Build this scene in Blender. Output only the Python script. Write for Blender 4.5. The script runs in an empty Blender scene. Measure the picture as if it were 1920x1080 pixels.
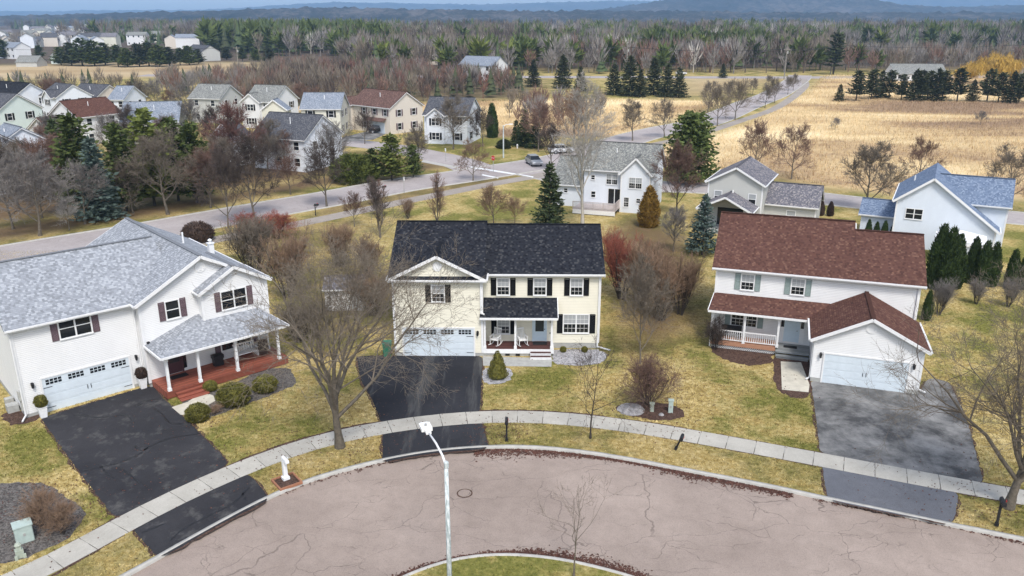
import bpy, math, random
import numpy as np
from mathutils import Vector, Matrix

# ---------------------------------------------------------------- camera, sky, sun, exposure
scene = bpy.context.scene
COL = scene.collection
R = math.radians
CAM_H = 22.6
cam_data = bpy.data.cameras.new("camera")
cam = bpy.data.objects.new("camera", cam_data)
COL.objects.link(cam)
cam.location = (0, 0, CAM_H)
cam.rotation_euler = (R(90 - 18.53), 0, 0)
cam_data.sensor_width = 36
cam_data.lens = 36 * 1519 / 1920
cam_data.clip_start = 0.5
cam_data.clip_end = 30000
scene.camera = cam

SUN_ELEV, SUN_AZ = R(55), R(166)       # azimuth clockwise from +Y: high, behind the camera and a little right
world = bpy.data.worlds.new("World")
scene.world = world
world.use_nodes = True
wn = world.node_tree
bg = wn.nodes["Background"]
sky = wn.nodes.new("ShaderNodeTexSky")
sky.sky_type = 'NISHITA'
sky.sun_disc = False
sky.sun_elevation = SUN_ELEV
sky.sun_rotation = SUN_AZ
sky.air_density = 1.0
sky.dust_density = 2.0
sky.ozone_density = 1.5
hsv = wn.nodes.new("ShaderNodeHueSaturation")      # thin overcast: the same sky, veiled
hsv.inputs['Saturation'].default_value = 0.70
wn.links.new(sky.outputs[0], hsv.inputs['Color'])
wn.links.new(hsv.outputs[0], bg.inputs['Color'])
bg.inputs['Strength'].default_value = 0.132

sd = bpy.data.lights.new("sun", 'SUN')
sun = bpy.data.objects.new("sun", sd)
COL.objects.link(sun)
sd.energy = 1.5
sd.angle = R(13)
sd.color = (1.0, 0.965, 0.91)
sun_dir = Vector((math.sin(SUN_AZ) * math.cos(SUN_ELEV), math.cos(SUN_AZ) * math.cos(SUN_ELEV), math.sin(SUN_ELEV)))
sun.rotation_euler = sun_dir.to_track_quat('Z', 'Y').to_euler()

scene.view_settings.view_transform = 'Standard'
scene.view_settings.look = 'None'
scene.view_settings.gamma = 1
scene.view_settings.exposure = 0.91
scene.render.engine = 'CYCLES'
scene.cycles.use_denoising = True
scene.cycles.max_bounces = 5
scene.cycles.diffuse_bounces = 3
scene.cycles.glossy_bounces = 2
scene.cycles.transparent_max_bounces = 8
scene.cycles.volume_bounces = 2

rnd = random.Random(7)
nrg = np.random.default_rng(11)

# ---------------------------------------------------------------- materials
MATS = {}

class NT:
    """Small helper round a material's node tree."""
    def __init__(self, name):
        self.m = bpy.data.materials.new(name)
        self.m.use_nodes = True
        self.t = self.m.node_tree
        self.b = self.t.nodes["Principled BSDF"]
        self.b.inputs['Specular IOR Level'].default_value = 0.25
        MATS[name] = self.m
    def n(self, typ, **kw):
        nd = self.t.nodes.new('ShaderNode' + typ)
        for k, v in kw.items():
            if hasattr(nd, k):
                setattr(nd, k, v)
            else:
                nd.inputs[k].default_value = v
        return nd
    def l(self, a, b):
        self.t.links.new(a, b)
    def coord(self, which='Object'):
        return self.n('TexCoord').outputs[which]
    def pos(self):
        return self.n('NewGeometry').outputs['Position']
    def mapping(self, vec, scale=(1, 1, 1), rot=(0, 0, 0), loc=(0, 0, 0)):
        mp = self.n('Mapping')
        mp.inputs['Scale'].default_value = scale
        mp.inputs['Rotation'].default_value = rot
        mp.inputs['Location'].default_value = loc
        self.l(vec, mp.inputs['Vector'])
        return mp.outputs[0]
    def noise(self, vec, scale, detail=4, rough=0.6, dist=0.0):
        nd = self.n('TexNoise')
        nd.inputs['Scale'].default_value = scale
        nd.inputs['Detail'].default_value = detail
        nd.inputs['Roughness'].default_value = rough
        nd.inputs['Distortion'].default_value = dist
        self.l(vec, nd.inputs['Vector'])
        return nd.outputs['Fac']
    def ramp(self, fac, stops, interp='LINEAR'):
        nd = self.n('ValToRGB')
        cr = nd.color_ramp
        cr.interpolation = interp
        while len(cr.elements) < len(stops):
            cr.elements.new(0.5)
        for e, (p, c) in zip(cr.elements, stops):
            e.position = p
            e.color = (c[0], c[1], c[2], 1) if hasattr(c, '__len__') else (c, c, c, 1)
        self.l(fac, nd.inputs['Fac'])
        return nd.outputs['Color']
    def mix(self, fac, a, b, mode='MIX'):
        nd = self.n('Mix', data_type='RGBA', blend_type=mode)
        for v, s in ((fac, nd.inputs[0]), (a, nd.inputs[6]), (b, nd.inputs[7])):
            if hasattr(v, 'links'):
                self.l(v, s)
            elif hasattr(v, '__len__'):
                s.default_value = (v[0], v[1], v[2], 1)
            else:
                s.default_value = v
        return nd.outputs[2]
    def math(self, op, a, b=None, c=None, clamp=False):
        nd = self.n('Math', operation=op, use_clamp=clamp)
        for i, v in enumerate((a, b, c)):
            if v is None:
                continue
            if hasattr(v, 'links'):
                self.l(v, nd.inputs[i])
            else:
                nd.inputs[i].default_value = v
        return nd.outputs[0]
    def bump(self, h, dist=0.02, strength=0.6):
        nd = self.n('Bump')
        nd.inputs['Distance'].default_value = dist
        nd.inputs['Strength'].default_value = strength
        self.l(h, nd.inputs['Height'])
        self.l(nd.outputs[0], self.b.inputs['Normal'])
    def out(self, col=None, rough=0.8, spec=None):
        if col is not None:
            if hasattr(col, 'links'):
                self.l(col, self.b.inputs['Base Color'])
            else:
                self.b.inputs['Base Color'].default_value = (col[0], col[1], col[2], 1)
        if hasattr(rough, 'links'):
            self.l(rough, self.b.inputs['Roughness'])
        else:
            self.b.inputs['Roughness'].default_value = rough
        if spec is not None:
            self.b.inputs['Specular IOR Level'].default_value = spec
        return self.m

def plain(name, col, rough=0.6, var=0.12, scale=6.0, spec=0.3):
    k = NT(name)
    f = k.noise(k.coord(), scale, 3)
    c = k.ramp(f, [(0.3, tuple(x * (1 - var) for x in col)), (0.7, tuple(min(1, x * (1 + var)) for x in col))])
    return k.out(c, rough, spec)

def siding(name, col, course=0.115, stain=0.06):
    k = NT(name)
    co = k.coord()
    sp = k.n('SeparateXYZ')
    k.l(co, sp.inputs[0])
    saw = k.math('FRACT', k.math('DIVIDE', sp.outputs['Z'], course))
    line = k.ramp(saw, [(0.0, 0.66), (0.16, 1.0), (1.0, 1.0)])
    st = k.noise(k.mapping(co, (0.7, 0.7, 0.25)), 1.6, 4)
    c = k.ramp(st, [(0.3, tuple(x * (1 - stain) for x in col)), (0.7, col)])
    c = k.mix(1.0, c, line, 'MULTIPLY')
    inv = k.math('SUBTRACT', 1.0, saw)
    k.bump(inv, 0.022, 0.8)
    return k.out(c, 0.55, 0.3)

def shingles(name, cols, speck=0.8, w=0.14, h=0.145, streak=0.15):
    """cols: dark, mid, light; staggered tabs laid by the roof's own UVs, in metres"""
    k = NT(name)
    uv = k.coord('UV')
    sp = k.n('SeparateXYZ')
    k.l(uv, sp.inputs[0])
    v = k.math('DIVIDE', sp.outputs['Y'], h)
    row = k.math('FLOOR', v)
    w1 = k.n('TexWhiteNoise', noise_dimensions='1D')
    k.l(row, w1.inputs['W'])
    u = k.math('ADD', k.math('DIVIDE', sp.outputs['X'], w), k.math('MULTIPLY', w1.outputs['Value'], 7.0))
    cx = k.n('CombineXYZ')
    k.l(k.math('FLOOR', u), cx.inputs[0])
    k.l(row, cx.inputs[1])
    w2 = k.n('TexWhiteNoise', noise_dimensions='2D')
    k.l(cx.outputs[0], w2.inputs['Vector'])
    c = k.ramp(w2.outputs['Value'], [(0.0, cols[0]), (0.45, cols[1]), (speck, cols[1]), (min(.99, speck + .12), cols[2])])
    fv = k.math('FRACT', v)
    edge = k.ramp(fv, [(0.0, 0.62), (0.16, 1.0), (1.0, 1.0)])
    c = k.mix(1.0, c, edge, 'MULTIPLY')
    big = k.noise(k.mapping(uv, (0.5, 0.16, 1)), 1.0, 6, 0.6)
    c = k.mix(1.0, c, k.ramp(big, [(0.25, 1 - streak), (0.75, 1.0)]), 'MULTIPLY')
    k.bump(k.math('SUBTRACT', 1.0, fv), 0.014, 0.8)
    return k.out(c, 0.95, 0.03)

siding('white_siding', (0.74, 0.74, 0.735))
siding('cream_siding', (0.765, 0.73, 0.605))
siding('cool_white_siding', (0.73, 0.76, 0.80))
siding('pale_blue_siding', (0.66, 0.71, 0.77))
siding('grey_siding', (0.50, 0.50, 0.47))
siding('mint_siding', (0.62, 0.70, 0.66))
siding('beige_siding', (0.66, 0.60, 0.52))
siding('straw_siding', (0.68, 0.66, 0.55))
shingles('charcoal_shingle', ((0.014, 0.015, 0.020), (0.027, 0.029, 0.036), (0.066, 0.067, 0.071)), 0.84)
shingles('red_shingle', ((0.080, 0.041, 0.034), (0.118, 0.060, 0.048), (0.172, 0.094, 0.070)), 0.82, streak=.15)
shingles('silver_shingle', ((0.225, 0.238, 0.258), (0.315, 0.332, 0.36), (0.405, 0.425, 0.455)), 0.70, streak=0.18)
shingles('weathered_shingle', ((0.14, 0.145, 0.14), (0.22, 0.225, 0.215), (0.33, 0.33, 0.30)), 0.70)
shingles('slate_shingle', ((0.105, 0.105, 0.125), (0.17, 0.165, 0.185), (0.30, 0.28, 0.28)), 0.72)
shingles('blue_shingle', ((0.115, 0.155, 0.235), (0.17, 0.22, 0.31), (0.235, 0.29, 0.38)), 0.72)
shingles('dark_shingle', ((0.060, 0.064, 0.076), (0.095, 0.098, 0.112), (0.16, 0.16, 0.165)), 0.75)
shingles('bluegrey_shingle', ((0.16, 0.19, 0.235), (0.23, 0.26, 0.305), (0.34, 0.36, 0.40)), 0.72)
shingles('brown_shingle', ((0.085, 0.053, 0.046), (0.14, 0.085, 0.072), (0.22, 0.14, 0.12)), 0.75)
plain('white_trim', (0.74, 0.74, 0.735), 0.45, 0.04)
plain('foundation', (0.36, 0.36, 0.34), 0.9, 0.15, 3)
plain('black_shutter', (0.008, 0.008, 0.009), 0.7, 0.2, spec=.1)
plain('sage_shutter', (0.225, 0.28, 0.265), 0.55, 0.1)
plain('plum_shutter', (0.115, 0.075, 0.085), 0.55, 0.25, 3)
plain('garage_door_paint', (0.61, 0.675, 0.72), 0.42, 0.05, 2)
plain('door_paint', (0.55, 0.65, 0.72), 0.4, 0.04)
plain('dark_door_paint', (0.075, 0.035, 0.04), 0.4, 0.1)
plain('dark_metal', (0.020, 0.020, 0.022), 0.45, 0.2)
plain('blind', (0.33, 0.345, 0.35), 0.6, 0.06, 30)
plain('white_plastic', (0.80, 0.80, 0.79), 0.4, 0.05)
plain('green_plastic', (0.03, 0.16, 0.095), 0.4, 0.15)
plain('utility_green', (0.40, 0.48, 0.44), 0.5, 0.1, 4)
plain('utility_tan', (0.36, 0.40, 0.33), 0.6, 0.15, 4)
plain('terracotta_wood', (0.33, 0.15, 0.085), 0.7, 0.2, 8)
plain('rubber', (0.015, 0.015, 0.016), 0.8, 0.2)
plain('car_white', (0.62, 0.63, 0.64), 0.25, 0.03, spec=0.5)
plain('car_silver', (0.33, 0.34, 0.35), 0.25, 0.03, spec=0.5)
plain('car_black', (0.012, 0.013, 0.016), 0.2, 0.1, spec=0.5)
plain('sign_red', (0.55, 0.035, 0.04), 0.45, 0.1)
plain('lamp_lens', (0.75, 0.78, 0.80), 0.3, 0.05)
plain('concrete', (0.41, 0.395, 0.36), 0.9, 0.12, 2.2)
plain('walk_concrete', (0.52, 0.485, 0.40), 0.9, 0.15, 1.5)
plain('utility_wood', (0.24, 0.22, 0.19), 0.9, 0.2, 4)
plain('rock', (0.27, 0.26, 0.26), 0.9, 0.3, 3)
plain('canopy_white', (0.84, 0.84, 0.84), 0.6, 0.03)

def planks(name, col, w=0.14, axis=1, var=0.3):
    k = NT(name)
    co = k.coord()
    sp = k.n('SeparateXYZ')
    k.l(co, sp.inputs[0])
    u = k.math('DIVIDE', sp.outputs[axis], w)
    fr = k.math('FRACT', u)
    gap = k.ramp(fr, [(0.0, 0.35), (0.07, 1.0), (0.93, 1.0), (1.0, 0.35)])
    wn_ = k.n('TexWhiteNoise', noise_dimensions='1D')
    k.l(k.math('FLOOR', u), wn_.inputs['W'])
    g = k.noise(co, 4, 5)
    c = k.ramp(k.math('MULTIPLY', k.math('ADD', wn_.outputs['Value'], g), 0.5),
               [(0.2, tuple(x * (1 - var) for x in col)), (0.8, tuple(x * (1 + var) for x in col))])
    c = k.mix(1.0, c, gap, 'MULTIPLY')
    return k.out(c, 0.65, 0.25)
planks('red_deck', (0.27, 0.085, 0.055))
planks('brown_deck', (0.085, 0.035, 0.03))
planks('grey_deck', (0.24, 0.25, 0.25))
planks('cedar_deck', (0.45, 0.24, 0.15))
planks('pale_deck', (0.50, 0.44, 0.42))

def glass(name, col=(0.012, 0.014, 0.017), rough=0.06):
    k = NT(name)
    return k.out(col, rough, 0.5)
glass('glass')
glass('glass_tint', (0.035, 0.04, 0.045), 0.12)

def concrete_slab():
    k = NT('slab')
    p = k.pos()
    oi = k.n('ObjectInfo')
    a = k.noise(p, 0.9, 5)
    b = k.noise(p, 14, 3)
    c = k.ramp(a, [(0.3, (0.375, 0.355, 0.31)), (0.7, (0.47, 0.447, 0.395))])
    c = k.mix(1.0, c, k.ramp(b, [(0.3, 0.9), (0.7, 1.06)]), 'MULTIPLY')
    c = k.mix(1.0, c, k.ramp(oi.outputs['Random'], [(0, 0.93), (1, 1.04)]), 'MULTIPLY')
    k.bump(b, 0.004, 0.4)
    return k.out(c, 0.9, 0.15)
concrete_slab()

def asphalt(name, dark, light, crack=0.0, smear=None, smear_col=(0.3, 0.3, 0.3), crackcol=0.45):
    k = NT(name)
    p = k.pos()
    big = k.noise(p, 0.16, 5, 0.55)
    fine = k.noise(p, 22, 3, 0.7)
    mid = k.noise(p, 1.6, 4)
    c = k.ramp(big, [(0.28, dark), (0.72, light)])
    c = k.mix(1.0, c, k.ramp(mid, [(0.3, 0.92), (0.7, 1.06)]), 'MULTIPLY')
    c = k.mix(1.0, c, k.ramp(fine, [(0.28, 0.74), (0.55, 1.0), (0.72, 1.0)]), 'MULTIPLY')
    h = fine
    if smear:
        sx, sy, thr, amt = smear
        s = k.noise(k.mapping(p, (sx, sy, 1)), 1.0, 7, 0.7, 0.12)
        c = k.mix(k.math('MULTIPLY', k.ramp(s, [(thr, 0.0), (thr + 0.2, 1.0)]), amt), c, smear_col)
    if crack:
        wv = k.n('TexNoise')
        wv.inputs['Scale'].default_value = 0.8
        wv.inputs['Detail'].default_value = 5
        k.l(p, wv.inputs['Vector'])
        off = k.n('VectorMath', operation='MULTIPLY_ADD')
        k.l(wv.outputs['Color'], off.inputs[0])
        off.inputs[1].default_value = (1.5, 1.5, 0)
        k.l(p, off.inputs[2])
        tot = None
        for sc, wd, m in ((0.17, 0.0028, 0.34), (0.45, 0.0075, 0.46), (1.2, 0.018, 0.55)):
            vo = k.n('TexVoronoi', feature='DISTANCE_TO_EDGE')
            vo.inputs['Scale'].default_value = sc
            k.l(k.mapping(off.outputs[0], (0.75, 1.25, 0)), vo.inputs['Vector'])
            ln = k.ramp(vo.outputs['Distance'], [(0.0, 1.0), (wd * 0.5, 0.8), (wd, 0.0)])
            msk = k.ramp(k.noise(k.mapping(p, loc=(sc * 90, 0, 0)), 0.23 if sc < .3 else 0.3, 3), [(m, 0.0), (m + 0.1, 1.0)])
            v = k.math('MULTIPLY', ln, msk)
            tot = v if tot is None else k.math('MAXIMUM', tot, v)
        c = k.mix(k.math('MULTIPLY', tot, crack), c, tuple(x * crackcol for x in dark))
        h = k.math('SUBTRACT', fine, k.math('MULTIPLY', tot, 2))
    k.bump(h, 0.006, 0.5)
    return k.out(c, 0.95, 0.03)
asphalt('court_asphalt', (0.268, 0.216, 0.184), (0.385, 0.315, 0.270), crack=0.7)
asphalt('road_asphalt', (0.33, 0.295, 0.285), (0.43, 0.39, 0.38), crack=0.3)
asphalt('path_asphalt', (0.30, 0.265, 0.235), (0.38, 0.34, 0.30))
asphalt('sealed_asphalt', (0.030, 0.030, 0.034), (0.055, 0.054, 0.058), smear=(0.9, 0.7, 0.53, 0.6), smear_col=(0.15, 0.145, 0.135))
asphalt('fresh_asphalt', (0.026, 0.027, 0.032), (0.044, 0.045, 0.051), smear=(0.75, 0.07, 0.52, 0.5), smear_col=(0.20, 0.195, 0.18))
asphalt('worn_asphalt', (0.045, 0.045, 0.047), (0.135, 0.135, 0.133), smear=(0.38, 0.34, 0.42, 0.8), smear_col=(0.29, 0.285, 0.275))
asphalt('apron_asphalt', (0.115, 0.12, 0.135), (0.165, 0.17, 0.19), smear=(0.5, 0.4, 0.56, 0.4), smear_col=(0.24, 0.24, 0.25))
plain('crack_sealer', (0.016, 0.016, 0.018), 0.6, 0.3, 3)

def leafmat(name, col, var=0.35, scale=1.2, tint=(1.25, 1.15, 0.75)):
    """foliage: clumps of two tones, every object a little different"""
    k = NT(name)
    co = k.coord()
    oi = k.n('ObjectInfo')
    a = k.noise(co, scale, 4)
    b = k.noise(co, scale * 7, 2)
    lo = tuple(x * (1 - var) for x in col)
    hi = tuple(x * (1 + var) * t for x, t in zip(col, tint))
    c = k.ramp(k.math('ADD', k.math('MULTIPLY', a, 0.65), k.math('MULTIPLY', b, 0.35)), [(0.35, lo), (0.65, hi)])
    c = k.mix(1.0, c, k.ramp(oi.outputs['Random'], [(0, 0.82), (1, 1.18)]), 'MULTIPLY')
    k.b.inputs['Subsurface Weight'].default_value = 0.0
    return k.out(c, 0.75, 0.2)
leafmat('spruce_needles', (0.046, 0.066, 0.036))
leafmat('dark_needles', (0.040, 0.050, 0.032))
leafmat('blue_needles', (0.085, 0.115, 0.10), 0.3, 1.2, (1.1, 1.15, 1.1))
leafmat('pine_needles', (0.064, 0.088, 0.032))
leafmat('bright_needles', (0.10, 0.125, 0.038))
leafmat('arborvitae', (0.030, 0.052, 0.018))
leafmat('bronze_needles', (0.17, 0.095, 0.022), 0.35, 1.0, (1.0, 1.1, 0.9))
leafmat('boxwood', (0.115, 0.115, 0.036), 0.4, 3)
leafmat('dark_brown_shrub', (0.070, 0.050, 0.042), 0.3, 2, (1.1, 1.0, 0.9))
leafmat('bark', (0.135, 0.115, 0.090), 0.35, 5, (1.0, 1.0, 1.0))
leafmat('dark_bark', (0.055, 0.046, 0.040), 0.35, 5, (1.0, 1.0, 1.0))
leafmat('pale_bark', (0.42, 0.39, 0.34), 0.25, 3, (1.0, 1.0, 1.0))
leafmat('twig', (0.175, 0.145, 0.112), 0.25, 1, (1.0, 1.0, 1.0))
leafmat('dark_twig', (0.085, 0.066, 0.056), 0.25, 1, (1.0, 1.0, 1.0))
leafmat('red_twig', (0.165, 0.108, 0.086), 0.3, 0.8, (1.1, 1.0, 0.95))
leafmat('tan_twig', (0.255, 0.175, 0.12), 0.3, 0.8, (1.05, 1.0, 0.95))
leafmat('scarlet_twig', (0.27, 0.085, 0.060), 0.3, 0.8, (1.05, 1.1, 1.0))
leafmat('crimson_twig', (0.15, 0.072, 0.062), 0.3, 0.8, (1.05, 1.1, 1.0))
leafmat('grey_twig', (0.20, 0.18, 0.165), 0.25, 1, (1.0, 1.0, 1.0))
leafmat('white_twig', (0.40, 0.37, 0.33), 0.25, 1, (1.0, 1.0, 1.0))
leafmat('willow', (0.47, 0.30, 0.075), 0.25, 0.4, (1.05, 1.05, 0.8))
leafmat('leaf_litter', (0.090, 0.048, 0.038), 0.4, 6, (1.2, 1.0, 0.9))

def ground_mat(name, attr=True):
    """one lawn-and-meadow material; the sheet's own attributes say what grows where"""
    k = NT(name)
    p = k.pos()
    n1 = k.noise(p, 0.16, 5, 0.6)
    n2 = k.noise(p, 0.9, 5, 0.65, 0.4)
    n3 = k.noise(p, 9, 4, 0.75)
    n4 = k.noise(k.mapping(p, (0.4, 1, 1)), 0.035, 5, 0.55, 0.8)
    n5 = k.noise(p, 3.2, 4, 0.7)
    def at(nm):
        nd = k.n('Attribute')
        nd.attribute_name = nm
        return nd.outputs['Fac']
    straw = k.ramp(k.math('MULTIPLY_ADD', n5, 0.55, k.math('MULTIPLY', n2, 0.45)), [(0.34, (0.24, 0.170, 0.058)), (0.47, (0.42, 0.318, 0.120)), (0.62, (0.68, 0.55, 0.275))])
    green = k.ramp(n5, [(0.25, (0.095, 0.100, 0.024)), (0.5, (0.190, 0.185, 0.048)), (0.75, (0.34, 0.295, 0.095))])
    gmask = k.math('ADD', k.math('ADD', k.math('MULTIPLY', n1, 2.2), k.math('MULTIPLY', n2, 0.9)), k.math('SUBTRACT', k.math('MULTIPLY', at('green'), 0.9), 0.45))
    c = k.mix(k.ramp(gmask, [(0.92 / 2, 0.0), (1.34 / 2, 1.0)]) if False else k.math('MULTIPLY_ADD', gmask, 2.8, -3.80, clamp=True), straw, green)
    brown = k.ramp(n2, [(0.25, (0.105, 0.072, 0.040)), (0.7, (0.20, 0.135, 0.075))])
    c = k.mix(k.math('MULTIPLY_ADD', k.math('ADD', at('brown'), k.math('MULTIPLY_ADD', n2, 0.7, -0.35)), 1.6, -0.3, clamp=True), c, brown)
    gold = k.ramp(k.math('MULTIPLY_ADD', n2, 0.22, k.math('MULTIPLY', n4, 0.80)), [(0.40, (0.33, 0.225, 0.14)), (0.47, (0.54, 0.385, 0.21)), (0.54, (0.71, 0.54, 0.30)), (0.62, (0.88, 0.71, 0.44))])
    c = k.mix(k.math('MULTIPLY_ADD', k.math('ADD', at('meadow'), k.math('MULTIPLY_ADD', n1, 0.5, -0.25)), 2.0, -0.5, clamp=True), c, gold)
    pale = k.ramp(n4, [(0.3, (0.36, 0.25, 0.13)), (0.7, (0.56, 0.44, 0.27))])
    c = k.mix(at('pale'), c, pale)
    wood = k.ramp(n2, [(0.3, (0.085, 0.065, 0.05)), (0.7, (0.145, 0.11, 0.08))])
    c = k.mix(at('wood'), c, wood)
    c = k.mix(1.0, c, k.ramp(n3, [(0.25, 0.50), (0.5, 0.92), (0.72, 1.0)]), 'MULTIPLY')
    c = k.mix(1.0, c, k.math('ADD', at('tint'), 1.0), 'MULTIPLY')
    k.bump(n3, 0.06, 0.9)
    return k.out(c, 0.95, 0.08)
ground_mat('ground')

def bed(name, a, b, sc=18, bump=0.03):
    k = NT(name)
    p = k.pos()
    vo = k.n('TexVoronoi', feature='F1')
    vo.inputs['Scale'].default_value = sc
    k.l(p, vo.inputs['Vector'])
    sep = k.n('SeparateColor')
    k.l(vo.outputs['Color'], sep.inputs[0])
    n = k.noise(p, 1.5, 4)
    c = k.ramp(k.math('MULTIPLY', k.math('ADD', sep.outputs[0], n), 0.5), [(0.25, a), (0.75, b)])
    k.bump(k.math('SUBTRACT', 1.0, vo.outputs['Distance']), bump, 0.8)
    return k.out(c, 0.95, 0.1)
bed('mulch', (0.045, 0.028, 0.022), (0.12, 0.075, 0.058), 14)
bed('gravel', (0.19, 0.19, 0.20), (0.44, 0.43, 0.44), 11)
bed('dark_gravel', (0.055, 0.050, 0.046), (0.17, 0.155, 0.142), 13)

def peeling():
    k = NT('lamp_pole_paint')
    co = k.coord()
    a = k.noise(k.mapping(co, (9, 9, 1.6)), 1.6, 6, 0.7)
    c = k.ramp(a, [(0.40, (0.28, 0.33, 0.33)), (0.50, (0.46, 0.51, 0.51)), (0.62, (0.72, 0.74, 0.74))])
    return k.out(c, 0.6, 0.3)
peeling()

def hill_mat():
    k = NT('hill_forest')
    p = k.pos()
    a = k.noise(p, 0.004, 5)
    b = k.noise(p, 0.035, 5, 0.8)
    c = k.ramp(k.math('MULTIPLY_ADD', b, 0.6, k.math('MULTIPLY', a, 0.4)), [(0.38, (0.010, 0.016, 0.016)), (0.50, (0.034, 0.036, 0.034)), (0.60, (0.11, 0.095, 0.085))])
    return k.out(c, 0.95, 0.05)
hill_mat()

# ---------------------------------------------------------------- mesh helpers
class MB:
    """collects shapes, then links them as one mesh object"""
    def __init__(self):
        self.v, self.f, self.uv = [], [], []
    def face(self, pts, uv=None):
        i = len(self.v)
        self.v += [tuple(p) for p in pts]
        self.f.append(tuple(range(i, i + len(pts))))
        self.uv.append(uv if uv else [(0, 0)] * len(pts))
    def box(self, x0, x1, y0, y1, z0, z1):
        i = len(self.v)
        self.v += [(x0, y0, z0), (x1, y0, z0), (x1, y1, z0), (x0, y1, z0), (x0, y0, z1), (x1, y0, z1), (x1, y1, z1), (x0, y1, z1)]
        for q in ((0, 3, 2, 1), (4, 5, 6, 7), (0, 1, 5, 4), (1, 2, 6, 5), (2, 3, 7, 6), (3, 0, 4, 7)):
            self.f.append(tuple(i + a for a in q))
            self.uv.append([(0, 0)] * 4)
        return self
    def bar(self, a, b, w, h, up=(0, 0, 1)):
        """a square bar from a to b, w across, h in the up direction"""
        a, b = Vector(a), Vector(b)
        d = (b - a).normalized()
        s = d.cross(Vector(up))
        if s.length < 1e-4:
            s = d.cross(Vector((0, 1, 0)))
        s.normalize()
        u = s.cross(d)
        i = len(self.v)
        for p in (a, b):
            for sx, sy in ((-1, -1), (1, -1), (1, 1), (-1, 1)):
                self.v.append(tuple(p + s * (sx * w / 2) + u * (sy * h / 2)))
        for q in ((3, 2, 1, 0), (4, 5, 6, 7), (0, 1, 5, 4), (1, 2, 6, 5), (2, 3, 7, 6), (3, 0, 4, 7)):
            self.f.append(tuple(i + k for k in q))
            self.uv.append([(0, 0)] * 4)
        return self
    def tube(self, pts, rad, n=8, cap=True):
        pts = [Vector(p) for p in pts]
        rings = []
        prev = None
        for k, p in enumerate(pts):
            d = (pts[min(k + 1, len(pts) - 1)] - pts[max(k - 1, 0)]).normalized()
            s = d.cross(Vector((0, 0, 1))) if prev is None else prev - d * prev.dot(d)
            if s.length < 1e-4:
                s = Vector((1, 0, 0))
            s.normalize()
            prev = s
            u = d.cross(s)
            r = rad[k] if hasattr(rad, '__len__') else rad
            i = len(self.v)
            for j in range(n):
                a = 2 * math.pi * j / n
                self.v.append(tuple(p + (s * math.cos(a) + u * math.sin(a)) * r))
            rings.append(i)
        for i0, i1 in zip(rings, rings[1:]):
            for j in range(n):
                k2 = (j + 1) % n
                self.f.append((i0 + j, i0 + k2, i1 + k2, i1 + j))
                self.uv.append([(0, 0)] * 4)
        if cap:
            self.f.append(tuple(rings[0] + j for j in reversed(range(n))))
            self.uv.append([(0, 0)] * n)
            self.f.append(tuple(rings[-1] + j for j in range(n)))
            self.uv.append([(0, 0)] * n)
        return self
    def lathe(self, prof, n=12, cx=0, cy=0):
        base = len(self.v)
        for r, z in prof:
            for j in range(n):
                a = 2 * math.pi * j / n
                self.v.append((cx + r * math.cos(a), cy + r * math.sin(a), z))
        for k in range(len(prof) - 1):
            for j in range(n):
                a, b = base + k * n + j, base + k * n + (j + 1) % n
                self.f.append((a, b, b + n, a + n))
                self.uv.append([(0, 0)] * 4)
        self.f.append(tuple(base + j for j in reversed(range(n))))
        self.uv.append([(0, 0)] * n)
        self.f.append(tuple(base + (len(prof) - 1) * n + j for j in range(n)))
        self.uv.append([(0, 0)] * n)
        return self
    def prism(self, poly, z0, z1):
        """vertical prism on a counter-clockwise outline"""
        i, n = len(self.v), len(poly)
        self.v += [(p[0], p[1], z0) for p in poly] + [(p[0], p[1], z1) for p in poly]
        self.f.append(tuple(i + j for j in reversed(range(n))))
        self.f.append(tuple(i + n + j for j in range(n)))
        self.uv += [[(0, 0)] * n, [(0, 0)] * n]
        for j in range(n):
            k = (j + 1) % n
            self.f.append((i + j, i + k, i + n + k, i + n + j))
            self.uv.append([(0, 0)] * 4)
        return self
    def sweep(self, prof, along, lo, hi):
        """a closed (a, z) outline pushed along an axis: 'x' (a is y) or 'y' (a is x)"""
        i, n = len(self.v), len(prof)
        for t in (lo, hi):
            for a, z in prof:
                self.v.append((t, a, z) if along == 'x' else (a, t, z))
        self.f.append(tuple(i + j for j in range(n)))
        self.f.append(tuple(i + n + j for j in reversed(range(n))))
        self.uv += [[(0, 0)] * n, [(0, 0)] * n]
        for j in range(n):
            k = (j + 1) % n
            self.f.append((i + j, i + n + j, i + n + k, i + k))
            self.uv.append([(0, 0)] * 4)
        return self
    def slab(self, pts, t, udir=None):
        """roof plane: outline of the top face, t thick, UVs in metres (v runs up the slope)"""
        P = [Vector(p) for p in pts]
        nrm = (P[1] - P[0]).cross(P[2] - P[0])
        if nrm.z < 0:
            P.reverse()
            nrm = -nrm
        nrm.normalize()
        u = Vector((0, 0, 1)).cross(nrm)
        if u.length < 1e-4:
            u = Vector((1, 0, 0))
        u.normalize()
        w = nrm.cross(u)
        Q = [p - Vector((0, 0, t)) for p in P]
        uvs = [(p.dot(u), p.dot(w)) for p in P]
        self.face(P, uvs)
        self.face(list(reversed(Q)), list(reversed(uvs)))
        for j in range(len(P)):
            k = (j + 1) % len(P)
            self.face([P[j], Q[j], Q[k], P[k]], [uvs[j], uvs[j], uvs[k], uvs[k]])
        return self
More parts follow.
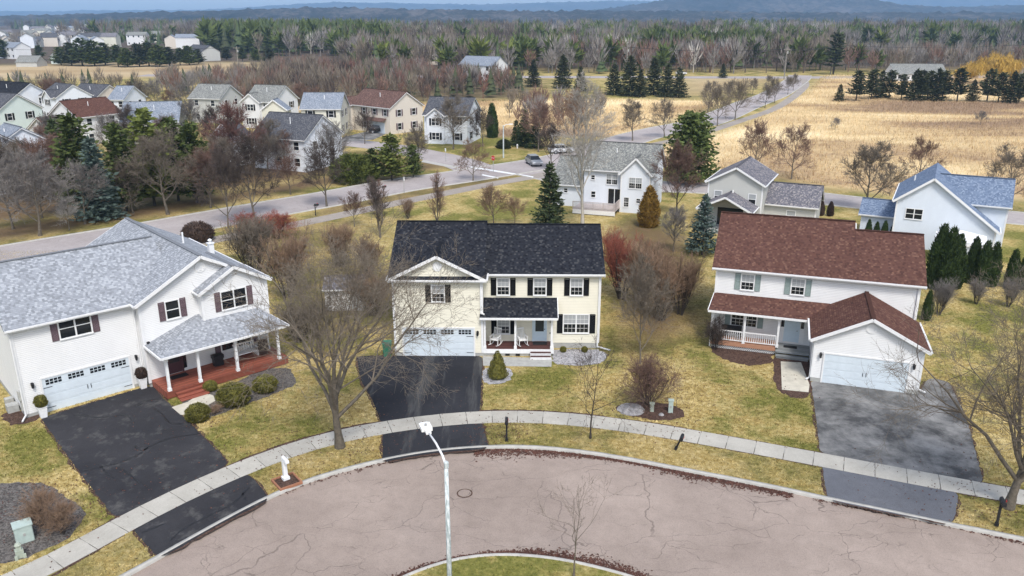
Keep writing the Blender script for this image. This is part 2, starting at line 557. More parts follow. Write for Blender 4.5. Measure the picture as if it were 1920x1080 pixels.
    def mesh(self, name, mat, smooth=False):
        me = bpy.data.meshes.new(name)
        me.from_pydata(self.v, [], self.f)
        if any(any(c != (0, 0) for c in u) for u in self.uv):
            ul = me.uv_layers.new(name='UVMap')
            ul.data.foreach_set('uv', np.array([c for u in self.uv for c in u], dtype=np.float32).ravel())
        if mat:
            me.materials.append(MATS[mat])
        if smooth:
            me.polygons.foreach_set('use_smooth', [True] * len(me.polygons))
        me.update()
        return me
    def build(self, name, mat, parent=None, loc=None, rz=0.0, smooth=False):
        return place(name, self.mesh(name, mat, smooth), parent, loc, rz)

def place(name, me, parent=None, loc=None, rz=0.0):
    o = bpy.data.objects.new(name, me)
    COL.objects.link(o)
    if parent:
        o.parent = parent
    if loc is not None:
        o.location = loc
    o.rotation_euler = (0, 0, rz)
    return o

def tag(o, label=None, cat=None, group=None, kind=None):
    for k, v in (('label', label), ('category', cat), ('group', group), ('kind', kind)):
        if v:
            o[k] = v
    return o

def empty(name, loc, rz=0.0, label=None, cat=None, group=None):
    o = bpy.data.objects.new(name, None)
    o.empty_display_size = 0.5
    COL.objects.link(o)
    o.location = loc if len(loc) == 3 else (loc[0], loc[1], 0)
    o.rotation_euler = (0, 0, rz)
    return tag(o, label, cat, group)

def copy_tree(o, parent=None):
    c = o.copy()
    COL.objects.link(c)
    c.parent = parent
    for ch in list(o.children):
        copy_tree(ch, c)
    return c

def np_mesh(name, verts, faces, mat, uv=None):
    """verts (n,3), faces (m,k) with one k"""
    me = bpy.data.meshes.new(name)
    verts = np.asarray(verts, dtype=np.float32)
    faces = np.asarray(faces, dtype=np.int32)
    k = faces.shape[1]
    me.vertices.add(len(verts))
    me.vertices.foreach_set('co', verts.ravel())
    me.loops.add(faces.size)
    me.loops.foreach_set('vertex_index', faces.ravel())
    me.polygons.add(len(faces))
    me.polygons.foreach_set('loop_start', np.arange(len(faces), dtype=np.int32) * k)
    me.polygons.foreach_set('loop_total', np.full(len(faces), k, dtype=np.int32))
    if mat:
        me.materials.append(MATS[mat])
    me.update(calc_edges=True)
    return me

# ---------------------------------------------------------------- lines on the ground
def catmull(pts, step):
    P = [np.array(p, float) for p in pts]
    P = [2 * P[0] - P[1]] + P + [2 * P[-1] - P[-2]]
    out = []
    for i in range(1, len(P) - 2):
        for t in np.linspace(0, 1, 24, endpoint=False):
            a, b, c, d = P[i - 1], P[i], P[i + 1], P[i + 2]
            out.append(0.5 * ((2 * b) + (-a + c) * t + (2 * a - 5 * b + 4 * c - d) * t * t + (-a + 3 * b - 3 * c + d) * t ** 3))
    out.append(P[-2])
    out = np.array(out)
    s = np.concatenate([[0], np.cumsum(np.linalg.norm(np.diff(out, axis=0), axis=1))])
    q = np.arange(0, s[-1], step)
    return np.stack([np.interp(q, s, out[:, 0]), np.interp(q, s, out[:, 1])], 1)

def smooth_line(pts, step, passes):
    l = catmull(pts, step)
    for _ in range(passes):
        m = l.copy()
        m[1:-1] = (l[:-2] + 2 * l[1:-1] + l[2:]) / 4
        l = m
    return l

def normals(line):
    d = np.gradient(line, axis=0)
    d /= np.linalg.norm(d, axis=1)[:, None]
    return np.stack([-d[:, 1], d[:, 0]], 1)

def offset(line, w):
    return line + normals(line) * w

def strip(line_a, line_b, z, name, mat, parent=None, kind=None):
    n = len(line_a)
    v = np.concatenate([np.c_[line_a, np.full(n, z)], np.c_[line_b, np.full(n, z)]])
    i = np.arange(n - 1)
    f = np.stack([i, i + 1, i + 1 + n, i + n], 1)
    a = v[f[0, 0]], v[f[0, 1]], v[f[0, 2]]
    if np.cross(a[1] - a[0], a[2] - a[0])[2] < 0:
        f = f[:, ::-1]
    o = place(name, np_mesh(name, v, f, mat), parent)
    return tag(o, kind=kind)

def kerb_sweep(line, side, w, hs, z0, name, mat, kind='structure'):
    """a kerb along line; side +1/-1 says which way its back lies; hs: top height at every point"""
    n = len(line)
    nr = normals(line) * side
    prof = [(0, z0, 0), (0.0, None, -0.03), (0.03, None, 0), (w, None, 0), (w, z0, 0)]
    v = []
    for a, z, dz in prof:
        p = line + nr * a
        zz = np.full(n, z) if z is not None else np.array(hs) + dz
        v.append(np.c_[p, zz])
    v = np.concatenate(v)
    f = []
    i = np.arange(n - 1)
    for k in range(len(prof) - 1):
        q = np.stack([i + k * n, i + 1 + k * n, i + 1 + (k + 1) * n, i + (k + 1) * n], 1)
        f.append(q if side > 0 else q[:, ::-1])
    return tag(place(name, np_mesh(name, v, np.concatenate(f), mat)), kind=kind)

def flat_poly(name, pts, z, mat, kind='structure', parent=None):
    mb = MB()
    area = sum(pts[i][0] * pts[(i + 1) % len(pts)][1] - pts[(i + 1) % len(pts)][0] * pts[i][1] for i in range(len(pts)))
    if area < 0:
        pts = list(reversed(pts))
    mb.face([(p[0], p[1], z) for p in pts])
    me = mb.mesh(name, mat)
    return tag(place(name, me, parent), kind=kind)

def ragged(pts, step=0.35, amp=0.12, seed=1):
    """closed outline, rounded and made uneven as a bed's edge is"""
    r = np.random.default_rng(seed)
    p = np.array(list(pts) + [pts[0]], float)
    s = np.concatenate([[0], np.cumsum(np.linalg.norm(np.diff(p, axis=0), axis=1))])
    q = np.arange(0, s[-1], step)
    l = np.stack([np.interp(q, s, p[:, 0]), np.interp(q, s, p[:, 1])], 1)
    for _ in range(3):
        l = (np.roll(l, 1, 0) + 2 * l + np.roll(l, -1, 0)) / 4
    return (l + r.normal(0, amp, l.shape) * 0.6).tolist()

def inside(poly, xy):
    poly = np.asarray(poly, float)
    x, y = xy[:, 0], xy[:, 1]
    c = np.zeros(len(xy), bool)
    for (x0, y0), (x1, y1) in zip(poly, np.roll(poly, -1, 0)):
        hit = ((y0 > y) != (y1 > y)) & (x < (x1 - x0) * (y - y0) / (y1 - y0 + 1e-12) + x0)
        c ^= hit
    return c

def sdist(poly, xy):
    """signed distance, positive inside"""
    poly = np.asarray(poly, float)
    d = np.full(len(xy), 1e9)
    for a, b in zip(poly, np.roll(poly, -1, 0)):
        ab = b - a
        t = np.clip(((xy - a) @ ab) / (ab @ ab + 1e-12), 0, 1)
        d = np.minimum(d, np.linalg.norm(xy - a - t[:, None] * ab, axis=1))
    return np.where(inside(poly, xy), d, -d)

# ---------------------------------------------------------------- house parts
CACHE = {}
def window(parent, x, y, z, w, h, rz=0.0, units=1, blind=True, grid=(3, 2), simple=False):
    """double-hung window, centre of its sill at x, y, z, looking along local -y; window > pane, muntin"""
    key = ('win', w, h, units, grid, simple)
    if key not in CACHE:
        fw = 0.075
        fr = MB()
        fr.box(-w / 2 - fw, w / 2 + fw, -0.045, 0.03, -fw, 0)
        fr.box(-w / 2 - fw, w / 2 + fw, -0.045, 0.03, h, h + fw)
        fr.box(-w / 2 - fw, -w / 2, -0.045, 0.03, 0, h)
        fr.box(w / 2, w / 2 + fw, -0.045, 0.03, 0, h)
        fr.box(-w / 2 - fw - .02, w / 2 + fw + .02, -0.075, -0.046, -fw - .02, -fw + 0.03)
        uw = w / units
        mu = MB()
        for u in range(units):
            x0 = -w / 2 + u * uw
            if u:
                fr.box(x0 - 0.045, x0 + 0.045, -0.042, 0.03, 0, h)
            fr.box(x0 + (0.045 if u else 0), x0 + uw - (0.045 if u < units - 1 else 0), -0.035, 0.03, h / 2 - 0.025, h / 2 + 0.025)
            if not simple:
                for part in (0, 1):
                    z0 = part * (h / 2 + 0.025)
                    for i in range(1, grid[0]):
                        xx = x0 + uw * i / grid[0]
                        mu.box(xx - 0.008, xx + 0.008, -0.026, -0.012, z0, z0 + h / 2 - 0.025)
                    for j in range(1, grid[1]):
                        zz = z0 + (h / 2 - 0.025) * j / grid[1]
                        mu.box(x0 + .05, x0 + uw - .05, -0.0255, -0.0125, zz - 0.008, zz + 0.008)
        pane = MB().box(-uw / 2 + 0.012, uw / 2 - 0.012, -0.011, 0.012, 0.01, h / 2 - 0.026)
        CACHE[key] = (fr.mesh('window', 'white_trim'), None if simple else mu.mesh('muntin', 'white_trim'),
                      pane.mesh('pane', 'glass'), pane.mesh('pane', 'blind'))
    fr, mu, pg, pb = CACHE[key]
    o = place('window', fr, parent, (x, y, z), rz)
    uw = w / units
    for u in range(units):
        for part in (0, 1):
            place('pane', pb if (part and blind and rnd.random() < .8) else pg, o, (-w / 2 + (u + .5) * uw, 0, part * h / 2 + (0.015 if part else 0)))
    if mu:
        place('muntin', mu, o)
    return o

def shutter(parent, x, y, z, h, mat, w=0.38, rz=0.0):
    key = ('shut', w, round(h, 3), mat)
    if key not in CACHE:
        m = MB()
        m.box(-w / 2, -w / 2 + .05, -.045, .01, 0, h)
        m.box(w / 2 - .05, w / 2, -.045, .01, 0, h)
        for a, b in ((0, .06), (h / 2 - .03, h / 2 + .03), (h - .06, h)):
            m.box(-w / 2 + .05, w / 2 - .05, -.043, .01, a, b)
        n = int(h / 0.075)
        for i in range(n):
            zz = .06 + (h - .14) * i / n
            m.face([(-w / 2 + .05, -.034, zz), (w / 2 - .05, -.034, zz), (w / 2 - .05, -.012, zz + .06), (-w / 2 + .05, -.012, zz + .06)])
        CACHE[key] = m.mesh('shutter', mat)
    return place('shutter', CACHE[key], parent, (x, y, z), rz)

def win_set(parent, x, y, z, w, h, mat, units=1, blind=True, rz=0.0, sw=0.38, simple=False):
    window(parent, x, y, z, w, h, rz, units, blind, simple=simple)
    for s in (-1, 1):
        d = s * (w / 2 + 0.09 + sw / 2)
        shutter(parent, x + d * math.cos(rz), y + d * math.sin(rz), z - .06, h + .12, mat, sw, rz)

def garage_door(parent, x, y, w, h, lights=True, hinges=True):
    """garage_door (its casing) > door_panel rows, pane, handle"""
    fr = MB()
    fr.box(-w / 2 - .1, -w / 2, -.03, .02, 0, h + .1)
    fr.box(w / 2, w / 2 + .1, -.03, .02, 0, h + .1)
    fr.box(-w / 2, w / 2, -.028, .02, h, h + .1)
    o = fr.build('garage_door', 'white_trim', parent, (x, y - .03, 0))
    rows = 4
    ph = h / rows
    key = ('gp', w, h)
    if key not in CACHE:
        p = MB().box(-w / 2 + .002, w / 2 - .002, .006, .05, .004, ph - .006)
        for c in range(4):
            cw = w / 4
            x0 = -w / 2 + c * cw
            for a, b in ((x0 + .08, x0 + cw / 2 - .03), (x0 + cw / 2 + .03, x0 + cw - .08)):
                p.box(a, b, .0, .0075, .08, ph - .09)
        CACHE[key] = p.mesh('door_panel', 'garage_door_paint')
        CACHE[key + ('t',)] = MB().box(-w / 2 + .002, w / 2 - .002, .006, .05, .004, ph - .006).mesh('door_panel', 'garage_door_paint')
    for r in range(rows):
        place('door_panel', CACHE[key + ('t',)] if (lights and r == rows - 1) else CACHE[key], o, (0, 0, r * ph))
    if lights:
        pw, hh = 0.185, 0.14
        key = ('gpane',)
        if key not in CACHE:
            CACHE[key] = MB().box(-pw / 2, pw / 2, -.004, .008, -hh / 2, hh / 2).mesh('pane', 'glass')
        for c in range(4):
            cx = -w / 2 + (c + .5) * w / 4
            for i in range(4):
                for j in range(2):
                    place('pane', CACHE[key], o, (cx + (i - 1.5) * 0.225, 0, h - ph / 2 + (j - .5) * 0.18))
    hd = MB()
    for s in (-1, 1):
        hd.box(s * .10 - .015, s * .10 + .015, -.04, .004, h * .38, h * .38 + .26)
    if hinges:
        for s in (-1, 1):
            for zz in (.25, h - ph - .08):
                hd.box(min(s * (w / 2 - .02), s * (w / 2 - .5)), max(s * (w / 2 - .02), s * (w / 2 - .5)), -.012, .004, zz, zz + .035)
    hd.build('handle', 'dark_metal', o)
    return o

def coach_lamp(parent, x, y, z):
    if 'lamp' not in CACHE:
        m = MB().box(-.06, .06, -.03, .0, -.05, .12)
        m.bar((0, -.03, .1), (0, -.16, .14), .03, .03)
        m.lathe([(.02, .16), (.11, .1), (.09, .08), (.075, -.16), (.05, -.2), (.02, -.22)], 6, 0, -.16)
        CACHE['lamp'] = m.mesh('wall_lamp', 'dark_metal')
    return place('wall_lamp', CACHE['lamp'], parent, (x, y, z))

def gable_wall(parent, x0, x1, y0, y1, top, axis, p, mat, z0=0.25, name='wall'):
    m = MB()
    if axis == 'y':
        c = (x0 + x1) / 2
        m.sweep([(x0, z0), (x1, z0), (x1, top), (c, top + p * (x1 - x0) / 2), (x0, top)], 'y', y0, y1)
    else:
        c = (y0 + y1) / 2
        m.sweep([(y0, z0), (y1, z0), (y1, top), (c, top + p * (y1 - y0) / 2), (y0, top)], 'x', x0, x1)
    return m.build(name, mat, parent)

def gable_roof(parent, x0, x1, y0, y1, he, axis, p, mat, oh=.3, og0=.3, og1=.3, t=.13, name='roof', trim=True, ends=(1, 1)):
    """roof over a rectangle; he is the height of the top face at the eave edge, oh beyond the wall.
    og0, og1: overhang at the low and the high end of the ridge axis; roof > fascia"""
    m, tr = MB(), MB()
    if axis == 'x':
        a0, a1, b0, b1 = x0 - og0, x1 + og1, y0 - oh, y1 + oh
        P = lambda a, b, z: (a, b, z)
    else:
        a0, a1, b0, b1 = y0 - og0, y1 + og1, x0 - oh, x1 + oh
        P = lambda a, b, z: (b, a, z)
    c = (b0 + b1) / 2
    zr = he + p * (b1 - b0) / 2
    m.slab([P(a0, b0, he), P(a1, b0, he), P(a1, c, zr), P(a0, c, zr)], t)
    m.slab([P(a1, b1, he), P(a0, b1, he), P(a0, c, zr), P(a1, c, zr)], t)
    d = (c - b0) / math.hypot(c - b0, zr - he)
    m.bar(P(a0 - .005, c, zr + .012), P(a1 + .005, c, zr + .012), .26, .035)
    o = m.build(name, mat, parent)
    if trim:
        w = .17
        for b, s in ((b0, -1), (b1, 1)):
            tr.bar(P(a0, b - s * .012 + s * .03, he - t / 2 - .045), P(a1, b - s * .012 + s * .03, he - t / 2 - .045), .05, w)
            tr.bar(P(a0, b + s * .075, he - .06), P(a1, b + s * .075, he - .06), .09, .10)          # gutter
        for a, s, e in ((a0, -1, ends[0]), (a1, 1, ends[1])):
            if not e:
                continue
            for b in (b0, b1):
                q = s * (.022 if axis == 'y' else -.04)
                q0 = Vector(P(a + q, b, he - t / 2 - .05 - (.06 if axis == 'x' else 0)))
                q1 = Vector(P(a + q, c, zr - t / 2 - .05 - (.06 if axis == 'x' else 0)))
                tr.bar(q0, q1, .05, w + .03, up=(0, 0, 1))
        tr.build('fascia', 'white_trim', o)
    return o

def corner_boards(parent, pts, z0, z1, mat='white_trim'):
    for x, y in pts:
        MB().box(x - .075, x + .075, y - .075, y + .075, z0, z1).build('corner_board', mat, parent)

def downspout(parent, x, y, z0, z1, kick=(0.4, -0.3)):
    m = MB()
    m.box(x - .04, x + .04, y - .05, y + .03, z0 + .12, z1)
    m.bar((x, y, z0 + .14), (x + kick[0], y + kick[1], z0 + .05), .08, .07)
    return m.build('downspout', 'white_trim', parent)

def round_vent(parent, x, y, z, r=.3, rz=0.0):
    m = MB()
    n = 20
    for k in range(n):
        a0, a1 = 2 * math.pi * k / n, 2 * math.pi * (k + 1) / n
        for r0, r1, y0, y1 in ((r * .72, r, -.035, -.035), (r, r, -.035, 0), (r * .72, r * .72, -.01, -.035)):
            m.face([(r0 * math.cos(a0), y0, r0 * math.sin(a0)), (r0 * math.cos(a1), y0, r0 * math.sin(a1)),
                    (r1 * math.cos(a1), y1, r1 * math.sin(a1)), (r1 * math.cos(a0), y1, r1 * math.sin(a0))])
    for i in range(5):
        zz = (i - 2) * r * .26
        hw = math.sqrt(max(0, (r * .72) ** 2 - zz * zz))
        m.face([(-hw, -.025, zz - .03), (hw, -.025, zz - .03), (hw, -.008, zz + .05), (-hw, -.008, zz + .05)])
    return m.build('vent', 'white_trim', parent, (x, y, z), rz)

def door(parent, x, y, z, w, h, mat, glazed=True, side=0):
    fr = MB()
    fr.box(-w / 2 - .1, -w / 2, -.04, .02, 0, h + .1).box(w / 2, w / 2 + .1, -.04, .02, 0, h + .1).box(-w / 2, w / 2, -.038, .02, h, h + .1)
    fr.box(-w / 2, w / 2, -.012, .02, 0.02, h)
    o = fr.build('door', mat, parent, (x, y, z))
    if glazed:
        MB().box(-w / 2 + .12, w / 2 - .12, -.02, -.004, h * .38, h - .13).build('pane', 'glass_tint', o)
    else:
        pn = MB()
        for sx in (-1, 1):
            for a, b in ((.12, .42), (.48, .92)):
                pn.box(sx * w * .24 - w * .16, sx * w * .24 + w * .16, -.028, -.01, h * a, h * b)
        pn.build('door_panel', mat, o)
    MB().lathe([(.01, -.03), (.03, -.02), (.03, .02), (.01, .03)], 8, w / 2 - .07, -.05).build('handle', 'dark_metal', o, (0, 0, h * .47))
    return o

def post(parent, x, y, z0, z1, w=.14):
    m = MB()
    m.box(x - w / 2, x + w / 2, y - w / 2, y + w / 2, z0 + .18, z1 - .14)
    m.box(x - w / 2 - .03, x + w / 2 + .03, y - w / 2 - .03, y + w / 2 + .03, z0, z0 + .18)
    m.box(x - w / 2 - .03, x + w / 2 + .03, y - w / 2 - .03, y + w / 2 + .03, z1 - .14, z1)
    return m.build('porch_post', 'white_trim', parent)

# ---------------------------------------------------------------- the three houses on the court
# cream house in the middle
def cream_house():
    h = empty('house', (-8.185, 52.49, 0), R(-.75), 'cream sided two storey house with charcoal roof and black shutters', 'house')
    wg, wm, rec, he, p, dp = 6.16, 8.21, 1.46, 5.7, .50, 8.89
    X1 = wg + wm
    yb = rec + dp
    wt = he + p * .3 - .13
    gable_wall(h, 0, wg, 0, 4, wt, 'y', p, 'cream_siding', .02)
    gable_wall(h, .003, wg - .003, .2, yb, wt, 'x', p, 'cream_siding', .02)
    gable_wall(h, wg - .05, X1, rec, yb - .003, wt, 'x', p, 'cream_siding', .42)
    MB().box(wg, X1 - .02, rec + .03, yb - .03, 0, .44).build('foundation', 'foundation', h)
    MB().box(-.02, .62, -.02, .3, 0, .25).box(wg - .55, wg + .02, -.02, .3, 0, .25).build('foundation', 'foundation', h)
    gable_roof(h, 0, wg, 0, yb, he, 'x', p, 'charcoal_shingle', og0=.28, og1=.16, ends=(1, 0))
    gable_roof(h, wg + .02, X1, rec, yb, he - .015, 'x', p, 'charcoal_shingle', og0=0, og1=.28, ends=(0, 1))
    gable_roof(h, 0, wg, 0, 3.2, he + .02, 'y', p * 1.0, 'charcoal_shingle', oh=.28, og0=.28, og1=0, ends=(1, 0))
    corner_boards(h, [(.04, .04), (wg - .04, .04)], .25, wt - .05)
    corner_boards(h, [(X1 - .04, rec + .04)], .45, wt - .05)
    downspout(h, wg - .12, -.06, 3.1, wt - .1, (.25, -.05))
    downspout(h, X1 - .1, rec - .06, .05, wt - .1, (.9, -.5))
    win_set(h, 3.12, 0, 4.06, .80, 1.14, 'black_shutter')
    for x in (7.55, 10.12, 12.69):
        win_set(h, x, rec, 4.07, .80, 1.16, 'black_shutter')
    win_set(h, 12.72, rec, 1.24, 1.74, 1.32, 'black_shutter', units=2, sw=.40)
    win_set(h, 7.56, rec, 1.15, .80, 1.10, 'black_shutter')
    round_vent(h, 3.12, 0, 6.55, .33)
    garage_door(h, 3.08, 0, 4.88, 2.06)
    coach_lamp(h, 5.80, 0, 1.78)
    # porch
    dx0, dx1 = wg + .03, 11.05
    MB().box(dx0, dx1, .02, rec - .01, .46, .55).build('porch_deck', 'brown_deck', h)
    m = MB().box(dx0, dx1, -.04, .018, .22, .53)
    m.box(dx1 + .002, dx1 + .06, -.04, rec - .03, .22, .53)
    m.build('porch_skirt', 'white_trim', h)
    st = MB()
    st.box(9.45, 10.92, -.34, -.045, .30, .36).box(9.45, 10.92, -.31, -.045, .18, .30)
    st.box(9.45, 10.92, -.62, -.345, .12, .18).box(9.45, 10.92, -.60, -.345, 0, .12)
    st.build('porch_steps', 'white_trim', h)
    tr = MB().box(9.47, 10.90, -.33, -.05, .362, .375).box(9.47, 10.90, -.61, -.35, .182, .195)
    tr.build('step_tread', 'brown_deck', h)
    for x in (dx0 + .1, 8.42, dx1 - .1):
        post(h, x, .08, .55, 2.78)
    bm = MB().box(dx0 - .12, dx1 + .08, -.02, .17, 2.78, 2.98)
    bm.build('porch_beam', 'white_trim', h)
    rf = MB().slab([(wg - .2, -.28, 3.0), (dx1 + .3, -.28, 3.0), (dx1 + .3, rec + .02, 3.86), (wg + .01, rec + .02, 3.86), (wg + .01, 0.0, 3.141), (wg - .2, 0.0, 3.141)], .1).build('porch_roof', 'charcoal_shingle', h)
    f = MB().bar((wg - .2, -.33, 2.9), (dx1 + .3, -.33, 2.9), .09, .14)
    f.bar((dx1 + .31, -.28, 2.93), (dx1 + .31, rec - .02, 3.79), .05, .18)
    f.build('fascia', 'white_trim', rf)
    MB().box(dx0, dx1 + .1, -.01, rec - .02, 2.982, 3.0).build('porch_ceiling', 'white_trim', h)
    door(h, 10.13, rec, .55, .84, 1.98, 'door_paint')
    MB().box(9.65, 10.65, .75, 1.3, .552, .575).build('doormat', 'rubber', h)
    w = MB().box(10.86, 10.90, rec - .06, rec - .01, 1.95, 2.4).box(10.80, 10.98, rec - .05, rec - .012, 2.2, 2.28).box(10.84, 10.92, rec - .055, rec - .012, 1.15, 1.22)
    w.build('wall_ornament', 'dark_metal', h)
    v = MB()
    for k in range(3):
        v.box(7.0 + k * .72, 7.3 + k * .72, -.012, .02, .03, .2)
    v.build('crawl_vent', 'dark_metal', h)
    MB().box(dx0, 9.42, .03, .2, 0, .22).build('foundation', 'foundation', h)
    return h
cream_house()

# white house with the silver roof, at the left
def silver_house():
    h = empty('house', (-28.783, 43.16, 0), R(42.46), 'white two storey house with light silver grey roof and plum shutters', 'house')
    wg, he, p = 6.95, 5.68, .54
    x0, x1, ym, yb = 6.9, 15.15, -.7, 12.6
    wt = he + p * .3 - .13
    gable_wall(h, -.02, wg + .5, 0, 9.5, wt, 'x', p, 'white_siding', .2)
    gable_wall(h, x0, x1, ym, yb, wt + .02, 'y', p, 'white_siding', .3)
    MB().box(-.03, wg, .02, 9.4, 0, .25).box(x0 + .03, x1 - .03, ym + .03, yb - .1, 0, .32).build('foundation', 'foundation', h)
    gable_roof(h, 0, wg + 3.1, 0, 9.5, he, 'x', p, 'silver_shingle', og0=.3, og1=0, ends=(1, 0))
    gable_roof(h, x0, x1, ym, yb, he + .02, 'y', p, 'silver_shingle', og0=.3, og1=.3)
    # bay with its own small gable
    gx0, gx1, gy = 10.6, 15.13, -1.35
    gp = .55
    ge = 5.78
    gt = ge + gp * .25 - .12
    gable_wall(h, gx0, gx1, gy, ym + .5, gt, 'y', gp, 'white_siding', 3.1, 'bay_wall')
    gable_roof(h, gx0, gx1, gy, 2.6, ge, 'y', gp, 'silver_shingle', oh=.25, og0=.28, og1=0, ends=(1, 0))
    corner_boards(h, [(.04, .04)], .25, wt - .05)
    corner_boards(h, [(x0 + .04, ym + .04)], .3, wt - .05)
    corner_boards(h, [(gx0 + .04, gy + .04), (gx1 - .04, gy + .04)], 3.6, gt - .05)
    downspout(h, -.06, -.06, .05, wt, (-.3, -.5))
    downspout(h, wg - .2, -.05, .05, wt, (.1, -.2))
    win_set(h, 3.40, 0, 4.36, 1.72, 1.2, 'plum_shutter', units=2, blind=False, simple=True)
    win_set(h, 8.95, ym, 4.27, .80, 1.14, 'plum_shutter', blind=False, simple=True)
    win_set(h, 12.75, gy, 4.25, 1.66, 1.2, 'plum_shutter', units=2, blind=False, simple=True)
    win_set(h, 12.85, ym, 1.15, 2.1, .98, 'plum_shutter', units=2, blind=False, simple=True)
    round_vent(h, 11.03, ym, 7.25, .36)
    garage_door(h, 3.58, 0, 4.95, 2.16)
    coach_lamp(h, .58, 0, 2.0)
    coach_lamp(h, 6.5, 0, 2.05)
    fl = MB().box(7.08, 7.24, ym - .16, ym, 2.95, 3.12)
    fl.build('flood_lamp', 'dark_metal', h)
    # porch
    yf = -3.25
    MB().box(x0 + .15, x1 + .15, yf, ym - .005, .40, .5).build('porch_deck', 'red_deck', h)
    MB().box(x0 + .18, x1 + .12, yf + .02, yf + .08, .05, .397).box(x0 + .15, x0 + .21, yf + .1, ym, .05, .397).build('porch_skirt', 'red_deck', h)
    st = MB()
    for k, (zt, ya) in enumerate(((.36, -.30), (.22, -.60), (.10, -.90))):
        st.box(7.55, 9.35, yf + ya, yf + ya + .297, zt - .06, zt)
        st.box(7.6, 9.3, yf + ya + .03, yf + ya + .29, 0, zt - .063)
    st.build('porch_steps', 'red_deck', h)
    for x in (7.3, 9.25, 11.75, 14.7):
        post(h, x, yf + .14, .5, 2.62, .16)
    post(h, 14.95, -1.0, .5, 2.62, .14)
    MB().box(x0 + .2, 14.98, yf + .05, yf + .24, 2.62, 2.80).box(x0 + .2, x0 + .38, yf + .25, ym, 2.62, 2.8).box(14.8, 14.98, yf + .25, ym, 2.62, 2.8).build('porch_beam', 'white_trim', h)
    e = 2.92
    A_, B_, C_, D_ = (x0 + .02, yf - .25, e), (x1 + .25, yf - .25, e), (x1 + .25, ym, e), (x0 + .02, ym, e)
    T0, T1 = (10.35, ym, 4.12), (14.0, ym, 4.12)
    rf = MB().slab([A_, B_, T1, T0], .1).slab([D_, A_, T0], .1).slab([B_, C_, T1], .1).build('porch_roof', 'silver_shingle', h)
    f = MB().bar((A_[0], A_[1] - .04, e - .08), (B_[0], A_[1] - .04, e - .08), .08, .13)
    f.bar((A_[0] - .04, A_[1], e - .08), (A_[0] - .04, ym, e - .08), .08, .13)
    f.bar((B_[0] + .04, A_[1], e - .08), (B_[0] + .04, ym, e - .08), .08, .13)
    f.build('fascia', 'white_trim', rf)
    MB().box(x0 + .1, x1 + .15, yf - .15, ym - .01, 2.802, 2.815).build('porch_ceiling', 'white_trim', h)
    door(h, 8.6, ym, .5, .9, 2.0, 'dark_door_paint')
    MB().box(9.12, 9.36, ym - .03, ym + .01, .7, 2.4).build('sidelight', 'glass', h)
    MB().box(8.0, 9.1, -1.6, -1.05, .502, .53).build('doormat', 'rubber', h)
    coach_lamp(h, 9.75, ym, 2.1)
    # roof pipes and chimney stack
    ch = MB().box(13.85, 14.2, 4.6, 4.95, 5.9, 7.15).box(13.8, 14.25, 4.55, 5.0, 7.15, 7.22)
    ch.lathe([(.1, 7.22), (.1, 7.38), (.17, 7.4), (.05, 7.5)], 10, 14.02, 4.78)
    ch.build('chimney', 'white_trim', h)
    MB().lathe([(.06, 7.3), (.06, 8.2)], 8, 12.3, 5.2).build('vent_pipe', 'white_plastic', h)
    mt = MB().box(-.16, -.03, .35, .62, 1.0, 1.6).box(-.12, -.03, .42, .52, .3, 1.0)
    mt.build('electric_meter', 'foundation', h)
    b = MB().box(-.7, -.1, 1.3, 1.9, 0, .45).box(-.55, -.1, 2.6, 3.0, 0, .4)
    b.build('window_well', 'foundation', h)
    return h
silver_house()

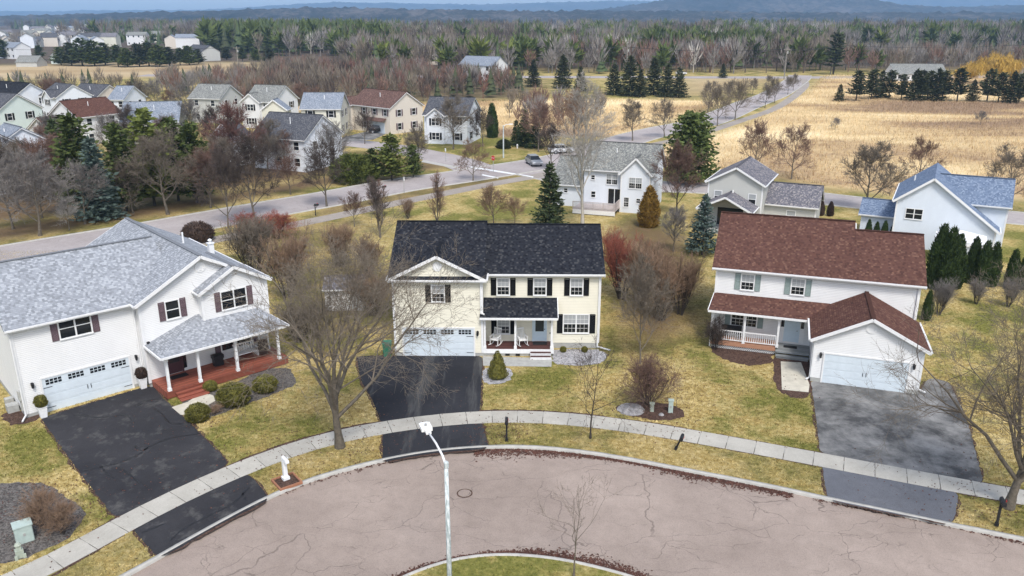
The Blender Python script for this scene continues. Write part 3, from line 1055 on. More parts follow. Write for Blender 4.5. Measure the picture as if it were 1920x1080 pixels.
# white house with the red-brown roof, at the right
def red_house():
    h = empty('house', (19.5, 48.328, 0), R(-18.27), 'white two storey house with red brown roof and sage shutters', 'house')
    wg, hg, pg, go = 6.40, 3.02, .517, 5.18
    xm, W, he, p, dm, dm2, x2 = -6.82, 13.29, 5.67, .60, 9.2, 7.75, 2.3
    X1 = xm + W
    wt = he + p * .3 - .13
    gt = hg + pg * .3 - .13
    gable_wall(h, xm, x2 + .1, go, go + dm, wt, 'x', p, 'white_siding', .3)
    gable_wall(h, x2, X1, go + .002, go + dm2, wt, 'x', p, 'white_siding', .3)
    gable_wall(h, 0, wg, 0, go + .5, gt, 'y', pg, 'white_siding', .2, 'garage_wall')
    MB().box(xm + .03, X1 - .03, go + .03, go + dm2 - .1, 0, .32).box(.0, .6, -.02, .5, 0, .28).box(wg - .62, wg + .0, -.02, .5, 0, .28).build('foundation', 'foundation', h)
    gable_roof(h, xm, x2, go, go + dm, he, 'x', p, 'red_shingle', og0=.3, og1=.02, ends=(1, 0))
    gable_roof(h, x2 + .03, X1, go, go + dm2, he, 'x', p, 'red_shingle', og0=0, og1=.3, ends=(0, 1))
    gable_roof(h, 0, wg, 0, go - .01, hg, 'y', pg, 'red_shingle', og0=.28, og1=0, ends=(1, 0))
    corner_boards(h, [(xm + .04, go + .04), (X1 - .04, go + .04)], .32, wt - .05)
    corner_boards(h, [(.04, .04), (wg - .04, .04)], .28, gt - .05)
    downspout(h, X1 - .1, go - .06, 2.9, wt, (-.1, -.1))
    downspout(h, wg + .06, .4, .05, gt, (.4, -.2))
    downspout(h, -.07, .15, .05, gt, (-.2, -.2))
    for x in (-4.62, -1.23):
        win_set(h, x, go, 4.16, .82, 1.10, 'sage_shutter')
    win_set(h, -4.62, go, 1.38, 1.72, 1.05, 'sage_shutter', units=2, blind=False)
    round_vent(h, 3.2, 0, 4.05, .33)
    garage_door(h, 3.18, 0, 4.95, 2.02, lights=False, hinges=False)
    coach_lamp(h, .44, 0, 1.95)
    coach_lamp(h, 5.93, 0, 1.9)
    door(h, -1.3, go, .55, .86, 1.9, 'door_paint', glazed=False)
    for x in (-1.95, -.62):
        s = MB().box(x - .16, x + .16, go - .03, go + .01, .55, 2.45).build('sidelight', 'white_trim', h)
        MB().box(x - .11, x + .11, go - .04, go - .031, 1.65, 2.35).build('pane', 'glass', s)
    # porch
    yf = 3.78
    MB().box(xm + .05, -2.3, yf, go - .01, .46, .55).build('porch_deck', 'cedar_deck', h)
    MB().box(xm + .05, -2.3, yf - .04, yf - .002, .28, .54).build('porch_skirt', 'cedar_deck', h)
    lat = MB()
    for k in range(34):
        a = xm + .1 + k * .13
        lat.bar((a, yf + .02, .03), (a + .22, yf + .02, .27), .03, .012, up=(0, 1, 0))
        lat.bar((a + .22, yf + .035, .03), (a, yf + .035, .27), .03, .012, up=(0, 1, 0))
    tag(lat.build('lattice', 'white_trim', h), kind='stuff')
    MB().box(-2.28, -.02, yf - .3, go - .01, .30, .42).build('entry_deck', 'grey_deck', h)
    MB().box(-2.25, -.05, yf - .62, yf - .32, .14, .22).box(-2.2, -.1, yf - .58, yf - .33, 0, .138).build('porch_steps', 'grey_deck', h)
    MB().box(-1.75, -.85, 4.3, 4.75, .422, .44).build('doormat', 'rubber', h)
    posts = (xm + .12, -4.5, -2.22)
    for x in posts:
        post(h, x, yf + .1, .55, 2.66)
    MB().box(xm + .02, -.02, yf + .02, yf + .19, 2.66, 2.82).build('porch_beam', 'white_trim', h)
    for a, b in zip(posts, posts[1:]):
        r = MB().box(a + .07, b - .07, yf + .06, yf + .14, 1.34, 1.40).build('railing', 'white_trim', h)
        MB().box(a + .07, b - .07, yf + .075, yf + .125, .66, .72).build('bottom_rail', 'white_trim', r)
        bl = MB()
        n = int((b - a) / .14)
        for k in range(1, n):
            x = a + (b - a) * k / n
            bl.box(x - .022, x + .022, yf + .08, yf + .12, .72, 1.34)
        tag(bl.build('balusters', 'white_trim', r), kind='stuff')
    rf = MB().slab([(xm - .25, yf - .25, 2.93), (-.27, yf - .25, 2.93), (1.0, go - .003, 3.72), (xm - .02, go - .003, 3.72)], .1).build('porch_roof', 'red_shingle', h)
    f = MB().bar((xm - .25, yf - .29, 2.84), (-.3, yf - .29, 2.84), .08, .14).bar((xm - .27, yf - .25, 2.86), (xm - .04, go - .03, 3.64), .05, .16)
    f.build('fascia', 'white_trim', rf)
    MB().box(xm - .1, -.1, yf - .1, go - .015, 2.822, 2.84).build('porch_ceiling', 'white_trim', h)
    MB().bar((xm + .02, yf + .02, .1), (xm + .02, yf + .02, 2.7), .08, .08).build('downspout', 'white_trim', h)
    return h
red_house()

# ---------------------------------------------------------------- houses behind
def white_back_house():
    h = empty('house', (13.41, 97.35, 0), R(-19), 'white house with weathered grey roof and wooden rear deck behind the cream house', 'house')
    gable_wall(h, -.02, 3.5, -.9, 3, 4.85, 'y', 1.0, 'cool_white_siding', 0, 'bay_wall')
    gable_wall(h, -4.7, 3.8, -.3, 6.9, 5.0, 'x', .75, 'cool_white_siding', 0)
    gable_wall(h, -8.9, -4.6, .4, 9.4, 2.75, 'x', .6, 'cool_white_siding', 0, 'garage_wall')
    gable_roof(h, -.02, 3.5, -.9, 3.0, 4.72, 'y', 1.0, 'weathered_shingle', oh=.25, og0=.25, og1=0, ends=(1, 0))
    gable_roof(h, -4.7, 3.8, -.3, 6.9, 4.92, 'x', .75, 'weathered_shingle')
    gable_roof(h, -8.9, -4.75, .4, 9.4, 2.72, 'x', .6, 'weathered_shingle', og1=0, ends=(1, 0))
    window(h, 1.75, -.9, 3.05, 1.5, 1.25, 0, 2, True)
    window(h, -1.25, -.3, 3.25, 1.3, 1.2, 0, 2, True)
    window(h, -3.6, -.3, 3.7, .42, .5, 0, 1, False, simple=True)
    window(h, .75, -.9, .75, .55, 1.1, 0, 1, True)
    window(h, 2.2, -.9, 1.3, .45, .5, 0, 1, False, simple=True)
    window(h, -3.5, -.3, 1.5, .5, .7, 0, 1, False, simple=True)
    window(h, -7.2, .4, 1.7, .42, .5, 0, 1, False, simple=True)
    s = MB().box(-1.7, .0, -.34, -.29, .75, 2.75).build('sliding_door', 'white_trim', h)
    MB().box(-1.6, -.9, -.36, -.345, .82, 2.68).box(-.8, -.1, -.36, -.345, .82, 2.68).build('pane', 'glass', s)
    MB().box(-5.2, -.03, -3.6, -.31, .55, .7).build('deck', 'pale_deck', h)
    rl = MB()
    for a, b in (((-5.2, -3.55, 0), (-.1, -3.55, 0)), ((-.1, -3.5, 0), (-.1, -.95, 0))):
        va, vb = Vector(a), Vector(b)
        rl.bar(va + Vector((0, 0, 1.55)), vb + Vector((0, 0, 1.55)), .09, .06)
        rl.bar(va + Vector((0, 0, .82)), vb + Vector((0, 0, .82)), .06, .06)
        n = int((vb - va).length / .15)
        for k in range(n + 1):
            q = va.lerp(vb, k / n)
            w = .1 if k % 8 == 0 else .04
            rl.bar(q + Vector((0, 0, .7)), q + Vector((0, 0, 1.55)), w, w)
    rl.build('railing', 'pale_deck', h)
    MB().box(-5.2, -.02, -3.65, -3.61, .1, .6).build('deck_skirt', 'white_trim', h)
    MB().lathe([(.07, 6.6), (.07, 7.3)], 6, -1.2, 1.9).build('vent_pipe', 'white_plastic', h)
    corner_boards(h, [(.02, -.86), (3.46, -.86)], 0, 4.8)
white_back_house()

def grey_house():
    h = empty('house', (27.3, 87.3, 0), R(-26), 'grey gabled house with slate roof and attached low wing behind the red roof', 'house')
    gable_wall(h, -5.85, .1, 0, 7.5, 5.15, 'y', .55, 'grey_siding', 0)
    gable_roof(h, -5.85, .1, 0, 7.5, 5.15, 'y', .55, 'slate_shingle')
    gable_wall(h, .1, 5.6, 2.4, 7.2, 2.75, 'x', .75, 'grey_siding', 0, 'wing_wall')
    gable_roof(h, .15, 5.6, 2.4, 7.2, 2.72, 'x', .75, 'slate_shingle', og0=0, ends=(0, 1))
    gable_roof(h, -6.0, -.4, -3.2, .02, 2.75, 'y', .5, 'slate_shingle', oh=.2, og1=0, ends=(1, 0))
    for x in (-5.8, -.6):
        post(h, x, -3.1, 0, 2.7, .16)
    MB().box(-6, -.4, -3.2, 0, .0, .25).build('patio', 'foundation', h)
    MB().box(-4.6, -1.8, -.03, .01, .3, 2.3).build('patio_door', 'glass', h)
    window(h, -4.7, 0, 3.0, .75, 1.1, 0, 1, True, simple=True)
    window(h, -.95, 0, 2.95, .75, 1.1, 0, 1, True, simple=True)
    window(h, 3.0, 2.4, 1.0, .9, 1.1, 0, 1, True, simple=True)
    corner_boards(h, [(-5.81, .04), (.06, .04)], 0, 5.1)
    corner_boards(h, [(5.56, 2.44)], 0, 2.7)
    MB().lathe([(.08, 3.9), (.08, 4.45)], 6, -3.0, -.5).build('vent_pipe', 'white_plastic', h)
grey_house()

def blue_roof_house():
    h = empty('house', (41.94, 79.63, 0), R(-28), 'white gabled house with long blue roof beyond the tall evergreen hedge', 'house')
    m = MB()
    xl, xr = -3.1, 6.1
    m.sweep([(xl, 0), (xr, 0), (xr, 2.72), (0, 7.15), (xl, 4.95)], 'y', .3, 10)
    m.build('wall', 'pale_blue_siding', h)
    zl, zr, zt = 4.82, 2.55, 7.4
    rf = MB()
    rf.slab([(-3.45, 0, zl), (0, 0, zt), (0, 10.3, zt), (-3.45, 10.3, zl)], .14)
    rf.slab([(0, 0, zt), (6.45, 0, zr), (6.45, 10.3, zr), (0, 10.3, zt)], .14)
    o = rf.build('roof', 'blue_shingle', h)
    f = MB().bar((-3.45, -.03, zl - .12), (0, -.03, zt - .12), .06, .22).bar((0, -.03, zt - .12), (6.45, -.03, zr - .12), .06, .22)
    f.bar((6.5, 0, zr - .08), (6.5, 10.2, zr - .08), .1, .14).bar((-3.5, 0, zl - .08), (-3.5, 10.2, zl - .08), .1, .14)
    f.build('fascia', 'white_trim', o)
    gable_wall(h, .6, 6.9, 2.6, 7.6, 4.75, 'x', .85, 'pale_blue_siding', 0, 'dormer_wall')
    gable_roof(h, .3, 6.9, 2.6, 7.6, 4.7, 'x', .85, 'blue_shingle', og0=0, ends=(0, 1))
    gable_wall(h, -6.4, -3.1, 2.5, 7, 2.6, 'x', .5, 'pale_blue_siding', 0, 'porch_wall')
    gable_roof(h, -6.4, -3.1, 2.5, 7, 2.6, 'x', .5, 'blue_shingle', og1=0, ends=(1, 0))
    window(h, -1.35, .3, 3.05, 1.5, 1.0, 0, 2, False, simple=True)
    window(h, 4.1, .3, .85, 1.5, .75, 0, 2, False, simple=True)
    corner_boards(h, [(xl + .04, .34)], 0, 4.9)
    corner_boards(h, [(xr - .04, .34)], 0, 2.7)
    corner_boards(h, [(6.86, 2.64)], 0, 4.7)
    MB().lathe([(.07, 5.6), (.07, 6.5)], 6, -1.9, 6).build('vent_pipe', 'white_plastic', h)
blue_roof_house()

def bg_house(label, a, b, W, wall, roof, top=8.2, p=.62, gables=(), shut=None, garage=None, wing=None, wins=True):
    """two-storey house whose ridge runs from a (its near gable) to b; gables: (along ridge, width, stand-out) on the street side"""
    a, b = Vector(a), Vector(b)
    d = b - a
    L = d.length
    rz = math.atan2(d.y, d.x)
    h = empty('house', (a.x, a.y, 0), rz, label, 'house', None)
    he = top - p * (W / 2 + .3)
    wt = he + p * .3 - .13
    gable_wall(h, .3, L - .3, -W / 2, W / 2, wt, 'x', p, wall, 0)
    gable_roof(h, .3, L - .3, -W / 2, W / 2, he, 'x', p, roof)
    # which long side looks to the court
    cy = -a.x * -math.sin(rz) + -a.y * math.cos(rz)
    s = -1 if cy < 0 else 1
    fa = 0.0 if s < 0 else math.pi
    yf = s * W / 2
    if wins:
        for y in ((-.22, .22) if W > 7.5 else (0,)):
            for z in (he - 1.75, .8):
                window(h, .3, y * W, z, .95, 1.25, -math.pi / 2, 1, False, simple=True)
                if shut:
                    for q in (-1, 1):
                        shutter(h, .3, y * W + q * .75, z - .05, 1.35, shut, .36, -math.pi / 2)
        n = max(2, int(L / 3.2))
        for k in range(n):
            x = L * (k + .5) / n
            if any(abs(x - g[0]) < g[1] / 2 + .5 for g in gables):
                continue
            for z in (he - 1.6, .8):
                if z < 1 and garage and abs(x - garage) < 3:
                    continue
                window(h, x, yf, z, .95, 1.2, fa, 1, False, simple=True)
                if shut:
                    for q in (-1, 1):
                        shutter(h, x + q * .75, yf, z - .05, 1.3, shut, .36, fa)
    for g in gables:
        gx, gw, so = g[:3]
        gy0, gy1 = (yf - so, yf + W * .3) if s < 0 else (yf - W * .3, yf + so)
        gp = .75
        ge = he - .1
        gable_wall(h, gx - gw / 2, gx + gw / 2, gy0, gy1, ge + gp * .25 - .12, 'y', gp, wall, 0, 'bay_wall')
        gable_roof(h, gx - gw / 2, gx + gw / 2, gy0, gy1, ge, 'y', gp, roof, oh=.25, og0=.25 if s < 0 else 0, og1=0 if s < 0 else .25, ends=(s < 0, s > 0))
        yy = gy0 if s < 0 else gy1
        for z in (ge - 1.7, .8):
            window(h, gx, yy, z, 1.4, 1.25, fa, 2, False, simple=True)
            if shut:
                for q in (-1, 1):
                    shutter(h, gx + q * 1.0, yy, z - .05, 1.35, shut, .36, fa)
    if garage:
        o = MB().box(-2.4, 2.4, -.04, .02, 0, 2.2).build('garage_door', 'garage_door_paint', h, (garage, yf, 0), fa)
        r_ = MB()
        y0, y1 = sorted((yf, yf + s * 1.1))
        r_.slab([(garage - 3, yf + s * 1.1, 2.6), (garage + 3, yf + s * 1.1, 2.6), (garage + 3, yf, 3.1), (garage - 3, yf, 3.1)], .1)
        r_.build('canopy_roof', roof, h)
    if wing:
        w0, w1, wd, wh = wing
        gable_wall(h, w0, w1, -wd / 2, wd / 2, wh, 'x', p, wall, 0, 'wing_wall')
        gable_roof(h, w0, w1, -wd / 2, wd / 2, wh - p * .3 + .13, 'x', p, roof)
    MB().lathe([(.07, top - 1.6), (.07, top - .4)], 6, L * .45, -s * .0 + s * W * .22).build('vent_pipe', 'white_plastic', h)
    return h

bg_house('white house with grey roof close beyond the main road junction trees', (-29.23, 127.31), (-38.79, 131.76), 9.5, 'cool_white_siding', 'dark_shingle', gables=((15.5, 4.6, .6),), p=.66)
bg_house('white house with dark grey roof and small front dormer beside the tall dark column evergreen', (-6.91, 155.63), (-15.63, 157.78), 9.0, 'cool_white_siding', 'dark_shingle', gables=((6.3, 3.4, .5),), shut='black_shutter')
bg_house('beige house with brown roof and white garage beside a parked black car', (-21.3, 167.94), (-31.25, 176.57), 9.0, 'beige_siding', 'brown_shingle', gables=((13.8, 3.8, .6),), shut='plum_shutter', garage=4.4)
bg_house('straw coloured house with grey roof left of the brown roofed house', (-33.55, 166.36), (-41.78, 166.36), 8.5, 'straw_siding', 'bluegrey_shingle', gables=((13.0, 4.8, .8),), shut='black_shutter')
bg_house('tall white gabled house with weathered roof above the red twigged tree', (-48.59, 178.92), (-55.89, 181.08), 9.5, 'white_siding', 'weathered_shingle', top=8.6, gables=((5.6, 4.4, .8),), shut='black_shutter')
bg_house('grey house with pale slate roof half hidden by bare twigs', (-63.07, 186.55), (-71.08, 188.84), 8.5, 'grey_siding', 'weathered_shingle', gables=())
bg_house('cream house with long light blue grey roof behind the green pines', (-59.45, 149.04), (-69.14, 147.11), 9.5, 'straw_siding', 'bluegrey_shingle', wing=(-.2, .25, 4, 3))
bg_house('white house with bright red brown roof behind small spruces', (-82.67, 151.11), (-78.15, 159.42), 8.5, 'white_siding', 'red_shingle', top=8.0, wing=(-4.6, .35, 7.0, 3.2))
bg_house('mint green gabled house at the left edge behind bare branches', (-95.12, 159.43), (-105.37, 164.11), 9.5, 'mint_siding', 'dark_shingle', top=8.6, shut='black_shutter')
bg_house('grey house with black blue roof at the far left edge of the row', (-109, 188.52), (-120.67, 194.96), 9.0, 'cool_white_siding', 'charcoal_shingle', top=8.4)
bg_house('white house with dark navy roof and twin front gables', (-98.74, 187.16), (-105.15, 191.97), 8.0, 'cool_white_siding', 'dark_shingle', gables=((2.8, 3.8, .8),), shut='black_shutter')
bg_house('low house with long dark roof between the navy and blue grey roofs', (-96.45, 199.51), (-105.3, 203.61), 9.0, 'beige_siding', 'dark_shingle', top=7.2)
bg_house('small pale house with blue grey roof and decorated front gable', (-83.06, 182.86), (-87.15, 183.59), 8.0, 'cool_white_siding', 'bluegrey_shingle', gables=())
bg_house('white house at the left edge hidden behind grey bare branches', (-67.66, 106.77), (-74.12, 109.97), 9.0, 'cool_white_siding', 'dark_shingle', top=8.4)
bg_house('small white gabled house behind the bare tree at the left edge', (-70.27, 117.33), (-75.63, 122.25), 6.0, 'cool_white_siding', 'bluegrey_shingle', top=7.6)

# far houses: body, roof and windows
def far_house(label, a, b, W, wall, roof, top=8.0, group=None, wins=True, name='house', cat='house', z0=0):
    a, b = Vector(a), Vector(b)
    d = b - a
    L = max(d.length, 4)
    rz = math.atan2(d.y, d.x)
    h = empty(name, (a.x, a.y, z0), rz, label, cat, group)
    p = .6
    he = top - p * (W / 2 + .3)
    gable_wall(h, .3, L - .3, -W / 2, W / 2, he + p * .3 - .1, 'x', p, wall, 0)
    gable_roof(h, .3, L - .3, -W / 2, W / 2, he, 'x', p, roof, trim=False)
    if wins:
        n = max(2, int(L / 4))
        for fa, y in ((0.0, -W / 2), (math.pi, W / 2)):
            for k in range(n):
                for z in ((he - 1.7, .9) if he > 4 else (.9,)):
                    if ('fwin',) not in CACHE:
                        CACHE[('fwin',)] = MB().box(-.55, .55, -.05, .01, 0, 1.35).mesh('window', 'glass')
                    place('window', CACHE[('fwin',)], h, (L * (k + .5) / n, y, z), fa)
    return h
far_house('white farmhouse standing in front of the far woods', (-64.91, 596.36), (-52.24, 588.87), 9, 'white_siding', 'bluegrey_shingle', 8.5)
far_house('little white outbuilding right of the far white farmhouse', (-47.22, 599.33), (-41.93, 599.33), 6, 'white_siding', 'dark_shingle', 5, wins=False)
far_house('long white terrace house behind the dark spruce row', (-17.49, 321.03), (-4.16, 312.36), 10, 'white_siding', 'bluegrey_shingle', 8.5)
far_house('pale house with light roof left of the far white farmhouse', (-86.31, 541.67), (-73.27, 554.05), 9, 'straw_siding', 'weathered_shingle', 8)
far_house('grey roofed house among red twigs left of the farmhouse', (-71.03, 398.62), (-58.43, 398.62), 9, 'beige_siding', 'weathered_shingle', 8)
far_house('beige house below the far white farmhouse', (-49.59, 426.87), (-40.36, 412.27), 9, 'beige_siding', 'brown_shingle', 8)
far_house('lone white house on the green knoll before the far woods', (9.92, 631.37), (7.45, 658.91), 8, 'white_siding', 'weathered_shingle', 9)
far_house('long low grey roofed building behind the right spruce row', (140.64, 312.68), (159.6, 310.88), 11, 'white_siding', 'weathered_shingle', 6)
far_house('open sided grey farm shed at the edge of the pale field', (-234.52, 400.72), (-224.11, 400.72), 9, 'grey_siding', 'weathered_shingle', 5, wins=False, name='farm_shed', cat='shed')
far_house('white farmhouse beside the far left field shed', (-289.7, 482.96), (-274.15, 472.83), 9, 'white_siding', 'bluegrey_shingle', 9)
far_house('pale green shed right of the field shed', (-231.71, 424.24), (-228.22, 424.24), 5, 'mint_siding', 'weathered_shingle', 5, wins=False, name='farm_shed', cat='shed')
far_house('grey barn beyond the left evergreen belt', (-176.62, 468.28), (-160.99, 450.8), 10, 'grey_siding', 'dark_shingle', 8, name='barn', cat='barn')

# the small town on the skyline
tr_ = random.Random(5)
wl = ['cool_white_siding', 'white_siding', 'beige_siding', 'grey_siding', 'straw_siding']
rl_ = ['bluegrey_shingle', 'weathered_shingle', 'dark_shingle', 'slate_shingle']
for k in range(84):
    u = tr_.random()
    D = 620 + 900 * tr_.random() ** 1.3
    X = D * (-0.66 + (0.27 if k % 4 else 0.45) * u)
    an = tr_.choice((0.2, 1.77, 0.5, 2.0)) + tr_.uniform(-.2, .2)
    Lh = tr_.uniform(11, 20)
    wi, ri = tr_.randrange(5), tr_.randrange(4)
    far_house('%s house with %s roof in the far town on the left skyline' % (('cool white', 'white', 'beige', 'grey', 'straw coloured')[wi], ('blue grey', 'weathered grey', 'dark', 'slate')[ri]), (X, D), (X + Lh * math.cos(an), D + Lh * math.sin(an)),
              tr_.uniform(8, 11), wl[wi], rl_[ri], tr_.uniform(8, 11), 'houses of the far town', wins=k % 2 == 0)

# ---------------------------------------------------------------- court, pavement, drives
kerb_px = [(-18.05, 26.85), (-16.47, 28.72), (-15.53, 30.12), (-14.61, 31.42), (-12.77, 33.93), (-11.46, 35.42), (-10.36, 36.46), (-8.95, 37.24), (-7.93, 37.82), (-6.96, 38.31), (-5.15, 39.04), (-3.14, 39.5), (-1.27, 39.74), (0.38, 39.79), (3.31, 39.33), (6.12, 38.48), (8.97, 37.34), (11.94, 36.21), (13.94, 35.37), (15.48, 34.66), (18.05, 33.57), (20.51, 32.49), (23.32, 31.35), (26.32, 30.08)]
KERB = smooth_line(kerb_px, 0.5, 14)
walk_px = [(-21.93, 27.55), (-20.29, 28.82), (-19.75, 30), (-18.9, 31.35), (-18.14, 32.79), (-17.16, 34.15), (-16.12, 35.47), (-14.84, 36.87), (-13.59, 38.26), (-12.24, 39.44), (-10.85, 40.45), (-9.64, 41.12), (-8.02, 41.82), (-6.54, 42.33), (-5.06, 42.73), (-3.48, 43.13), (-2, 43.33), (-0.45, 43.43), (1.08, 43.36), (2.6, 43.2), (4.16, 42.93), (5.59, 42.5), (7.1, 42.07), (8.57, 41.63), (9.73, 41.12), (12.81, 39.91), (15.62, 38.76), (18.43, 37.58), (21.25, 36.36), (24.01, 35.3), (25.38, 34.78), (28.22, 33.52)]
WALK = smooth_line(walk_px, 1.524, 4)
isl_px = [(-5.95, 27.75), (-4.77, 28.82), (-3.55, 29.64), (-2.35, 30.15), (-0.95, 30.42), (0.31, 30.38), (1.88, 30.15), (3.41, 29.64), (5.29, 28.82), (6.66, 27.98)]
ISL = smooth_line(isl_px, 0.5, 8)

ZR = -.12
road_poly = [tuple(p) for p in KERB] + [(KERB[-1][0] + 14, KERB[-1][1] - 6), (44, 8), (-40, 8), (KERB[0][0] - 3, KERB[0][1] - 14)]
flat_poly('court_road', road_poly, ZR, 'court_asphalt')

# drives: outlines on the ground
DRIVES = [
    ('driveway', 'sealed_asphalt', [(-27.98, 43.13), (-23.31, 47.68), (-21.77, 45.75), (-19.23, 42.93), (-15, 37.93), (-17.06, 35.13), (-18.82, 32.96), (-22.74, 37.24)]),
    ('driveway_apron', 'sealed_asphalt', [(-17.7, 32.2), (-13.85, 37.08), (-13.02, 36.06), (-11.9, 34.61), (-13.92, 32.24), (-15.45, 29.93), (-16.42, 30.88)]),
    ('driveway', 'fresh_asphalt', [(-10.92, 52.36), (-2.06, 52.45), (-1.97, 47.84), (-1.95, 43.67), (-5.06, 43.06), (-7.6, 42.33), (-8.75, 45.75), (-9.86, 48.24)]),
    ('driveway_apron', 'fresh_asphalt', [(-7.44, 41.69), (-4.98, 42.33), (-1.83, 42.86), (-1.56, 41.31), (-1.23, 39.5), (-3.13, 39.27), (-5.13, 38.82), (-6.92, 38.04)]),
    ('driveway', 'worn_asphalt', [(19.54, 48.32), (25.72, 46.5), (27.53, 48.82), (28.53, 48.16), (26.89, 42.93), (24.05, 35.96), (21.37, 36.72), (18.55, 37.93), (16.82, 39.04), (17.97, 42.93)]),
    ('driveway_apron', 'apron_asphalt', [(16.46, 37.82), (18.2, 37.08), (20.98, 35.91), (22.41, 35.28), (21.6, 33.97), (20.68, 32.49), (18.02, 33.48), (15.55, 34.57)]),
]
def grown(pts, d):
    p = np.array(pts)
    t = np.roll(p, -1, 0) - np.roll(p, 1, 0)
    t /= np.linalg.norm(t, axis=1)[:, None] + 1e-9
    n = np.stack([t[:, 1], -t[:, 0]], 1)
    if sdist(p, (p + n * .05)[:1])[0] > 0:
        n = -n
    return (p + n * d).tolist()
for i, (nm, mt, pts) in enumerate(DRIVES):
    flat_poly('soil_edge', ragged(grown(ragged(pts, .3, .0, i), .13), .3, .09, i + 20), .0065, 'mulch')
    flat_poly(nm, ragged(pts, .3, .03, i), .012 + (.004 if 'apron' in nm else 0), mt)
DRIVE_POLYS = [d[2] for d in DRIVES]

# kerb: low where a drive crosses
mid = KERB
low = np.zeros(len(KERB))
for nm, mt, pts in DRIVES:
    if 'apron' in nm:
        low = np.maximum(low, np.clip(sdist(pts, offset(KERB, .25)) * 1.2 + 1.0, 0, 1))
side = 1 if normals(KERB)[len(KERB) // 2][1] > 0 else -1
khs = .045 - .012 * low + np.array([rnd.uniform(-.006, .006) for _ in KERB])
kerb_sweep(KERB, side, .20, khs, -.3, 'kerb', 'concrete')
kerb_sweep(ISL, -1 if normals(ISL)[len(ISL) // 2][1] > 0 else 1, .18, np.full(len(ISL), .04), -.3, 'island_kerb', 'concrete')

def ground_attrs(o, **kw):
    me = o.data
    n = len(me.vertices)
    for nm in ('green', 'brown', 'meadow', 'pale', 'wood', 'tint'):
        at = me.attributes.new(nm, 'FLOAT', 'POINT')
        v = kw.get(nm, 0.0)
        at.data.foreach_set('value', np.full(n, v, np.float32) if np.isscalar(v) else np.asarray(v, np.float32))

# verge between kerb and pavement, island grass
wl_idx = [int(np.argmin(np.linalg.norm(smooth_line(walk_px, .5, 10) - q, axis=1))) for q in KERB]
wfine = smooth_line(walk_px, .5, 10)
vg = strip(offset(KERB, side * .12), wfine[wl_idx], 0.004, 'verge', 'ground', kind='structure')
ground_attrs(vg, green=.46, brown=.30)
isl_poly = [tuple(p) for p in offset(ISL, (-1 if normals(ISL)[len(ISL) // 2][1] > 0 else 1) * .1)] + [(ISL[-1][0] + 1, 14), (ISL[0][0] - 1, 14)]
ip = flat_poly('traffic_island', isl_poly, .0, 'ground')
ground_attrs(ip, green=.6)

# pavement: every slab its own piece
sw = tag(place('sidewalk', None), kind='structure')
wn2 = normals(WALK)
edge_line = smooth_line(walk_px, .3, 10)
ej = np.array([rnd.uniform(.02, .13) for _ in edge_line])[:, None]
for s_ in (1, -1):
    tag(strip(offset(edge_line, s_ * .6), offset(edge_line, s_ * .75) + normals(edge_line) * s_ * ej, .009, 'soil_edge', 'mulch'), kind='structure')
base = strip(offset(WALK, .70), offset(WALK, -.70), .004, 'sidewalk_base', 'foundation', parent=sw)
for i in range(len(WALK) - 1):
    a, b = WALK[i], WALK[i + 1]
    na, nb = wn2[i], wn2[i + 1]
    e = (b - a) / np.linalg.norm(b - a) * .016
    o0 = (a + b) / 2
    q = [a + e - na * .75, b - e - nb * .75, b - e + nb * .75, a + e + na * .75]
    zt = .028 + rnd.uniform(-.003, .004)
    m = MB().prism([tuple(p - o0) for p in q], -.05, zt)
    m.build('slab', 'slab', sw, (o0[0], o0[1], 0))

# ---------------------------------------------------------------- roads behind
MAIN_PX = [(-58.26, 68.93), (-53.86, 73.82), (-50.83, 77.26), (-44.06, 83.75), (-40.38, 87.15), (-35.11, 92.88), (-30.28, 97.87), (-22.56, 105.36), (-16.48, 112.46), (-8.44, 118.81), (-0.58, 125.88), (7.01, 132.75), (14.12, 143.28), (24.14, 160.55), (34.03, 174.15), (44.13, 186.13), (63.13, 222.28), (79.38, 251.96), (95.98, 288.13), (109.27, 318.43), (116.87, 339.15)]
MAIN = smooth_line(MAIN_PX, 2.0, 6)
strip(offset(MAIN, 4.1), offset(MAIN, -4.1), .012, 'main_road', 'road_asphalt', kind='structure')
for s in (1, -1):
    kerb_sweep(offset(MAIN, s * 4.1), s, .3, np.full(len(MAIN), .11), -.05, 'road_kerb', 'concrete')
PATH_PX = [(-35.82, 79.38), (-31.01, 84.41), (-24.5, 90.56), (-19.42, 96.15), (-14.54, 101.8), (-8.45, 108.09), (-1.31, 115.55), (3.98, 120.08), (9.75, 128.25), (16.56, 139.78), (26.91, 152.11), (36.16, 162.8), (52.52, 188.12), (67.07, 211.72), (84.71, 248.48), (101.52, 288.13), (111.11, 318.43)]
PATH = smooth_line(PATH_PX, 1.5, 8)
strip(offset(PATH, 1.3), offset(PATH, -1.3), .016, 'footpath', 'path_asphalt', kind='structure')
SIDE = smooth_line([(-4.5, 123.59), (-9.71, 133.78), (-15.76, 140.93), (-22.36, 148.2), (-30.15, 153.46), (-39.19, 157.64), (-48.7, 162.04)], 1.5, 8)
strip(offset(SIDE, 3.6), offset(SIDE, -3.6), .017, 'side_street', 'road_asphalt', kind='structure')
BACK = smooth_line([(3.27, 123.59), (12.14, 113.98), (25.24, 111.33), (35.27, 107.74), (41.56, 103.39), (49.11, 98.75), (55.87, 95.32), (62.21, 92.09), (70.71, 87.62)], 1.5, 10)
strip(offset(BACK, 3.4), offset(BACK, -3.4), .008, 'back_street', 'road_asphalt', kind='structure')
for s in (1, -1):
    kerb_sweep(offset(BACK, s * 3.4), s, .3, np.full(len(BACK), .1), -.05, 'street_kerb', 'concrete')
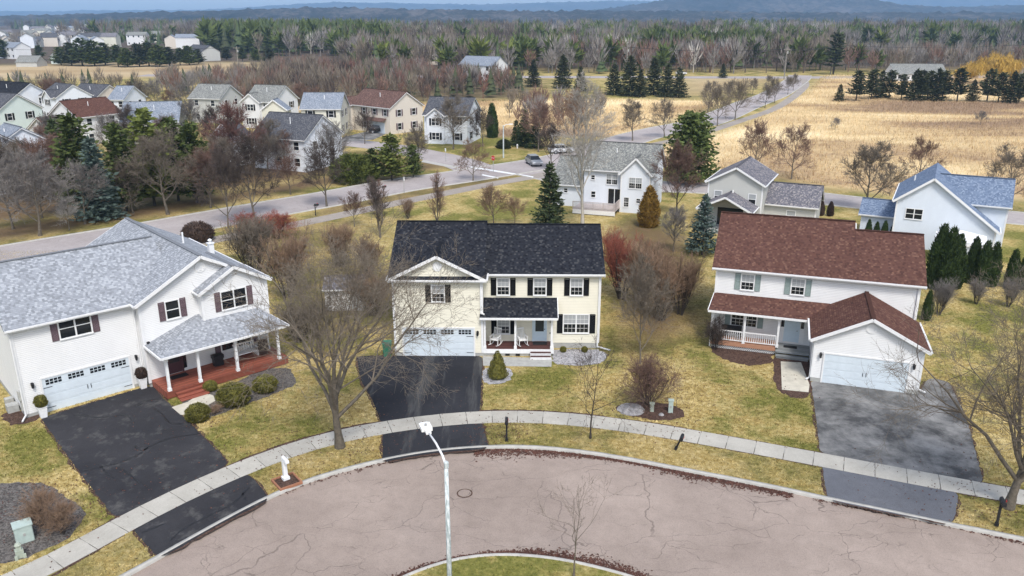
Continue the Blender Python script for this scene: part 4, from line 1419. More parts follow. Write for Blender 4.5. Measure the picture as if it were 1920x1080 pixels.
HIGH = smooth_line([(-150, 338), (-20, 330), (60, 327), (120, 326), (180, 330), (320, 345)], 4, 6)
strip(offset(HIGH, 6), offset(HIGH, -6), .03, 'highway', 'road_asphalt', kind='structure')
flat_poly('far_drive', [(-33.37, 153.46), (-26.81, 157.64), (-24.93, 169.92), (-28.19, 176.78), (-29.91, 169.92), (-33.58, 160.55)], .022, 'worn_asphalt')
# crossing and stop lines at the junction
for nm, pts in (('crosswalk', [(-6.44, 128.25), (3.18, 119.65), (3.15, 118.6), (-6.72, 127.06)]), ('stop_line', [(-4.43, 121.37), (-1.97, 118.81), (-2.04, 117.98), (-4.56, 120.51)]), ('far_sidewalk', [(-14.79, 134.31), (-8.45, 127.77), (-8.5, 125.88), (-14.84, 132.23)])):
    flat_poly(nm, pts, .024, 'white_trim' if nm != 'far_sidewalk' else 'concrete')

# ---------------------------------------------------------------- beds and walks by the houses
def bed_sheet(name, pts, z, mat, seed, amp=.1):
    return flat_poly(name, ragged(pts, .3, amp, seed), z, mat)
bed_sheet('gravel_bed', [(2.9, 53.61), (6.42, 53.61), (6.73, 52.36), (6.15, 51.07), (4.37, 50.71), (2.78, 51.07)], .008, 'gravel', 1)
bed_sheet('gravel_bed', [(-1.99, 50.36), (-1.09, 50.71), (-0.07, 50.36), (0.07, 48.99), (-0.52, 47.84), (-1.66, 47.68), (-1.97, 48.65)], .008, 'gravel', 2)
bed_sheet('mulch_bed', [(14.48, 54.6), (16.88, 53.9), (18.64, 53.12), (17.86, 51.07), (16.01, 50.71), (14.8, 51.71), (14.09, 53.12)], .008, 'mulch', 3)
bed_sheet('mulch_bed', [(18.33, 52.36), (20.75, 51.8), (18.84, 46.12), (17.9, 45.53), (17.01, 46.27), (17.15, 48.49)], .007, 'mulch', 4)
bed_sheet('mulch_bed', [(6.19, 44.65), (7.93, 45.38), (9.9, 44.94), (10.55, 43.95), (10.1, 42.99), (8.19, 42.86), (6.4, 43.67)], .008, 'mulch', 5)
bed_sheet('mulch_bed', [(-21.79, 47.84), (-18.96, 46.66), (-16.63, 50.36), (-15.01, 50.36), (-13.84, 47.84), (-15.35, 45.9), (-17.46, 43.74), (-18.46, 42.73), (-19.54, 43.74)], .007, 'dark_gravel', 6)
bed_sheet('mulch_bed', [(-26.18, 36.11), (-23.72, 36.11), (-20.39, 33.52), (-20.21, 31.42), (-21.52, 29.89), (-23.4, 29.17), (-27.04, 34.89)], .007, 'dark_gravel', 7)
bed_sheet('mulch_bed', [(-29.99, 44.09), (-28.3, 43.95), (-27.88, 42.73), (-29.13, 42.07), (-30.75, 43.74)], .007, 'mulch', 8)
flat_poly('front_walk', [(18.56, 51.43), (19.9, 51.25), (19.24, 47.68), (18.79, 46.58), (17.23, 46.97)], .02, 'walk_concrete')
flat_poly('front_walk', [(-2.06, 52.36), (2.79, 51.99), (2.68, 50.53), (-1.96, 50.71)], .014, 'foundation')
flat_poly('front_walk', [(-20.74, 44.51), (-20.04, 45.23), (-19.63, 46.66), (-18.77, 46.12), (-18.38, 45.38), (-19.25, 43.4), (-19.84, 43.54)], .02, 'walk_concrete')

# ---------------------------------------------------------------- the ground: one sheet to the horizon
def axis_steps(lo, hi, fine_lo, fine_hi, step, grow):
    c = list(np.arange(fine_lo, fine_hi + step, step))
    s, x = step, c[-1]
    while x < hi:
        s *= grow
        x += s
        c.append(x)
    s, x = step, c[0]
    while x > lo:
        s *= grow
        x -= s
        c.insert(0, x)
    return np.array(c)
gx = axis_steps(-9000, 9000, -62, 62, .9, 1.05)
gy = axis_steps(-200, 12000, 16, 120, .9, 1.045)
GX, GY = np.meshgrid(gx, gy)
xy = np.stack([GX.ravel(), GY.ravel()], 1)
def soft(poly, w):
    return np.clip(sdist(poly, xy) / w * .5 + .5, 0, 1)
z = np.zeros(len(xy))
z[sdist(road_poly, xy) > -1.6] = -.45
meadow = np.zeros(len(xy))
MEADOW1 = [(17.82, 142.68), (36.09, 157.64), (52.67, 184.19), (99.51, 277.11), (127.77, 342.32), (314.5, 342.32), (94.26, 97.29), (66.49, 103.39), (52.32, 105.69), (44.53, 111.33), (38.25, 120.08), (34.87, 125.42), (30.28, 120.08)]
MEADOW2 = [(-4.72, 160.55), (5.32, 162.8), (20.99, 160.55), (44.01, 199.81), (59.91, 232.39), (36.87, 238.57), (3.07, 238.57), (-29.04, 225.08), (-59.91, 232.39), (-93.01, 218.2), (-53.22, 205.59), (-20.71, 199.81), (-4.91, 189.12)]
PALE1 = [(-257.52, 275), (-204.61, 275), (-195.35, 318.43), (-160.09, 321.23), (-115.82, 336.03), (-109.4, 377.62), (-131.59, 440.96), (-194.22, 430.67), (-251.08, 411.43), (-381.85, 411.43)]
PALE2 = [(47.17, 240.17), (61.19, 257.36), (84.91, 288.13), (107.65, 324.09), (64.74, 327)]
for P_, w in ((MEADOW1, 5), (MEADOW2, 5)):
    meadow = np.maximum(meadow, soft(P_, w))
pale = np.maximum(soft(PALE1, 12), soft(PALE2, 8) * .8)
far_ = np.clip((xy[:, 1] - 330) / 60, 0, 1)
pale = np.maximum(pale, np.zeros(len(xy)))
brown = np.zeros(len(xy))
for P_, w, a in (([(10.75, 88.1), (14.21, 95.87), (19.81, 85.76), (16.22, 64.59), (13.76, 57.24), (8.68, 50.36), (7.96, 59.52)], 2.5, .75),
                 ([(-32.25, 88.1), (-16.79, 95.87), (-10.81, 64.59), (-9.76, 50.36), (-14.25, 49.49), (-18.92, 64.59)], 3, .42),
                 ([(-61.4, 70.49), (-53.95, 82.46), (-42.05, 94.49), (-24.28, 113.98), (-8.48, 128.25), (-15.06, 134.31), (-28.69, 120.08), (-45.06, 101.8), (-58.8, 90.56), (-68.39, 79.38)], 3, .8),
                 ([(-66.87, 77.45), (-58.8, 90.56), (-45.06, 101.8), (-28.69, 120.08), (-17.71, 134.31), (-19.13, 145.7), (-49.6, 134.31), (-100.4, 120.08)], 5, .9),
                 ([(-20.72, 120.08), (3.3, 124.5), (0, 116.76), (-16.15, 100.25), (-24.82, 91.83)], 1.5, .55),
                 ([(36.36, 145.7), (39.11, 108.44), (45.77, 100.25), (61.99, 95.87), (64.07, 99.35), (47.51, 104.36)], 2, .3)):
    brown = np.maximum(brown, soft(P_, w) * a)
green = np.full(len(xy), .42)
for P_, w, a in (([(-30.14, 42.73), (-28.26, 42.73), (-22.47, 36.87), (-24.54, 36.11), (-26.95, 37.4)], 1.5, .85),
                 ([(-12.25, 90.56), (3.79, 113.98), (2.45, 90.56)], 3, .72),
                 ([(54.94, 88.1), (61.51, 88.1), (51.35, 64.59), (40.8, 61.96), (43.86, 70.49)], 3, .75),
                 ([(37.84, 64.59), (42.34, 64.59), (32.51, 47.84), (31.82, 53.12)], 2, .68),
                 ([(-21.62, 64.59), (-20.32, 73.82), (-14.11, 79.38), (-9, 55.11), (-14.25, 49.49)], 2, .55),
                 ([(-17.22, 145.7), (-4.35, 166.68), (3.09, 157.64), (0, 139.78), (-9.13, 138.66)], 3, .85),
                 ([(17.98, 82.46), (21.36, 82.46), (19.9, 77.45), (16.8, 76.51)], 2, .8),
                 ([(-282.03, 463.07), (-253.01, 474.97), (-227.89, 398.08), (-258.27, 398.08)], 10, .7)):
    green = np.maximum(green, soft(P_, w) * a)
wood_mask = np.clip((xy[:, 1] - 350) / 50, 0, 1) * (1 - pale)
wood_mask = np.maximum(wood_mask, soft([(-73.28, 218.2), (6.19, 240.17), (10, 312.95), (-69.53, 420.83), (-104.04, 312.95)], 10) * .8 * (1 - meadow))
nx, ny = len(gx), len(gy)
ii, jj = np.meshgrid(np.arange(nx - 1), np.arange(ny - 1))
i0 = (jj * nx + ii).ravel()
gf = np.stack([i0, i0 + 1, i0 + 1 + nx, i0 + nx], 1)
ground = tag(place('ground', np_mesh('ground', np.c_[xy, z], gf, 'ground')), kind='structure')
ground_attrs(ground, green=green, brown=brown, meadow=meadow, pale=pale, wood=wood_mask)

# ---------------------------------------------------------------- trees
def tubes_to_mesh(branches, name, mat, twigs=None):
    """branches: (points, radii, sides) -> one mesh; pointed ends"""
    V, F = [], []
    off = 0
    for pts, rad, n in branches:
        pts = np.asarray(pts, float)
        m = len(pts)
        d = np.gradient(pts, axis=0)
        d /= np.linalg.norm(d, axis=1)[:, None] + 1e-9
        ref = np.array([0.3, 0.2, 1.0]) if abs(d[0, 2]) < .9 else np.array([1.0, .1, .2])
        s = np.cross(d, ref)
        s /= np.linalg.norm(s, axis=1)[:, None] + 1e-9
        u = np.cross(d, s)
        a = np.arange(n) * 2 * np.pi / n
        ring = pts[:, None, :] + (s[:, None, :] * np.cos(a)[None, :, None] + u[:, None, :] * np.sin(a)[None, :, None]) * np.asarray(rad)[:, None, None]
        V.append(ring.reshape(-1, 3))
        k = np.arange(m - 1)[:, None] * n
        j = np.arange(n)[None, :]
        j2 = (j + 1) % n
        q = np.stack([k + j, k + j2, k + n + j2, k + n + j], -1).reshape(-1, 4) + off
        F.append(q)
        off += m * n
    if twigs is not None and len(twigs):
        r = np.random.default_rng(len(twigs))
        p, d, L, w = twigs[:, :3], twigs[:, 3:6], twigs[:, 6:7], twigs[:, 7]
        m = len(p)
        d2 = d + r.normal(0, .22, d.shape) + np.array([0, 0, .12])
        P = np.stack([p, p + d * L * .5, p + d * L * .5 + d2 * L * .5], 1)
        s = np.cross(d, r.normal(0, 1, d.shape))
        s /= np.linalg.norm(s, axis=1)[:, None] + 1e-9
        u = np.cross(d, s)
        a = np.arange(3) * 2 * np.pi / 3
        rg = s[:, None, :] * np.cos(a)[None, :, None] + u[:, None, :] * np.sin(a)[None, :, None]
        ring = P[:, :, None, :] + rg[:, None] * (w[:, None] * np.array([1, .75, .4])[None])[:, :, None, None]
        V.append(ring.reshape(-1, 3))
        q = np.array([[k * 3 + j, k * 3 + (j + 1) % 3, k * 3 + 3 + (j + 1) % 3, k * 3 + 3 + j] for k in range(2) for j in range(3)])
        F.append((q[None] + (np.arange(m) * 9)[:, None, None]).reshape(-1, 4) + off)
    return np_mesh(name, np.concatenate(V), np.concatenate(F), mat)

def grow(seed, h=10., fork=.25, limbs=9, spread=38, curve=.25, up=.25, levels=4, kids=(7, 6, 6), lens=(.62, .5, .42), r0=.16,
         lean=(0, 0), multi=1, reach=.58, low=1.0, wander=.12, oval=None, sides=(8, 5, 4, 3, 3), twig_r=.008, top_leader=True):
    """bare tree of height about h; returns branch lists for trunk (trunk and limbs) and crown (the rest)"""
    r = np.random.default_rng(seed)
    trunk, crown, twigs = [], [], []
    def unit(v):
        return v / (np.linalg.norm(v) + 1e-9)
    def branch(p, d, L, rad, lev, tip):
        n = (7, 6, 5, 4, 3)[min(lev, 4)]
        pts, rr = [p], [rad]
        dirs = [d]
        for k in range(1, n):
            d = unit(d + r.normal(0, wander * (1 + .35 * lev), 3) + np.array([0, 0, up * (.35 if lev else .05)]))
            p = p + d * L / (n - 1)
            pts.append(p)
            dirs.append(d)
            rr.append(rad * (1 - (1 - tip) * k / (n - 1)))
        return np.array(pts), np.array(rr), np.array(dirs)
    def rec(p, d, L, rad, lev):
        if L < .10:
            return
        if lev >= levels:
            twigs.append((*p, *d, L, rad))
            return
        pts, rr, dirs = branch(p, d, L, rad, lev, .28 if lev < levels - 1 else .3)
        (trunk if lev <= 1 else crown).append((pts, rr, sides[min(lev, 4)]))
        nk = kids[min(lev - 1, len(kids) - 1)]
        nk = max(2, int(round(nk * r.uniform(.75, 1.25))))
        for k in range(nk):
            t = r.uniform(.22, 1.0) if k else 1.0
            f = t * (len(pts) - 1)
            i = min(int(f), len(pts) - 2)
            q = pts[i] + (pts[i + 1] - pts[i]) * (f - i)
            dd = dirs[i]
            ax = unit(np.cross(dd, r.normal(0, 1, 3)))
            an = np.radians(r.uniform(22, 58)) if k else np.radians(r.uniform(2, 18))
            nd = unit(dd * np.cos(an) + ax * np.sin(an))
            ln = L * lens[min(lev - 1, len(lens) - 1)] * r.uniform(.65, 1.25) * (1.1 - .45 * t)
            rec(q, nd, ln, max(twig_r, rr[i] * r.uniform(.42, .62)), lev + 1)
    for mstem in range(multi):
        a = r.uniform(0, 6.28)
        d0 = np.array([math.cos(a), math.sin(a), 0]) * (.38 * r.uniform(.4, 1.2) if multi > 1 else 0.) + np.array([lean[0], lean[1], 1.])
        d0 = unit(d0)
        hh = h * (r.uniform(.5, 1) if multi > 1 else 1)
        base = np.array([math.cos(a) * .12, math.sin(a) * .12, 0]) * (multi > 1)
        n = 10
        pts, rr, dirs = [base - np.array([0, 0, .15])], [r0 * 1.35], [d0]
        p = base
        Lt = hh * (.86 if top_leader else .55)
        d = d0
        for k in range(1, n):
            d = unit(d + r.normal(0, wander * .45, 3) + np.array([0, 0, .1]))
            p = p + d * Lt / (n - 1)
            pts.append(p)
            dirs.append(d)
            rr.append(max(.012, r0 * (1 - .9 * (k / (n - 1)) ** .8)))
        pts, rr = np.array(pts), np.array(rr)
        trunk.append((pts, rr, sides[0]))
        g0 = r.uniform(0, 6.28)
        for k in range(limbs):
            t = fork + (1 - fork) * ((k + r.uniform(0, .9)) / limbs) ** low
            t = min(t, .99)
            f = t * (n - 1)
            i = min(int(f), n - 2)
            q = pts[i] + (pts[i + 1] - pts[i]) * (f - i)
            az = g0 + k * 2.4 + r.uniform(-.4, .4)
            an = np.radians(spread * (1.25 - .7 * t) * r.uniform(.8, 1.25))
            nd = np.array([math.cos(az) * math.sin(an), math.sin(az) * math.sin(an), math.cos(an)])
            nd = unit(nd + d0 * .2 - np.array([0, 0, .2]))
            tt = (t - fork) / (1 - fork)
            prof = (oval(tt) if oval else (1.0 - .62 * tt))
            rec(q, nd, hh * reach * prof * r.uniform(.85, 1.15), max(twig_r * 2, rr[i] * .62), 1)
    return trunk, crown, np.array(twigs)

TREES = {}
def bare(kind, seeds, tmat='bark', cmat='twig', **kw):
    for s in seeds:
        t, c, tw = grow(s, **kw)
        zt = max(float(b[0][:, 2].max()) for b in t + c)
        TREES.setdefault(kind, []).append((tubes_to_mesh(t, 'trunk', tmat), tubes_to_mesh(c, 'crown', cmat, tw), zt))

bare('maple', (3, 9), h=10, fork=.19, limbs=12, spread=30, reach=.80, low=1.9, levels=5, kids=(8, 7, 5, 4), lens=(.58, .64, .62, .6), r0=.26, top_leader=True, oval=lambda t: 1.0 - .55 * t, wander=.12, up=.22, twig_r=.0078)
bare('oval', (5, 8, 21), h=8, fork=.2, limbs=14, spread=50, levels=4, kids=(8, 8, 7), lens=(.62, .6, .6), r0=.14, oval=lambda t: .85 - .42 * t, up=.3, twig_r=.015)
bare('vase', (12, 15), h=8, fork=.16, limbs=13, spread=36, levels=4, kids=(8, 8, 7), lens=(.6, .6, .6), r0=.12, oval=lambda t: 1.0 - .55 * t, up=.3, twig_r=.016)
bare('column', (31, 33), h=7, fork=.08, limbs=22, spread=17, levels=3, kids=(9, 8), lens=(.55, .55), r0=.09, oval=lambda t: .62 - .3 * t, up=.5, twig_r=.013)
bare('young', (41,), h=5, fork=.28, limbs=8, spread=44, levels=4, kids=(6, 6, 4), lens=(.6, .6, .6), r0=.055, oval=lambda t: .85 - .45 * t, up=.2, twig_r=.006)
bare('young2', (44,), h=5, fork=.34, limbs=8, spread=40, levels=4, kids=(5, 4, 3), lens=(.55, .55, .55), r0=.055, oval=lambda t: .95 - .5 * t, up=.3, twig_r=.006)
bare('birch', (51,), 'pale_bark', 'white_twig', h=16, fork=.2, limbs=20, spread=32, levels=4, kids=(7, 7, 6), lens=(.6, .6, .6), r0=.19, oval=lambda t: .55 - .35 * t, up=.3, twig_r=.012)
bare('shrub', (61, 62, 64), 'dark_bark', 'red_twig', h=3.2, fork=.12, limbs=7, spread=46, levels=3, kids=(8, 7), lens=(.66, .62), r0=.025, multi=12, wander=.16, up=.3, twig_r=.007)
bare('thicket', (71, 72), 'dark_bark', 'tan_twig', h=4.2, fork=.15, limbs=7, spread=24, levels=3, kids=(6, 6), lens=(.62, .6), r0=.03, multi=15, wander=.11, up=.6, twig_r=.008)
bare('haze_birch', (81,), 'dark_bark', 'red_twig', h=7, fork=.1, limbs=18, spread=34, levels=4, kids=(8, 7, 5), lens=(.6, .6, .6), r0=.1, oval=lambda t: .7 - .45 * t, up=.4, twig_r=.008)
bare('small_bare', (91, 92, 93), h=8, fork=.22, limbs=14, spread=46, levels=3, kids=(13, 12), lens=(.62, .6), r0=.13, oval=lambda t: .9 - .48 * t, up=.3, twig_r=.02)

def leaf_tris(P, D, w, r, droop=0.0):
    """one slim leaf spray (two triangles, folded) at each P along D"""
    n = len(P)
    D = D / (np.linalg.norm(D, axis=1)[:, None] + 1e-9)
    s = np.cross(D, r.normal(0, 1, (n, 3)))
    s /= np.linalg.norm(s, axis=1)[:, None] + 1e-9
    return D, s

def spray_mesh(P, D, L, W, r, name, mat, extra=None):
    """cloud of pointed sprays: quad kite per spray"""
    n = len(P)
    D = D / (np.linalg.norm(D, axis=1)[:, None] + 1e-9)
    s = np.cross(D, r.normal(0, 1, (n, 3)))
    s /= np.linalg.norm(s, axis=1)[:, None] + 1e-9
    L = np.broadcast_to(L, n)[:, None]
    W = np.broadcast_to(W, n)[:, None]
    a = P - D * L * .15
    b = P + D * L * .35 + s * W * .5
    c = P + D * L
    d = P + D * L * .35 - s * W * .5
    V = np.stack([a, b, c, d], 1).reshape(-1, 3)
    F = np.arange(4 * n).reshape(-1, 4)
    if extra is not None:
        ev, ef = extra
        F = np.concatenate([F, np.asarray(ef) + len(V)])
        V = np.concatenate([V, ev])
    return np_mesh(name, V, F, mat)

def trunk_mesh(h, r0, mat='dark_bark', n=6):
    return MB().tube([(0, 0, -.1), (0.02, 0, h * .35), (-.02, .02, h * .7), (0, 0, h)], [r0, r0 * .75, r0 * .4, .01], n).mesh('trunk', mat)

def conifer(kind, seed, h=8., rad=2.1, mat='spruce_needles', clear=.06, whorl=.24, per=17, taper=.95, droop=.25, dens=9, ragged=.16, sw=.22, sl=.46):
    r = np.random.default_rng(seed)
    P, D = [], []
    z = h * clear
    while z < h * .985:
        t = (z - h * clear) / (h * (1 - clear))
        R_ = rad * (1 - t) ** taper * (1 + r.normal(0, ragged * .5)) + .05
        nb = max(4, int(per * (.35 + .65 * (1 - t)) * r.uniform(.8, 1.2)))
        for k in range(nb):
            az = r.uniform(0, 6.283)
            ln = R_ * r.uniform(1 - ragged * 2, 1.08)
            out = np.array([math.cos(az), math.sin(az), 0])
            tilt = .55 * t - droop * (1 - t)
            m = max(3, int(dens * ln / rad + 2))
            q = np.linspace(.18, 1, m)
            zz = z + ln * (tilt * q + .16 * (q ** 2))
            pts = out[None] * (ln * q)[:, None] + np.array([0, 0, 1])[None] * zz[:, None]
            pts += r.normal(0, .05 * rad / 2, pts.shape)
            side = np.array([-out[1], out[0], 0])
            dd = out[None] * r.uniform(.4, 1, (m, 1)) + side[None] * r.normal(0, .75, (m, 1)) + np.array([0, 0, 1])[None] * r.uniform(-.25, .35, (m, 1))
            P.append(pts)
            D.append(dd)
        z += whorl * (.6 + .7 * (1 - t)) * r.uniform(.8, 1.2)
    n = 14
    P.append(np.c_[r.normal(0, .04, (n, 2)), np.linspace(h * .9, h * .99, n)])
    D.append(np.c_[r.normal(0, .3, (n, 2)), np.ones(n)])
    P, D = np.concatenate(P), np.concatenate(D)
    k = len(P)
    cr = spray_mesh(P, D, sl * r.uniform(.6, 1.3, k) * h / 8, sw * r.uniform(.7, 1.4, k) * h / 8, r, 'crown', mat)
    TREES.setdefault(kind, []).append((trunk_mesh(h * .9, h * .018), cr, h))

for s in (101, 102, 103):
    conifer('spruce', s)
conifer('blue_spruce', 111, 8, 2.4, 'blue_needles', clear=.10, per=17, taper=.95, droop=.15)
for s in (121, 122):
    conifer('pine', s, 8, 2.5, 'pine_needles', clear=.1, whorl=.26, per=18, taper=.62, droop=-.1, ragged=.24, sw=.28, sl=.5)
conifer('bushy_pine', 131, 8, 4.0, 'pine_needles', clear=.04, whorl=.2, per=30, taper=.52, droop=-.15, ragged=.16, dens=8, sw=.30, sl=.55)
for s in (141, 142):
    conifer('tall_pine', s, 14, 3.2, 'dark_needles', clear=.22, whorl=.8, per=16, taper=.45, droop=.0, ragged=.34, dens=13, sw=.3, sl=.45)
for s in (151, 152, 153):
    conifer('field_pine', s, 8, 2.0, 'dark_needles', clear=.22, whorl=.28, per=15, taper=.55, droop=-.05, ragged=.26, sw=.28, sl=.5)

def blob(kind, seed, prof, n, mat, h, sl, sw, up=.9, inner=.86, lump=.12):
    """dense evergreen clipped to a profile radius(t): sprays over an uneven surface, darker body inside"""
    r = np.random.default_rng(seed)
    t = r.uniform(0, 1, n)
    rr = np.array([prof(a) for a in t])
    keep = r.uniform(0, rr.max(), n) < rr + .15 * rr.max()
    t, rr = t[keep], rr[keep]
    az = r.uniform(0, 6.283, len(t))
    ph = r.uniform(0, 6.28, 4)
    lump_ = 1 + lump * (np.sin(az * 3 + ph[0] + t * 7) * .5 + np.sin(az * 5 + ph[1] - t * 11) * .35 + np.sin(t * 23 + ph[2] + az) * .3)
    q = rr * lump_ * r.uniform(.80, 1.03, len(t))
    P = np.c_[q * np.cos(az), q * np.sin(az), t * h]
    D = np.c_[np.cos(az) * (1 - up * .6), np.sin(az) * (1 - up * .6), np.full(len(t), up)] + r.normal(0, .3, (len(t), 3))
    nn, mm = 10, 12
    ev, ef = [], []
    for i in range(mm + 1):
        tt = i / mm
        for j in range(nn):
            a = 2 * np.pi * j / nn
            ev.append((prof(tt) * inner * math.cos(a), prof(tt) * inner * math.sin(a), tt * h * .98))
    for i in range(mm):
        for j in range(nn):
            a, b = i * nn + j, i * nn + (j + 1) % nn
            ef.append((a, b, b + nn, a + nn))
    cr = spray_mesh(P, D, sl * r.uniform(.6, 1.3, len(P)), sw * r.uniform(.7, 1.3, len(P)), r, 'crown', mat, (np.array(ev), ef))
    TREES.setdefault(kind, []).append((trunk_mesh(h * .6, h * .012), cr, h))
for s in (161, 162, 163):
    blob('arborvitae', s, lambda t: .95 * (max(0, math.sin(math.pi * min(1, (t * .80 + .20)))) ** .62) * (1 - .35 * t) + .02, 2600, 'arborvitae', 4.6, .30, .10)
blob('cone_shrub', 171, lambda t: .68 * (1 - t) ** .75 * min(1, .55 + t * 5) + .01, 2400, 'boxwood', 1.75, .11, .05)
for s in (181, 182):
    blob('boxwood', s, lambda t: .62 * math.sqrt(max(0, 1 - (2 * t - .9) ** 2 / 1.215)) + .01, 2600, 'boxwood', .95, .10, .055, up=.5)
blob('round_shrub', 191, lambda t: 1.5 * math.sqrt(max(0, 1 - (2 * t - .7) ** 2 / 1.7)) + .01, 3200, 'dark_brown_shrub', 1.9, .26, .07, up=.7)
blob('juniper', 195, lambda t: 2.2 * math.sqrt(max(0, 1 - (2 * t - .6) ** 2 / 1.97)) + .01, 4200, 'bright_needles', 3.6, .5, .16, up=.6, lump=.25)

def willow():
    r = np.random.default_rng(201)
    n = 9000
    u = r.normal(0, 1, (n, 3))
    u /= np.linalg.norm(u, axis=1)[:, None]
    u[:, 2] = np.abs(u[:, 2])
    lobe = np.array([(0, 0, 1.5, .62), (-5.5, 1, -.5, .48), (5, -1.5, -.2, .5), (-2.5, -4, -.8, .45), (2.5, 4, .2, .5), (7.5, 2, -2, .36), (-8, -2, -2, .36)])[r.integers(0, 7, n)]
    P = u * np.array([9, 9, 6.5]) * lobe[:, 3:] * (r.uniform(.45, 1.05, n) ** .5)[:, None] + lobe[:, :3]
    P *= (1 + .16 * np.sin(u[:, :1] * 9) * np.sin(u[:, 2:3] * 5 + 1) + .12 * np.sin(u[:, 1:2] * 11 + 1))
    P[:, 2] += 5
    D = u * .35 + np.array([0, 0, -.9]) + r.normal(0, .15, (n, 3))
    cr = spray_mesh(P, D, 1.7 * r.uniform(.5, 1.3, n), .11 * r.uniform(.7, 1.3, n), r, 'crown', 'willow')
    t, c, tw = grow(202, h=10, fork=.25, limbs=9, spread=60, levels=2, kids=(5,), r0=.45, oval=lambda t: 1.0 - .4 * t)
    TREES['willow'] = [(tubes_to_mesh(t + c, 'trunk', 'dark_bark', tw), cr, 11.5)]
willow()

tree_r = random.Random(3)
ORD = 'first second third fourth fifth sixth seventh eighth ninth tenth eleventh twelfth thirteenth fourteenth fifteenth sixteenth seventeenth eighteenth nineteenth twentieth'.split()
KIND_NAME = {'maple': 'bare_tree', 'oval': 'bare_tree', 'vase': 'bare_tree', 'column': 'columnar_tree', 'young': 'young_tree', 'young2': 'young_tree', 'birch': 'birch_tree',
             'shrub': 'bare_shrub', 'thicket': 'bare_shrub', 'haze_birch': 'bare_tree', 'small_bare': 'bare_tree', 'spruce': 'spruce_tree', 'blue_spruce': 'spruce_tree',
             'pine': 'pine_tree', 'bushy_pine': 'pine_tree', 'tall_pine': 'pine_tree', 'field_pine': 'pine_tree', 'arborvitae': 'arborvitae', 'cone_shrub': 'evergreen_shrub',
             'boxwood': 'evergreen_shrub', 'round_shrub': 'round_shrub', 'juniper': 'evergreen_shrub', 'willow': 'willow_tree'}
def tree(kind, xyh, label, crown=None, trunk=None, wide=1.0, var=None, group=None, rz=None, tilt=(0, 0), z=0.0):
    x, y, h = xyh
    opts = TREES[kind]
    tm, cm, h0 = opts[var if var is not None else tree_r.randrange(len(opts))]
    s = h / h0
    nm = KIND_NAME[kind]
    cat = 'shrub' if 'shrub' in nm else ('tree' if nm != 'arborvitae' else 'hedge tree')
    e = empty(nm, (x, y, z), tree_r.uniform(0, 6.28) if rz is None else rz, label, cat, group)
    e.rotation_euler = (tilt[0], tilt[1], e.rotation_euler[2])
    e.scale = (s * wide, s * wide, s)
    for nm2, me, mt in (('trunk', tm, trunk), ('crown', cm, crown)):
        o = place(nm2, me, e)
        if mt:
            o.material_slots[0].link = 'OBJECT'
            o.material_slots[0].material = MATS[mt]
    return e

# near the court
tree('maple', (-9.51, 39.74, 13.18), 'big bare street maple standing in the verge between the left and middle drives', var=0, wide=1.06)
tree('young', (4.43, 40.69, 6.16), 'small bare street tree in the verge before the cream house', trunk='dark_bark', crown='dark_twig')
tree('young2', (2.63, 28.75, 5.22), 'slender pale young tree on the traffic island', crown='twig')
tree('maple', (24.07, 33.88, 12.23), 'large bare maple beside the black mailbox at the right edge', var=1, wide=1.05, rz=.8)
tree('vase', (8.79, 51.07, 8.06), 'slim grey bare tree between the cream and red roofed houses', crown='twig', wide=.75)
tree('shrub', (8.31, 44.65, 3.33), 'dense reddish shrub in the mulch bed by the utility posts', wide=1.15)
tree('young', (10.01, 44.51, 2.10), 'spindly little bush right of the green utility post', wide=.8)
tree('shrub', (-21.87, 32.24, 2.42), 'tan twiggy shrub behind the utility box at lower left', crown='tan_twig', wide=1.0)
tree('shrub', (-20.71, 31.83, 1.98), 'smaller tan twiggy shrub next to the pavement at lower left', crown='tan_twig', wide=1.1)
for k, (px, lab) in enumerate((((-18.51, 42.86, 1.01), 'small clipped evergreen in front of the red porch steps'), ((-17.07, 45.01, 1.26), 'largest clipped boxwood ball before the red porch'), ((-15.68, 46.81, 1.00), 'clipped boxwood ball at the far end of the red porch'))):
    tree('boxwood', px, lab, wide=(1.0, 1.15, 1.1)[k], var=k % 2)
tree('shrub', (-17.78, 43.74, 0.71), 'low tawny dead perennial beside the clipped evergreen', crown='tan_twig', wide=1.6)
tree('boxwood', (-19.21, 46.89, 0.63), 'tiny evergreen tucked against the red porch edge', wide=1.0)
tree('cone_shrub', (-0.95, 48.82, 1.87), 'conical evergreen in the round gravel bed by the cream house')
tree('boxwood', (3.64, 53.12, 0.41), 'tiny dark shrub left in the gravel by the cream house wall', wide=.8)
tree('boxwood', (5.15, 53.12, 0.41), 'tiny dark shrub right in the gravel by the cream house wall', wide=.8)
for px, lab, cm, w in (((9.23, 64.59, 6.26), 'tall rust red shrub against the right wall of the cream house', 'scarlet_twig', 1.0), ((10.73, 62.6, 6.10), 'tall rust red shrub right of the cream house, second from its wall', 'tan_twig', .85),
                 ((11.73, 59.52, 6.29), 'large brown leafless shrub in the gap between two houses', 'tan_twig', .95), ((13.43, 60.72, 5.31), 'brown leafless shrub nearest the red roofed house', 'tan_twig', .9),
                 ((9.65, 73.82, 3.66), 'rust coloured thicket behind the cream house corner', 'tan_twig', .9)):
    tree('thicket', px, lab, crown=cm, wide=w * 1.1)
tree('shrub', (14.51, 53.61, 2.65), 'dark shrub at the left corner of the white porch railing', crown='dark_twig', wide=.9)
tree('small_bare', (16.32, 78.99, 4.79), 'grey bare bush left of the blue spruce', crown='grey_twig', wide=1.1)
tree('blue_spruce', (18.98, 77.83, 6.12), 'silvery blue spruce left of the red brown roof', wide=.95)
tree('vase', (19.47, 93.68, 9.41), 'tall brown hazy tree beside the white back house', wide=1.0, crown='red_twig', trunk='dark_bark')
